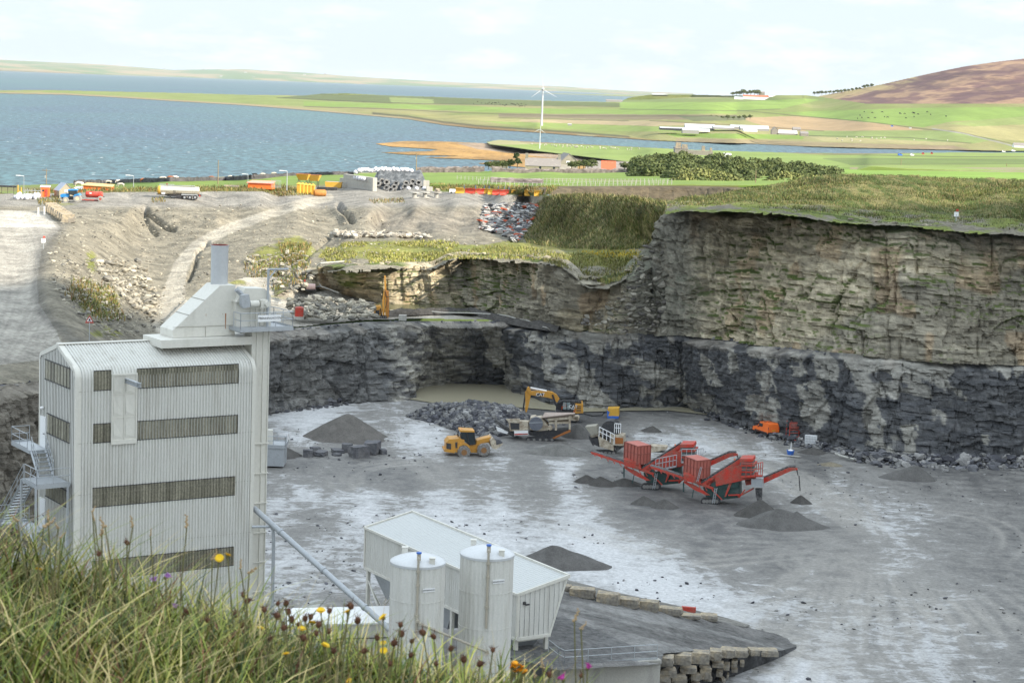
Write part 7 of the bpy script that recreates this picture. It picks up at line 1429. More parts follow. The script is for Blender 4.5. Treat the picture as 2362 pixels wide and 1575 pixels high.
for i in range(5):
    root=thing('spreader_box','yellow box with a pointed lid, %s of five below the hopper bodies'%('leftmost','second','middle','fourth','rightmost')[i],'gritter box',yp(75+i*32,300+i*3,30),R(-8),'yellow lidded boxes'); MB().box((0,0,1.1),(.75,1,2.1)).build('body',P_YELP,root); MB().add([(-.5,-.6,2.15),(.5,-.6,2.15),(.5,.6,2.15),(-.5,.6,2.15),(0,0,2.7)],[(0,1,4),(1,2,4),(2,3,4),(3,0,4),(0,3,2,1)]).build('lid',P_YELP,root)
mb=MB(); mb.lathe([(.02,-1.4),(.7,-1.4),(.8,-1.2),(.8,1.2),(.7,1.4),(.02,1.4)],(0,0,.8),16,'X'); o=mb.build('plough_roll',paint('rusty_yellow',(.40,.17,.04),.7,0,.3,1.5),smooth='auto'); o.location=yp(265,326,30); o.rotation_euler=(0,0,R(20)); tag(o,'curved rusty yellow plough blade at the right end of the gritter boxes','snow plough')
root=thing('yellow_skip','small orange yellow skip box left of the block wall','skip',yp(385,258,30),R(-5)); MB().ext([(-1.9,0,.3),(1.9,0,.3),(2.1,0,1.7),(-2.1,0,1.7)],(0,1.6,0)).build('body',P_YELP,root); MB().box((0,.8,1.72),(3.8,1.5,.08)).build('lid',P_CONC,root)
mb=MB(); rn2=random.Random(3)
for i in range(1): pass
o=MB().box((0,0,.4),(5,1.6,.7)).build('steel_stock',P_DARK); o.location=yp(330,270,30); tag(o,'dark low stack of steel beside the yellow skip','steel stack')
root=thing('white_trailer','tiny white van body half hidden at the left end of the plough row','bin',yp(1472,298,30)); MB().box((0,.5,.55),(1.9,1.,.8)).build('body',P_WHITE,root); MB().cyl((-.5,0,.2),(-.5,.2,.2),.2).build('wheel',P_BLK,root); MB().cyl((.5,0,.2),(.5,.2,.2),.2).build('wheel',P_BLK,root)
mb=MB()
for i in range(8): mb.cyl((i*.3,0,0),(i*.3,0,1.9),.03,n=4)
mb.cyl((0,0,1.6),(2.2,0,1.6),.03,n=4); mb.cyl((0,0,.4),(2.2,0,.4),.03,n=4); o=mb.build('palisade_fence',P_GALV); o.location=dd(330+1740/5.88,380+318/5.88,450); o.rotation_euler=(0,0,R(15)); tag(o,'short grey palisade fence right of the pink roofed shelter','fence')
# ---- bench things: barrel, drill rig, pumps
ZD=(550,400,3.92)
def zp(x,y,z): return g(ZD[0]+x/ZD[2],ZD[1]+y/ZD[2],z)
root=thing('red_drum','red plastic drum with a pale base standing alone on the quarry bench','drum',zp(547,1318,22.6)); MB().lathe([(.62,.35),(.66,1.7),(.6,1.78),(.5,1.72),(.02,1.7)],n=24).build('drum',P_RED,root,smooth='auto'); MB().lathe([(.02,0),(.68,0),(.68,.4),(.6,.42)],n=24).build('base',P_CONC,root)
r=Rig('drill_rig','yellow drilling rig with a tall mast on the brink of the bench','drill rig',ZD,1300,1305,22.25,8)
r.begin().pr([(1225,1225),(1245,1205),(1290,1200),(1300,1240),(1300,1290),(1235,1300)],-.2,1.6); b_=r.end('body',P_YEL); r.begin().pr([(1240,1240),(1275,1235),(1275,1290),(1240,1295)],-.25,-.2).end('grille',P_DARK,parent=b_)
crawler(r,1235,1345,1288,1312,-.5,.4); crawler(r,1235,1345,1288,1312,1.6,.4)
r.begin().pr([(1318,925),(1332,925),(1350,1310),(1330,1310)],.3,.6); r.pr([(1300,1160),(1318,1040),(1322,1300),(1305,1300)],.0,.25); r.end('mast',P_YEL)
r.begin().pr([(1330,1060),(1360,1065),(1360,1110),(1332,1110)],.1,.7); r.pr([(1345,1120),(1362,1120),(1362,1300),(1345,1300)],.2,.5); r.end('drill_head',paint('rusty_yellow',()))
r.begin().bars([(1285,1220),(1290,1270),(1310,1310)],.09,-.4).bars([(1325,1050),(1345,1140),(1330,1220)],.05,.1); r.end('hose',P_BLK)
o=MB().box((0,0,.35),(1.1,1,.8)).build('stone_block',P_CONC); o.location=zp(1484,1325,22.2); tag(o,'single pale block on the bench right of the drill rig','block')
root=thing('blue_pump','small blue and black pump engine on the grassy ledge','pump',zp(1010,1035,24.)); MB().lathe([(.02,-.7),(.5,-.7),(.55,0),(.5,.7),(.02,.7)],(0,0,.7),12,'X').build('engine',paint('teal_blue',(.03,.25,.33),.5),root,smooth='auto'); MB().box((0,0,.2),(2.4,1.2,.3)).build('skid',P_DARK,root)
root=thing('fuel_bowser','low pale pink tank on the ledge left of the blue pump','tank',zp(655,1060,24.)); MB().lathe([(.02,-.7),(.45,-.7),(.5,-.5),(.5,.5),(.45,.7),(.02,.7)],(0,0,.6),14,'X').build('body',paint('pale_pink',(.60,.42,.38),.5),root,smooth='auto'); MB().box((0,0,.1),(1.6,.9,.15)).build('skid',P_DARK,root)
o=MB().cyl((0,0,0),(0,0,1.1),.16,n=10).build('red_post',P_RED); o.location=zp(598,1025,24.3); tag(o,'short red post or cylinder above the pink tank','post')
def hz(label,pts,r_,mat,nm='hose'):
    P=[zp(x,y,z) for x,y,z in pts]; o_=P[0].copy(); o=MB().tube([p-o_ for p in P],r_,6).build(nm,mat,None,smooth='auto'); o.location=o_; tag(o,label,'hose')
hz('long grey pipe curving over the grass edge and down to the ledge',[(960,795,28.4),(820,805,28.3),(745,812,28.2),(715,835,27.6),(708,880,26.6),(718,960,25.2),(745,1020,24.4),(830,1050,24.),(910,1080,23.6)],.11,P_HOSE)
hz('pale hose strung down the rock face beside the long grey pipe',[(540,775,26),(640,830,25.9),(660,880,25.5),(690,960,24.8),(700,1000,24.3)],.07,P_WHITE)
mb=MB(); A=zp(650,825,26.2);B=zp(735,1025,24.3); mb.add([(0,0,0),(1.4,0,-.3),(2.6,-1,(B-A).z),(1.9,-1,(B-A).z)],[(0,1,2,3)]); mb.ext([(0,0,0),(1.2,0,-.2),((B-A).x+.1,(B-A).y,(B-A).z),((B-A).x-.9,(B-A).y,(B-A).z)],(0,.12,0)); o=mb.build('tarpaulin',P_SOLAR); o.location=A; tag(o,'pale tarpaulin hanging on the rock face next to the pipe','tarpaulin')
hz('pale rope of hose lying along the dark bund beside the upper pool',[(1370,1238,22.5),(1560,1238,22.6),(1700,1245,22.6),(1850,1258,22.6),(2100,1262,22.7),(2350,1275,22.8)],.09,P_HOSE)
o_=None
hz('pale hose running on along the bund to the corner of the bench',[(2352,1275,22.8),(2440,1290,22.7),(2530,1318,22.6),(2600,1325,22.5),(2660,1350,22.3),(2700,1372,22.2)],.09,P_HOSE)
hz('thin hose hanging down the lower cliff from the bench corner',[(2700,1372,22.2),(2790,1395,22.6),(2825,1420,22),(2830,1470,20.2),(2832,1560,17.)],.06,P_HOSE)
# dark bund along the pool
bl=[G(1085,722,22.2),G(1150,738,22.1),G(1220,752,22.1),G(1290,762,22.1)]; bl=[G(900,727,22.3),G(1000,722,22.3)]+bl; Lb=interp_line(bl,160)[0]; V=[];C=[]
for v,h in ((-1.3,0),(-.7,.55),(0,.9),(.6,.6),(1.2,0)): V.append(np.stack([Lb[:,0]+v*.3,Lb[:,1]+v,Lb[:,2]-.1+h*(.6+.8*fbm(Lb[:,0]*.8,Lb[:,1]*0+v,s=3))],1))
V=np.array(V); npmesh('dark_bund',V.reshape(-1,3),gridF(5,160),M_EARTH,np.tile((.085,.08,.075),(800,1)))
# debris slope of broken pale and red rubbish on the tip
rn_=np.random.RandomState(3); pts=[]
while len(pts)<1500:
    x,y=rn_.uniform(1105,1245),rn_.uniform(470,562)
    if inpoly(np.array(x),np.array(y),[(1120,475),(1215,468),(1243,476),(1228,520),(1205,545),(1190,560),(1165,540),(1105,528)]): pts.append((x,y))
pts=np.array(pts); zz_=f1(pts[:,0],pts[:,1]); Pq=G(pts[:,0],pts[:,1],zz_); scatter('demolition_rubble',Pq+np.array([0,0,.15]),(.4,1.5),[(.35,.34,.33),(.12,.12,.13),(.5,.49,.47),(.22,.2,.18),(.09,.09,.1),(.3,.29,.28),(.2,.2,.2),(.38,.37,.35),(.15,.14,.13),(.2,.19,.18),(.3,.3,.3),(.1,.1,.1),(.35,.08,.04)],31,'bank of tipped demolition rubble with white and red fragments','rubble',.35)
# loose stones over the upper slopes
def scat_px(n,polyx,seed,size,cols,label,f=f1,up=.08,thin=None,name='loose_stones'):
    rr=np.random.RandomState(seed); P=np.array(polyx,float); X=[];
    while len(X)<n:
        x=rr.uniform(P[:,0].min(),P[:,0].max(),n); y=rr.uniform(P[:,1].min(),P[:,1].max(),n); m=inpoly(x,y,polyx)
        if thin is not None: m&=rr.rand(n)<thin(x,y)
        X+=list(zip(x[m],y[m]))
    X=np.array(X[:n]); P3=G(X[:,0],X[:,1],f(X[:,0],X[:,1])); P3[:,2]+=up; return scatter(name,P3,size,cols,seed,label,'stones',.55)
PALED=[(.34,.31,.25),(.25,.23,.19),(.40,.37,.30),(.17,.16,.14)]
PALE=[(.42,.38,.31),(.34,.31,.26),(.48,.44,.37),(.22,.20,.17)]
RDL=[(385,735),(400,670),(415,610),(450,565),(520,525),(600,497),(690,470),(760,455)]
offroad=lambda x,y: ss(14,26,pdist(x,y,RDL))
scat_px(1900,[(150,485),(380,475),(760,470),(860,500),(1000,540),(1200,560),(1000,600),(700,620),(600,690),(400,740),(250,740),(140,640),(110,590)],41,(.10,.42),PALED,'pale stones strewn over the upper slopes',thin=offroad)
scat_px(900,[(150,590),(260,620),(370,680),(380,760),(260,790),(150,700),(110,640)],42,(.10,.5),PALED,'pale stones on the bank right of the left road')
scat_px(300,[(215,600),(330,600),(370,690),(350,740),(300,700),(240,640)],43,(.2,1.1),PALED,'larger pale slabs in the gully by the haul track')
scat_px(600,[(670,690),(740,684),(860,700),(868,735),(700,735),(665,720)],44,(.2,.95),PALED,'tumbled pale slabs on the bench right of the red drum',f=lambda x,y:np.interp(y,[684,735],[25.2,22.6])+0*x)
scat_px(230,[(570,590),(700,580),(720,640),(690,690),(640,660),(560,610)],45,(.2,.95),PALED,'weathered slabs among grass on the ledges')
fup=lambda x,y: f1(x,y)
scat_px(260,[(770,534),(990,540),(1000,548),(780,545)],46,(.4,1.4),PALE,'line of slabs along the foot of the tip')
def upz(x,y): return np.interp(y,[500,770],[38.5,22.6])
scat_px(700,[(1500,540),(1560,520),(1640,640),(1640,765),(1420,765),(1330,745),(1450,660)],47,(.15,.9),[(.17,.16,.13),(.26,.24,.2),(.12,.11,.1)],'stones on the shaded scree slope',f=upz,up=-.1)
# pale cap ledges of the rock bench

LT=interp_line([tuple(p) for p in T2],4000)[0]; rr_=np.random.RandomState(17); ii=rr_.randint(40,3600,900); Pq=LT[ii]+np.stack([rr_.randn(900)*.3,rr_.randn(900)*.6,rr_.rand(900)*.1-.1],1); scatter('brink_stones',Pq,(.15,.75),[(.26,.23,.17),(.18,.16,.12),(.33,.29,.22)],18,'loose stones along the brink of the upper cliff','stones',.6)
LT1=interp_line([tuple(p) for p in T1],4000)[0]; ii=rr_.randint(300,3700,700); Pq=LT1[ii]+np.stack([rr_.randn(700)*.3,rr_.randn(700)*.5+.3,rr_.rand(700)*.1],1); scatter('brink_stones',Pq,(.12,.6),SL+[(.3,.28,.24)],19,'loose stones along the brink of the lower cliff','stones',.6)
# ================================================================ far buildings
def base3(px,py): return float(np.exp(f3(np.array(px),np.array(py))))
def farhouse(name,label,cat,zm,x0,x1,yb,ye,yr,Y,depth,mw,mr,grp=None,yaw=0,parts=(),mono=False):
    k=Y/FPX/zm[2]; px=zm[0]+(x0+x1)/2/zm[2]; py=zm[1]+yb/zm[2]; root=thing(name,label,cat,dd(px,py,Y),R(yaw),grp)
    shedparts(root,(x1-x0)*k,depth,(yb-ye)*k,max(.3,(ye-yr)*k*1.0),mw,mr,mono,[(n,(x-(x0+x1)/2)*k,z_,w_,h_,m_) for n,x,z_,w_,h_,m_ in parts],.2); return root
def gablehouse(name,label,cat,zm,x0,x1,yb,ye,yr,Y,length,mw,mr,grp=None,yaw=0,parts=()):
    k=Y/FPX/zm[2]; px=zm[0]+(x0+x1)/2/zm[2]; py=zm[1]+yb/zm[2]; root=thing(name,label,cat,dd(px,py,Y),R(yaw),grp); w_=(x1-x0)*k; h=(yb-ye)*k; rg=(ye-yr)*k
    MB().ext([(-w_/2,0,0),(w_/2,0,0),(w_/2,0,h),(0,0,h+rg),(-w_/2,0,h)],(0,length,0)).build('walls',mw,root)
    t_=w_*.03; MB().ext([(-w_/2-.3,-.2,h-.15),(0,-.2,h+rg+.02),(w_/2+.3,-.2,h-.15),(w_/2+.3,-.2,h-.15+t_),(0,-.2,h+rg+.05+t_),(-w_/2-.3,-.2,h-.15+t_)],(0,length+.4,0)).build('roof',mr,root)
    for n,x,z_,ww,hh,mm in parts: MB().box(((x-(x0+x1)/2)*k,-.04,z_+hh/2),(ww,.08,hh)).build(n,mm,root)
    return root
ZF=(1100,320,5.88); ZQ=(1500,270,3.36); Z3=(1500,120,2.7285); Z2=(750,150,2.94)
P_RUSTR=paint('rusty_red_roof',(.50,.12,.06),.8,0,.15,.5,dirt=(.35,.25,.2),dirtamt=.2); P_HARL2=paint('grey_stone_wall',(.26,.24,.20),.95,0,.2,.6); P_PALE=paint('pale_sheet',(.55,.56,.55),.5,0,.08,.3)
c_=P_HARL2
farhouse('farmhouse','long low stone farmhouse with a lichen spotted slate roof and a chimney at each end','house',ZF,655,1130,432,370,270,880,6.5,P_HARL,P_SLATER,parts=(('chimney',672,0,1.2,2,c_),('chimney',1112,0,1.2,2,c_),('window',858,.6,.9,1.3,P_GLASS),('window',1045,.6,.9,1.1,P_GLASS),('window',1175,.5,.6,.8,P_GLASS)))
gablehouse('barn','grey gabled barn behind the right end of the long farmhouse','barn',ZF,1130,1370,400,320,212,905,12,P_HARL2,P_SLATER,yaw=12,parts=(('window',1232,2.2,1.6,1,P_WHITE),('door',1262,0,.7,3,P_WHITE)))
farhouse('lean_to','low stone lean to against the right gable of the long farmhouse','shed',ZF,1125,1260,435,420,365,878,4,P_HARL,P_HARL2,mono=True)
farhouse('outbuilding','slate roofed outbuilding between the bushes and the red roof','shed',ZF,1480,1685,430,405,305,890,6,P_HARL2,P_SLATER)
farhouse('outbuilding','shed with a rusty red roof beside the wood','shed',ZF,1690,1880,432,412,308,890,6,P_HARL2,P_RUSTR)
farhouse('outbuilding','dark grey shed right of the red roofed one, partly behind trees','shed',ZF,1885,2080,440,405,320,895,6,P_HARL2,P_SLATER)
farhouse('outbuilding','small shed with a red roof at the left end of the farm, among bushes','shed',ZF,170,420,400,356,322,880,5,P_HARL2,P_RUSTR)
# far farm
G_='farm sheds across the bay'
def fs(l,x0,x1,yb,ye,yr,mw,mr,gable=False,Y=2450,dep=18,zm=ZQ,grp=G_,nm='farm_shed',cat='farm building'):
    (gablehouse if gable else farhouse)(nm,l,cat,zm,x0,x1,yb,ye,yr,Y,dep,mw,mr,grp)
P_WALLG=paint('grey_wall',(.30,.29,.27),.8); P_ROOFG=paint('pale_grey_roof',(.42,.45,.47),.6,0,.06,.1)
fs('long low open fronted shed at the left end of the far farm',75,248,104,88,80,P_DARK,P_ROOFG)
fs('largest grey roofed shed, left of centre in the far farm',270,500,96,84,58,P_WALLG,P_ROOFG,Y=2500)
fs('nearest beige ended shed at the left of the far farm',250,375,130,104,85,P_WALLG,P_ROOFG,Y=2420)
fs('low pale shed just right of the nearest beige one',378,462,115,100,93,P_WHITE,P_ROOFG)
fs('long shed in the middle of the far farm',490,650,98,84,70,P_WALLG,P_ROOFG,Y=2480)
fs('short gabled shed left of the widest right hand shed',625,755,98,78,64,P_WALLG,P_ROOFG,Y=2490)
fs('wide grey shed at the right of the far farm sheds',700,920,108,92,68,P_WALLG,P_ROOFG,Y=2470)
fs('low white roofed shed in front of the wide right hand shed',725,830,115,106,94,P_WHITE,P_PALE,Y=2430)
fs('tall dark stone gable house at the right of the far farm',940,992,135,104,80,P_HARL2,P_SLATER,True,Y=2400,dep=10)
fs('pale roofed barn right of the dark stone gable',985,1140,140,128,104,P_HARL2,P_PALE,Y=2400)
fs('dark house with two chimneys behind the pale roofed barn',1105,1165,110,96,80,P_HARL2,P_SLATER,Y=2460,dep=8)
fs('small dark barn at the right end of the far farm',1165,1225,150,130,114,P_HARL2,P_SLATER,Y=2390,dep=10)
H_='hilltop farm buildings'
fs('long white sided shed on the skyline farm',585,745,301,284,274,P_WHITE,P_RUSTR,Y=5000,dep=20,zm=Z3,grp=H_)
fs('tall grey house on the skyline farm',686,720,276,258,250,P_HARL2,P_SLATER,Y=5100,dep=12,zm=Z3,grp=H_,nm='house',cat='house')
fs('small white shed left on the skyline farm',530,584,299,290,283,P_WHITE,P_ROOFG,Y=5000,dep=12,zm=Z3,grp=H_)
fs('low white roofed shed right on the skyline farm',746,820,292,284,276,P_WALLG,P_PALE,Y=5000,dep=12,zm=Z3,grp=H_)
fs('old stone mansion rising behind the wood with tall chimneys',155,236,645,610,600,P_HARL2,P_SLATER,Y=1000,dep=10,zm=Z3,grp=None,nm='mansion',cat='house')
rt=[o for o in sc.objects if o.name=='mansion'][0]; k=1000/FPX/Z3[2]
for x,t,w_ in ((175,572,34),(215,582,34),(332,588,20),(380,598,14)): MB().box(((x-195)*k,1.5,(645-t)*k/2+0),(w_*k,1.6,(645-t)*k)).build('chimney',P_STONE,rt)
MB().ext([((236-195)*k,0,0),((392-195)*k,0,0),((392-195)*k,0,(645-620)*k),((236-195)*k,0,(645-618)*k)],(0,7,0)).build('wing',P_HARL2,rt)
fs('small white shed peeping over the wood',465,508,660,648,640,P_WHITE,P_WHITE,Y=960,dep=6,zm=Z3,grp=None,nm='shed',cat='shed')
fs('white cottage with a dark roof at the right edge by the road',2290,2380,603,590,574,P_WHITE,P_SLATER,Y=1900,dep=8,zm=Z3,grp=None,nm='cottage',cat='house')
fs('pair of small pale sheds on the flat land left of the skyline farm',10,108,278,272,264,P_WHITE,P_ROOFG,Y=6800,dep=12,zm=Z3,grp=None,nm='shed',cat='shed')
fs('little stone building on the far green below the skyline',1905,2015,252,243,236,P_WALLG,P_SLATER,Y=4800,dep=10,zm=Z2,grp=None,nm='steading',cat='farm building')
fs('tiny grey hut at the foot of the wind turbine',1645,1672,412,403,400,P_WALLG,P_ROOFG,Y=2650,dep=3,zm=Z2,grp=None,nm='hut',cat='hut')
for i,(x,y,w_,m_,l) in enumerate(((1575,655,26,P_BLUE,'dark blue parked vehicle on the far track'),(1650,655,22,P_WHITE,'white parked vehicle right of the dark blue one'),(1718,648,14,P_RED,'first small red shape on the far track'),(1772,646,14,P_RED,'second small red shape on the far track'),(2225,632,20,P_WHITE,'white parked car left of the cottage'),(2287,628,22,P_WHITE,'white van nearest the cottage'),(1523,472,14,P_BLUE,'blue car on the road across the bay'),(1635,484,14,P_WHITE,'white car on the road across the bay'))):
    Y=1500 if i<4 else (1850 if i<6 else 2500); k=Y/FPX/Z3[2]; root=thing('parked_car',l,'car',dd(Z3[0]+x/Z3[2],Z3[1]+y/Z3[2],Y),R(rn.uniform(-20,20)),'vehicles on the far tracks'); L_=w_*k; MB().ext([(-L_/2,0,.3),(L_/2,0,.3),(L_/2,0,1.1),(L_*.3,0,1.2),(L_*.18,0,1.8),(-L_*.4,0,1.8),(-L_/2,0,1.1)],(0,1.8,0)).build('body',m_,root); MB().box((0,-.02,1.45),(L_*.5,.05,.4)).build('window',P_GLASS,root)
# ---- wind turbines
def blade(hub,tip,w_): 
    hub,tip=Vector(hub),Vector(tip); d=tip-hub; s_=d.cross(Vector((0,1,0))).normalized()*w_; mb=MB()
    P=[(0,.25),(.12,.75),(.3,.9),(.7,.5),(1,.12)]; pts=[hub+d*t_+s_*w2*.35 for t_,w2 in P]+[hub+d*t_-s_*w2*.65 for t_,w2 in P[::-1]]; mb.ext([(p.x,p.y,p.z) for p in pts],(0,w_*.25,0)); return mb
P_TURB=paint('turbine_grey',(.56,.58,.60),.4,0,.03,.1)
Y=2640.; bs_=dd(1249,290.5,Y); root=thing('wind_turbine','tall white three bladed wind turbine by the far shore','wind turbine',bs_); hb_=dd(1252.7,206,Y)-bs_; hb_.x*=.35
MB().cyl((0,0,0),hb_,1.5,.8,n=20).build('tower',P_TURB,root,smooth='auto'); na=MB(); na.box(hb_+Vector((0,.5,0)),(3.2,6,3.2)); na.build('nacelle',P_TURB,root); ho=Vector((hb_.x,hb_.y-3.4,hb_.z)); MB().ball(ho,1.7,12,8).build('hub',P_TURB,root,smooth=True)
for tx,ty in ((1251,167),(1225,225),(1286,225.5)):
    tp=dd(tx,ty,Y)-bs_; hp_=dd(1252.7,206,Y)-bs_; blade(ho,ho+(tp-hp_),1.15).build('rotor_blade',P_TURB,root)
Y=1850.; bs_=dd(1244.6,345.6,Y); root=thing('small_wind_turbine','small three bladed turbine on a slim mast in the sheep field','wind turbine',bs_); h=46.6*Y/FPX
MB().cyl((0,0,0),(0,0,h),.5,.25,n=10).build('mast',P_TURB,root)
for a in (85,205,325): blade((0,-.8,h),(6.3*math.cos(R(a)),-.8,h+6.3*math.sin(R(a))),.5).build('rotor_blade',P_TURB,root)
# ---- animals: skinned bodies in one surface
def animal(name,s,mat,graze=True,sheep=False):
    hd=(1.45,0,.35) if graze else (1.5,0,1.45); nk=(1.1,0,1.15)
    V=[(0,0,1.15),(.5,0,1.12),(.95,0,1.18),nk,((nk[0]+hd[0])/2+.05,0,(nk[2]+hd[2])/2),hd,(hd[0]+.18,0,hd[2]-.12),(-.45,0,1.15),(-.95,0,1.2),(-1.15,0,1.1),(-1.18,0,.6)]
    E=[(0,1),(1,2),(2,3),(3,4),(4,5),(5,6),(0,7),(7,8),(8,9),(9,10)]; Rr=[.42,.42,.36,.25,.17,.14,.09,.42,.36,.08,.03]
    if sheep: Rr=[.45,.45,.4,.24,.15,.13,.08,.45,.38,.06,.03]
    for sx,sy in ((.85,.2),(.85,-.2),(-.9,.22),(-.9,-.22)):
        j=2 if sx>0 else 8; n=len(V); V+=[(sx,sy,.75),(sx+(.03 if sx>0 else -.1),sy,.4),(sx+(0 if sx>0 else 0),sy,.02)]; E+=[(j,n),(n,n+1),(n+1,n+2)]; Rr+=[.15,.075,.06]
    return skinfig(name,[tuple(c*s for c in v) for v in V],E,[r_*s for r_ in Rr],mat,1)
P_CB=paint('black_hide',(.02,.018,.016),.8); P_CR=paint('brown_hide',(.30,.10,.035),.8,dirtamt=.1); P_CW=paint('white_hide',(.45,.42,.36),.8); P_CP=paint('brown_white_hide',(.33,.13,.06),.8,0,.1,.8,dirt=(.7,.66,.6),dirtamt=.9)
cow={k:animal('cow',1.,m_) for k,m_ in (('b',P_CB),('r',P_CR),('w',P_CW),('p',P_CP))}; cow['B']=animal('cow',1.,P_CB,False)
Z1=(0,120,2.94)
for i,(x,y,k,f_,l) in enumerate(((668,892,'b',1,'black cow, leftmost of the herd on the shore field'),(735,896,'w',0,'cream cow lying low right of the black one'),(808,892,'p',1,'brown and white cow left of the plain brown one'),(973,886,'r',0,'plain brown cow right above the lamp post'),(1107,876,'w',1,'white cow nearest the water'),(1155,872,'r',0,'brown cow beside a brown and white one'),(1188,872,'p',1,'brown and white cow at the top of the shore field'),(1435,866,'r',1,'small red cow left of the tall wooden pole'),(1562,862,'p',1,'red and white cow right of the tall wooden pole'),(1700,860,'b',0,'black cow facing away, upper middle of the field'),(1730,848,'B',1,'black cow a little higher up the field'),(1780,845,'w',0,'white cow right of the two black ones'),(1858,838,'w',1,'pinkish white cow, farthest right of the herd'),(535,916,'p',0,'brown and white cow low down left of the herd'),(820,918,'w',1,'pale cow nearest the bank grass'))):
    px,py=Z1[0]+x/Z1[2],Z1[1]+y/Z1[2]; Y=base3(px,py); link('cow',cow[k],None,dd(px,py,max(Y,500))+Vector((0,0,.05)),R(180*f_+rn.uniform(-30,30)),l,'cow','cows on the shore field',scale=(.9,)*3)
shm=animal('sheep',.62,P_CW,True,True)
for i in range(46):
    x=725+rn.random()*1560; y=82+(x-725)*.048+rn.uniform(-5,22); px,py=ZF[0]+x/ZF[2],ZF[1]+y/ZF[2]; link('sheep',shm,None,dd(px,py,1900-(x-725)*.02),rn.uniform(0,6),'white sheep grazing on the green point','sheep','sheep on the green point',scale=(1.5,)*3)
for i in range(34):
    px=1080+rn.betavariate(2,2)*160; py=230+(px-1000)*.045+rn.uniform(-3,4); link('cow',cow['b'],None,dd(px,py+4,4300),rn.uniform(0,6),'distant dark cow in the far green field','cow','distant cattle',scale=(1.4,)*3)
for i in range(22):
    px=1940+rn.betavariate(2,2)*260; py=262+rn.uniform(-3,13); link('cow',cow['b'],None,dd(px,py,2900),rn.uniform(0,6),'dark cow on the slope below the heather hill','cow','cattle below the heather hill',scale=(1.3,)*3)
for i in range(16):
    px=1930+rn.random()*260; py=319+rn.uniform(-2,9); link('sheep',shm,None,dd(px,py,2050),rn.uniform(0,6),'sheep on the pale field across the bay','sheep','sheep across the bay',scale=(1.6,)*3)
# ---- fences and dry stone walls in the near fields
def fence(label,pts,n,h,Yf):
    L_=interp_line([(x,y,0) for x,y in pts],n)[0]; P=[dd(a,b_,Yf(a,b_)) for a,b_,_ in L_]; root=thing('post_fence',label,'fence',P[0]); me=MB().box((0,0,h/2),(.16,.16,h)).mesh('fence_post',P_CONC)
    for p in P: link('post',me,root,p-P[0])
    mb=MB(); [mb.tube([p-P[0]+Vector((0,0,h*k)) for p in P],.02,3) for k in (.4,.9)]; mb.build('wire',P_GALV,root)
z2q=lambda x,y:(750+x/2.94,150+y/2.94)
fence('upper line of pale fence posts across the green field',[z2q(895,778),z2q(1200,795),z2q(1600,800),z2q(2350,805)],56,1.3,lambda a,b_:max(520,base3(a,b_)))
fence('lower line of pale fence posts behind the grass bank',[z2q(1040,808),z2q(1300,828),z2q(1560,838),z2q(1800,822),z2q(2350,815)],44,1.3,lambda a,b_:505)
def drywall(label,pts,h,Yf,seed,col=(.20,.17,.16),th=.8,n=None):
    L_=interp_line([(x,y,0) for x,y in pts],n or 220)[0]; P=np.array([D(a,b_,Yf(a,b_)) for a,b_,_ in L_]); o=P[0].copy(); P=P-o; V=[];C=[]
    for k,(dy,f_) in enumerate(((-th/2,-.3),(-th/2,.45),(-th*.4,.85),(0,1.05),(th*.4,.85),(th/2,-.3))):
        q=P.copy(); q[:,1]+=dy; q[:,2]+=h*f_*(.82+.36*vn(P[:,0]*.7,P[:,1]*.7+k,s=seed)); q[:,0]+=.2*(vn(P[:,0]*2,k*1.,s=seed)-.5); V.append(q); C.append(np.array(col)*(.55+.9*vn(P[:,0]*1.3,k*3.,s=seed+1))[:,None])
    ob=npmesh('dry_stone_wall',np.array(V).reshape(-1,3),gridF(6,len(P)),M_ROCK,np.array(C).reshape(-1,3),smooth=False,kind=None); ob.location=o; tag(ob,label,'stone wall')
drywall('long dry stone wall in front of the farmhouse',[z2q(1130,716),z2q(1220,742),z2q(1500,740),z2q(1700,738),z2q(2120,745),z2q(2340,756)],2.2,lambda a,b_:860,3)
drywall('dry stone wall along the shore left of the farm',[z2q(620,722),z2q(900,720),z2q(1080,716)],1.8,lambda a,b_:905,5)
drywall('dark dry stone wall crossing the cow field',[(Z1[0]+x/Z1[2],Z1[1]+y/Z1[2]) for x,y in ((500,905),(700,893),(1000,886),(1250,880),(1500,872),(1700,860),(1900,846),(2100,838),(2400,832))],1.3,lambda a,b_:max(530,base3(a,b_)),7,(.09,.085,.09))
drywall('tumbled wall line between the two fences',[z2q(1120,787),z2q(1260,792),z2q(1480,797)],.9,lambda a,b_:540,9,(.24,.2,.2))
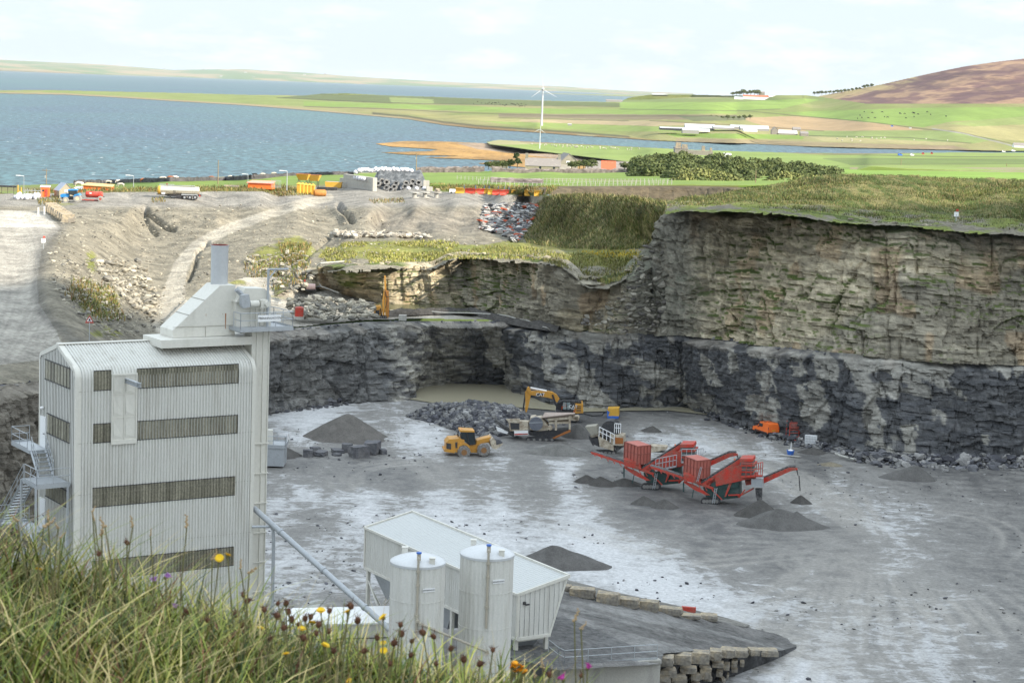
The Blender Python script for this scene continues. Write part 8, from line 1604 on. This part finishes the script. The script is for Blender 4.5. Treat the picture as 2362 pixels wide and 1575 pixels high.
# ---- trees
M_LEAF,t,b=newmat('tree_leaves'); at=nd(t,'VertexColor',layer_name='Col'); t.links.new(at.outputs['Color'],b.inputs['Base Color']); b.inputs['Roughness'].default_value=.75; b.inputs['Specular IOR Level'].default_value=.2
M_BARK=paint('bark',(.12,.10,.08),.9,0,.2,3)
def crownmesh(seed,w_,h,n=900,leaf=.42,cA=(.055,.075,.025),cB=(.13,.15,.055),lob=9,base=.22):
    rr=np.random.RandomState(seed); L_=[]
    for i in range(lob): a=rr.rand()*6.28; r_=rr.rand()**.6*.42*w_; L_.append((r_*math.cos(a),r_*math.sin(a),h*(base+.15+rr.rand()*.48*(1-r_/w_*.9)),(.20+.14*rr.rand())*w_))
    L_=np.array(L_); k=rr.randint(lob,size=n); d=rr.randn(n,3); d/=np.linalg.norm(d,axis=1)[:,None]; d[:,2]=np.abs(d[:,2])*.9-.15; c=L_[k,:3]+d*L_[k,3:4]*(.72+.38*rr.rand(n,1)); c[:,2]=np.minimum(c[:,2],h*1.02)
    V=[];C=[]; u=rr.randn(n,3); u/=np.linalg.norm(u,axis=1)[:,None]; v=np.cross(u,d+.01); v/=np.linalg.norm(v,axis=1)[:,None]+1e-6; s=leaf*(.6+.8*rr.rand(n,1))
    V=np.stack([c-u*s-v*s*.6,c+u*s-v*s*.5,c+u*s*.7+v*s,c-u*s*.8+v*s*.7],1).reshape(-1,3); tt=np.clip(.5*rr.rand(n)+.5*hsh(k,k*0+seed),0,1)[:,None]; C=np.repeat(np.array(cA)*(1-tt)+np.array(cB)*tt,4,0); F=np.arange(4*n).reshape(-1,4)
    o=npmesh('crown',V,F,M_LEAF,C,smooth=False,kind=None); me=o.data; bpy.data.objects.remove(o)
    tr_=MB(); tr_.cyl((0,0,0),(0,0,h*.55),w_*.045,w_*.02,n=7)
    for i in range(5): q=L_[i%lob]; tr_.cyl((0,0,h*.25),(q[0]*.8,q[1]*.8,q[2]),w_*.022,w_*.008,n=5)
    return me,tr_.mesh('trunk',M_BARK)
CR=[crownmesh(300+i,7,7.5,n=1500,leaf=.27,lob=12) for i in range(5)]
CRL=[crownmesh(320+i,7,6,n=1300,leaf=.27,lob=11,cA=(.10,.12,.035),cB=(.22,.22,.08)) for i in range(2)]
def tree(label,p,s,var,grp='trees of the wood',src=None,nm='broadleaf_tree',cat='tree'):
    m_=(src or CR)[var%len(src or CR)]; root=thing(nm,label,cat,p,rn.uniform(0,6.28),grp); link('crown',m_[0],root); link('trunk',m_[1],root); root.scale=(s,s,s*rn.uniform(.9,1.05)) if not isinstance(s,tuple) else s; return root
topx=[1455,1500,1560,1640,1700,1800,1880,1930,1965]; topy=[368,356,350,352,360,366,372,388,400]; botx=[1455,1560,1650,1790,1870,1965]; boty=[400,412,424,430,414,404]
rn=random.Random(77)
for row in range(5):
    nn=(24,24,22,16,10)[row]
    for i in range(nn):
        px=1462+(1955-1462)*(i+rn.uniform(.1,.9))/nn
        if row>=3: px=1560+(1880-1560)*(i+rn.uniform(.1,.9))/nn
        t0=np.interp(px,topx,topy); b0=np.interp(px,botx,boty); yt=t0+(b0-t0)*(row/5.4)+rn.uniform(-2,2)
        Y=860-row*62; tp=dd(px,yt,Y); s=rn.uniform(1.15,1.6); 
        pale=row>=3 and rn.random()<.6; hh=(6 if pale else 7.5)*s
        tree('pale yellow green tree in the front of the wood' if pale else 'dark green wind clipped tree in the middle of the wood',(tp.x,Y,tp.z-hh*.98),s,rn.randint(0,9),'pale trees of the wood' if pale else 'dark trees of the wood',CRL if pale else CR)
for x0,x1,yb,n,l in ((130,470,415,7,'bush in the garden left of the farmhouse'),(1250,1590,420,6,'dark bush between the barn and the slate outbuilding'),(1970,2150,440,3,'bush at the left end of the wood')):
    for i in range(n): px=ZF[0]+(x0+(x1-x0)*(i+.5)/n)/ZF[2]; p=dd(px,ZF[1]+yb/ZF[2],872); tree(l,p,rn.uniform(.45,.62),rn.randint(0,9),l.replace('bush','bushes'),CR,'bush','bush')
mb=MB(); mb.cyl((0,0,0),(0,0,7.5),.25,.05,n=7); p=dd(ZF[0]+548/ZF[2],ZF[1]+420/ZF[2],870); root=thing('conifer','lone dark conifer with level branches left of the farmhouse','tree',p); mb.build('trunk',M_BARK,root)
mc_=crownmesh(351,3.6,8.0,n=500,leaf=.35,cA=(.03,.05,.02),cB=(.07,.09,.03),lob=7); link('crown',mc_[0],root)
for i,(x,y,Y) in enumerate(((1500+600/2.73,120+270/2.73,5050),(1500+560/2.73,120+272/2.73,5050),(1500+640/2.73,120+268/2.73,5050))): pass
def belt(label,pts,n,Y,s,grp):
    L_=interp_line([(a,b_,0) for a,b_ in pts],n)[0]
    for a,b_,_ in L_: tree(label,dd(a,b_,Y),s*rn.uniform(.8,1.2),rn.randint(0,9),grp)
belt('dark shelter tree beside the skyline farm',[(1690,222),(1720,221),(1748,221)],8,5100,1.9,'shelter trees of the skyline farm')
belt('tree of the long belt at the foot of the heather hill',[(1878,220),(1920,218),(1960,213),(2010,203)],16,5200,1.4,'long tree belt by the heather hill')
belt('gorse tree in the hollow of the far fields',[(1640,277),(1680,277),(1730,276)],8,2900,.9,'gorse of the far fields')
# far island houses
for i,(x,y,l) in enumerate(((1720,292-120,'grey tower house on the island, nearest its middle'),(1665,138,'pale house left of the island tower house'),(1770,131,'small white house on the island top'),(2065,155,'white house near the right part of the island'),(2205,152,'last small house to the right on the island'),(1115,118,'white building on the island skyline, left part'),(1380,121,'low dark house on the island skyline'),(1500,165,'pair of pale sheds low on the island'))):
    px,py=x/2.94,120+y/2.94; farhouse('island_house',l,'house',(0,0,1),px-2.5,px+2.5,py+1.,py-.2,py-1.4,44000,40,P_PALE if i%2 else P_HARL2,P_SLATER,'houses on the far island')
# ================================================================ vegetation mass
M_BLADE,t,b=newmat('grass_blades'); at=nd(t,'VertexColor',layer_name='Col'); t.links.new(at.outputs['Color'],b.inputs['Base Color']); b.inputs['Roughness'].default_value=.6; b.inputs['Specular IOR Level'].default_value=.25
def blades(name,P,h,w_,cols,wts,seed,label,lean=.5,segs=3,cat='grass',cs=.35):
    """P base points (n,3); curved ribbons"""
    rr=np.random.RandomState(seed); n=len(P); a=rr.rand(n)*6.283; h=h*(.45+.9*rr.rand(n)**1.3); ln=h*lean*(.2+1.3*rr.rand(n)); fa=a+1.2+rr.rand(n)*.8
    V=[]; k=segs+1
    for i in range(k):
        t_=i/segs; c=P+np.stack([np.cos(a)*ln*t_**1.8,np.sin(a)*ln*t_**1.8,h*(t_-.18*t_**3)],1); wd=(w_*(1-t_**1.6)+w_*.06)[:,None] if np.ndim(w_) else w_*(1-t_**1.6)+w_*.06
        s=np.stack([np.cos(fa),np.sin(fa),0*fa],1)*wd*.5; V+=[c-s,c+s]
    V=np.stack(V,1).reshape(-1,3); b0=(np.arange(n)*2*k)[:,None,None]; F=(b0+np.array([[2*i,2*i+1,2*i+3,2*i+2] for i in range(segs)])[None]).reshape(-1,4)
    ci=rr.choice(len(cols),n,p=wts); C=np.array(cols)[ci]*(.7+.6*rr.rand(n,1))*(.5+1.0*vn(P[:,0]*cs,P[:,1]*cs,P[:,2]*cs,s=777)*(.6+.8*vn(P[:,0]*cs*.3,P[:,1]*cs*.3,s=778)))[:,None]; C=np.repeat(C,2*k,0).reshape(n,k,2,3); C=C*np.linspace(.8,1.1,k)[None,:,None,None]
    o=npmesh(name,V,F,M_BLADE,C.reshape(-1,3),smooth=False,kind='stuff'); return tag(o,label,cat)
def rpx(n,poly,seed,thin=None):
    rr=np.random.RandomState(seed); P=np.array(poly,float); X=np.zeros((0,2))
    while len(X)<n:
        q=rr.uniform(P.min(0),P.max(0),(n,2)); m=inpoly(q[:,0],q[:,1],poly)
        if thin is not None: m&=rr.rand(n)<thin(q[:,0],q[:,1])
        X=np.r_[X,q[m]]
    return X[:n]
GC=[(.06,.085,.02),(.10,.125,.03),(.16,.15,.05),(.27,.22,.10),(.13,.07,.035)]
f2=tps(z2); q=rpx(60000,poly2[1:11]+[(2440,520),(2230,512),(2100,505),(2000,497),(1900,488),(1800,478),(1700,472),(1600,474)],61)
blades('hill_grass',D(q[:,0],q[:,1],np.exp(f2(q[:,0],q[:,1])))-np.array([0,0,.2]),[.62][0],.085,GC,[.42,.26,.15,.11,.06],62,'rough tall grass and weeds covering the hill above the right cliff',.35,2)
def onf1(q): return G(q[:,0],q[:,1],f1(q[:,0],q[:,1]))-np.array([0,0,.15])
q=rpx(26000,[(1225,480),(1262,452),(1330,447),(1400,450),(1470,455),(1540,468),(1520,520),(1490,570),(1440,575),(1300,572),(1215,560),(1205,545)],63)
blades('bank_grass',onf1(q),.85,.10,GC,[.26,.26,.2,.24,.04],64,'long dry and green grass hanging down the bank left of the right cliff',.7,2)
q=rpx(5200,[(1290,585),(1480,580),(1488,592),(1465,612),(1430,645),(1395,655),(1320,622),(1240,598),(1040,596),(1000,585),(1150,566),(1240,570)],65)
blades('ledge_grass',onf1(q),.55,.12,[(.13,.15,.03),(.24,.23,.06),(.30,.26,.11)],[.35,.4,.25],66,'yellow green grass on the middle rock ledge',.5,2)
q=rpx(6000,[(730,600),(760,560),(860,556),(1000,552),(1060,560),(1040,598),(900,606),(800,606)],67,lambda x,y:ss(.4,.6,vn(x*.03,y*.08,s=12)))
blades('ledge_grass',onf1(q),.5,.14,[(.14,.16,.03),(.26,.25,.06),(.30,.27,.12)],[.3,.45,.25],68,'patchy grass on the terrace above the back rock face',.5,2)
for i,(pl,n,l) in enumerate((([(640,560),(720,560),(700,600),(660,610)],900,'green patch growing on the bank behind the stack'),([(170,640),(260,660),(290,740),(230,740),(150,680)],1200,'thin grass on the bank right of the left road'),([(570,590),(720,600),(700,650),(600,680),(560,620)],1200,'grass among the weathered ledges'),([(60,438),(660,427),(700,440),(640,442),(300,443),(70,446)],3400,'brown weeds along the bank behind the trailer'),([(975,424),(1290,432),(1262,450),(1100,444),(985,438)],4200,'shaggy grass bank behind the row of ploughs'),([(85,462),(135,450),(140,470),(90,474)],500,'tuft of weeds beside the tractor'),([(350,458),(380,455),(384,466),(350,468)],120,'low weeds by the trailer legs'),([(850,462),(930,458),(935,468),(860,470)],350,'dry brown weeds on the yard edge'),([(590,436),(700,434),(715,450),(640,454)],1600,'green bushes and weeds below the yellow boxes'))):
    blades('weeds',onf1(rpx(n,pl,70+i)),.8,.13,[(.09,.12,.03),(.20,.19,.06),(.30,.22,.08),(.22,.12,.05)],[.35,.25,.25,.15],90+i,l,.5,2)
q=rpx(260,[(1330,585),(1480,582),(1470,600),(1400,600)],81); 
blades('ragwort',onf1(q)+np.array([0,0,.5]),.3,.12,[(.60,.42,.03)],[1.],82,'yellow ragwort flowering along the top of the ledge',.3,2)
# ================================================================ foreground hill top
bx_=[-400,0,200,350,500,700,850,1000,1150,1300,1500,2000,2600]; by_=[1330,1385,1412,1455,1492,1545,1578,1615,1650,1690,1760,2000,2350]
YB=6.6; xs=np.linspace(-7,8,110); pxs=xs/YB*FPX+CX; bz_=D(pxs,np.interp(pxs,bx_,by_),np.full_like(xs,YB))[:,2]; bz_=np.maximum(bz_,53.2)
def gz(x,y):
    zb=np.interp(x,xs,bz_); zc=55.45; near=zb+(zc-zb)*np.clip((YB-y)/5.5,0,1)**1.0*1.0
    far=zb-(y-YB)*.62-(1-np.exp(-(y-YB)/1.2))*.15
    z=np.where(y<YB,near,far); return z+.09*(fbm(x*1.3,y*1.3,s=701)-.5)
ys=np.r_[np.linspace(-8,4,14),np.linspace(4.3,9,36),np.linspace(10,78,40)]; X,Y=np.meshgrid(xs,ys); X=X*np.interp(Y,[9,78],[1,9.]); Z=np.maximum(gz(X/np.interp(Y,[9,78],[1,9.]),Y),11.7)
npmesh('foreground_hill',np.stack([X,Y,Z],-1).reshape(-1,3),gridF(len(ys),len(xs)),M_GRASSG,mixc((.05,.06,.02),(.11,.11,.04),fbm(X*3,Y*3,s=703)))
rr=np.random.RandomState(5); n=52000; x=rr.uniform(-3.2,1.4,n); y=4.2+3.6*rr.rand(n)**.8; P=np.stack([x,y,gz(x,y)-.02],1)
clump=vn(x*2.2,y*2.2,s=707); keep=rr.rand(n)<(.35+.9*clump)*np.clip(1.15-(x-.1)*.6,.25,1); P=P[keep]; cl=clump[keep]; hgt=(.17+.17*cl)*np.interp(P[:,0],[-3,-1.2,0,1.2],[1.25,1.,.85,.55])
blades('foreground_grass',P,hgt,.0062+.005*np.random.RandomState(6).rand(len(P)),[(.12,.155,.028),(.20,.23,.04),(.33,.30,.075),(.50,.40,.18),(.20,.09,.045),(.045,.07,.02)],[.24,.26,.18,.16,.06,.10],708,'tall tangled green and straw coloured grass in front of the camera',.8,4,cs=3.)
n=2600; x=rr.uniform(-3.2,1.3,n); y=rr.uniform(5.6,7.4,n); blades('foreground_straw',np.stack([x,y,gz(x,y)],1),.34*np.interp(x,[-3,0,1.3],[1.1,.9,.8]),.0028,[(.40,.32,.17),(.30,.20,.10),(.22,.12,.06),(.25,.27,.09)],[.4,.25,.15,.2],709,'thin dry flower stalks standing above the grass',.45,4)
n=9000; x=rr.uniform(-3.2,1.2,n); y=rr.uniform(4.8,7.,n); blades('foreground_herbs',np.stack([x,y,gz(x,y)],1),.12,.016,[(.06,.10,.02),(.10,.15,.03),(.09,.12,.05)],[.4,.4,.2],710,'low leafy herbs between the grass stems',1.1,3)
P_STEM=paint('plant_stem',(.16,.15,.06),.8); P_SEED=paint('brown_seed_head',(.09,.035,.018),.9,0,.3,60,dirt=(.2,.11,.06),dirtamt=.5); P_STRAW=paint('straw_head',(.42,.30,.17),.9,0,.2,60); P_PET=paint('yellow_petal',(.80,.52,.01),.6,0,.1,40,dirt=(.8,.6,.05),dirtamt=.2); P_PUR=paint('purple_thistle',(.42,.20,.50),.7,0,.2,60); P_MAG=paint('magenta_thistle',(.45,.05,.28),.7,0,.2,60); P_OR2=paint('orange_yellow_petal',(.85,.38,.01),.6)
def headmesh(kind,seed):
    r_=random.Random(seed); mb=MB()
    if kind=='seed':
        mb.ball((0,0,0),.011,8,6,(1,1,1.15)); [mb.cyl((0,0,0),(r_.gauss(0,1)*.010,r_.gauss(0,1)*.010,.012+r_.random()*.008),.002,.0005,n=3) for _ in range(16)]
        return mb.mesh('seed_head',P_SEED)
    if kind=='spike':
        [mb.ball((r_.uniform(-.006,.006),r_.uniform(-.006,.006),i*.009),.0085*(1-.05*i),6,4) for i in range(8)]; return mb.mesh('seed_spike',P_STRAW)
    if kind in('yellow','orange'):
        n_=20
        for k in range(2):
            for i in range(n_): a=6.283*i/n_+k*.15; l=.021-.005*k; up=.004+.006*k; c,s=math.cos(a),math.sin(a); mb.add([(c*.003-s*.002,s*.003+c*.002,.001+k*.002),(c*.003+s*.002,s*.003-c*.002,.001+k*.002),(c*l+s*.0028,s*l-c*.0028,up),(c*l*1.06,s*l*1.06,up),(c*l-s*.0028,s*l+c*.0028,up)],[(0,1,2,3,4)])
        mb.ball((0,0,.003),.007,8,4,(1,1,.5)); return mb.mesh('flower_head',P_PET if kind=='yellow' else P_OR2)
    if kind in('purple','magenta'):
        [mb.cyl((0,0,0),(r_.gauss(0,1)*.009,r_.gauss(0,1)*.009,.02),.0022,.001,n=3) for _ in range(40)]; mb.ball((0,0,.006),.010,8,5); return mb.mesh('flower_head',P_PUR if kind=='purple' else P_MAG)
HM={k:[headmesh(k,i) for i in range(3)] for k in ('seed','spike','yellow','orange','purple','magenta')}
calm=MB().lathe([(.002,-.012),(.008,-.008),(.0095,0),(.007,.003)],n=10).mesh('calyx',P_STEM)
LB={'seed':('dead_flower','dark brown dry flower head on a thin stalk in the foreground','dead flower','dark dry flower heads'),'spike':('grass_spike','pale straw seed spike rising above the foreground grass','seed head','straw seed spikes')}
def plant(px,py,kind,label=None,Y=None,s=1.):
    Y=Y or rn.uniform(5.7,6.5); h=dd(px,py,Y); bx0=h.x+rn.uniform(-.05,.05); by0=Y+rn.uniform(-.05,.05); bz0=float(gz(np.array(bx0),np.array(by0))); b0=Vector((bx0,by0,min(bz0,h.z-.05)))
    nm,l,cat,grp=LB.get(kind,('wild_flower',label,'flower','wild flowers in the foreground')); root=thing(nm,label or l,cat,b0,0,grp); hl=h-b0; md=hl*.5+Vector((rn.uniform(-.02,.02),0,.02)); MB().tube([(0,0,0),md,hl],.0022,5).build('stem',P_STEM,root)
    o=link({'seed':'seed_head','spike':'seed_spike'}.get(kind,'flower_head'),rn.choice(HM[kind]),root,hl,rn.uniform(0,6)); o.scale=(s,)*3; o.rotation_euler=(rn.uniform(-.2,.9),rn.uniform(-.5,.5),rn.uniform(0,6))
    if kind in('yellow','orange','purple','magenta'): c=link('calyx',calm,root,hl); c.rotation_euler=o.rotation_euler; c.scale=(s,)*3
for x,y in ((641,1391),(660,1391),(665,1410),(640,1420),(704,1426),(809,1397),(825,1431),(924,1440),(926,1461),(975,1458),(1000,1467),(909,1482),(1137,1498),(1107,1530),(1006,1530),(1341,1557),(293,1251),(228,1277),(561,1371),(571,1385),(545,1415),(717,1422),(758,1455),(690,1440),(735,1440),(672,1428),(655,1447),(760,1408),(870,1470),(948,1510),(1040,1495),(1268,1555),(480,1430),(430,1412),(350,1470),(560,1440),(610,1405),(950,1478),(1070,1520),(700,1470),(770,1500),(840,1500),(730,1460),(900,1530),(620,1470)): plant(x,y,'seed',s=rn.uniform(.65,1.05))
for x,y in ((242,1214),(235,1232),(306,1214),(213,1180),(218,1198),(431,1214),(111,1199),(134,1218),(139,1240),(101,1215),(347,1235),(1325,1431),(1340,1450),(1252,1540),(1235,1560),(490,1290),(555,1310),(40,1200),(575,1320)): plant(x,y,'spike',s=rn.uniform(.35,.65))
for x,y,l in ((740,1408,'large yellow flower straight below the sloping pipe'),(802,1411,'yellow flower right of the largest one, under the pipe'),(884,1424,'yellow drooping flower in front of the left tank, upper one'),(884,1483,'yellow flower in front of the left tank, lower one'),(750,1488,'yellow flower in the grass below the white container'),(681,1496,'wide yellow flower right at the low edge of the grass'),(660,1509,'yellow flower just below and left of the wide one'),(696,1450,'small yellow flower by the left end of the white container'),(602,1449,'yellow flower left of the dark seed heads'),(89,1314,'yellow flower at far left of the grass'),(506,1287,'small yellow flower before the lowest window band'),(525,1281,'orange yellow bud touching the lowest window band'),(414,1455,'tiny yellow flower deep in the grass'),(720,1437,'tiny yellow flower among dark seed heads'),(885,1500,'small pale yellow flower under the pair by the left tank'),(806,1570,'yellow flower at the bottom edge')): plant(x,y,'yellow',l,s=rn.uniform(.5,.72))
for i in range(14): a=i*2.4; plant(1184+15*math.cos(a)*(i%4)/2.+i*1.5,1533+7*math.sin(a)+i*1.2,'orange','floret of the orange yellow ragwort cluster near the tank foot',6.1,.45)
for x,y,l,k in ((356,1340,'left one of two lilac flowers before the tower wall','purple'),(382,1330,'right one of two lilac flowers before the tower wall','purple'),(402,1401,'lilac scabious lower in the grass','purple'),(464,1479,'small lilac flower deep in the grass','purple'),(1355,1540,'magenta thistle in front of the concrete wall','magenta'),(1299,1566,'magenta thistle low by the vessel','magenta'),(2,1495,'lilac flower at the left edge','purple')): plant(x,y,k,l,s=.7)

rr_=np.random.RandomState(23); n=9000; ii=rr_.randint(30,3650,n); Pq=LT[ii]+np.stack([rr_.randn(n)*.25,rr_.randn(n)*.55-.1,-.15-.25*rr_.rand(n)],1); keep=vn(Pq[:,0]*.25,Pq[:,1]*.25,s=31)>.28
blades('brink_grass',Pq[keep],.5,.10,GC,[.35,.3,.2,.1,.05],24,'ragged turf fringe along the brink of the upper cliff',1.,2)
q=rpx(2600,[(1540,478),(1700,476),(1900,492),(2100,514),(2440,538),(2440,522),(2100,504),(1900,482),(1700,470),(1560,466)],88); blades('brink_grass',D(q[:,0],q[:,1],np.exp(f2(q[:,0],q[:,1]))),.4,.09,GC,[.35,.3,.2,.1,.05],25,'short grass strip on the top of the right cliff',.6,2)
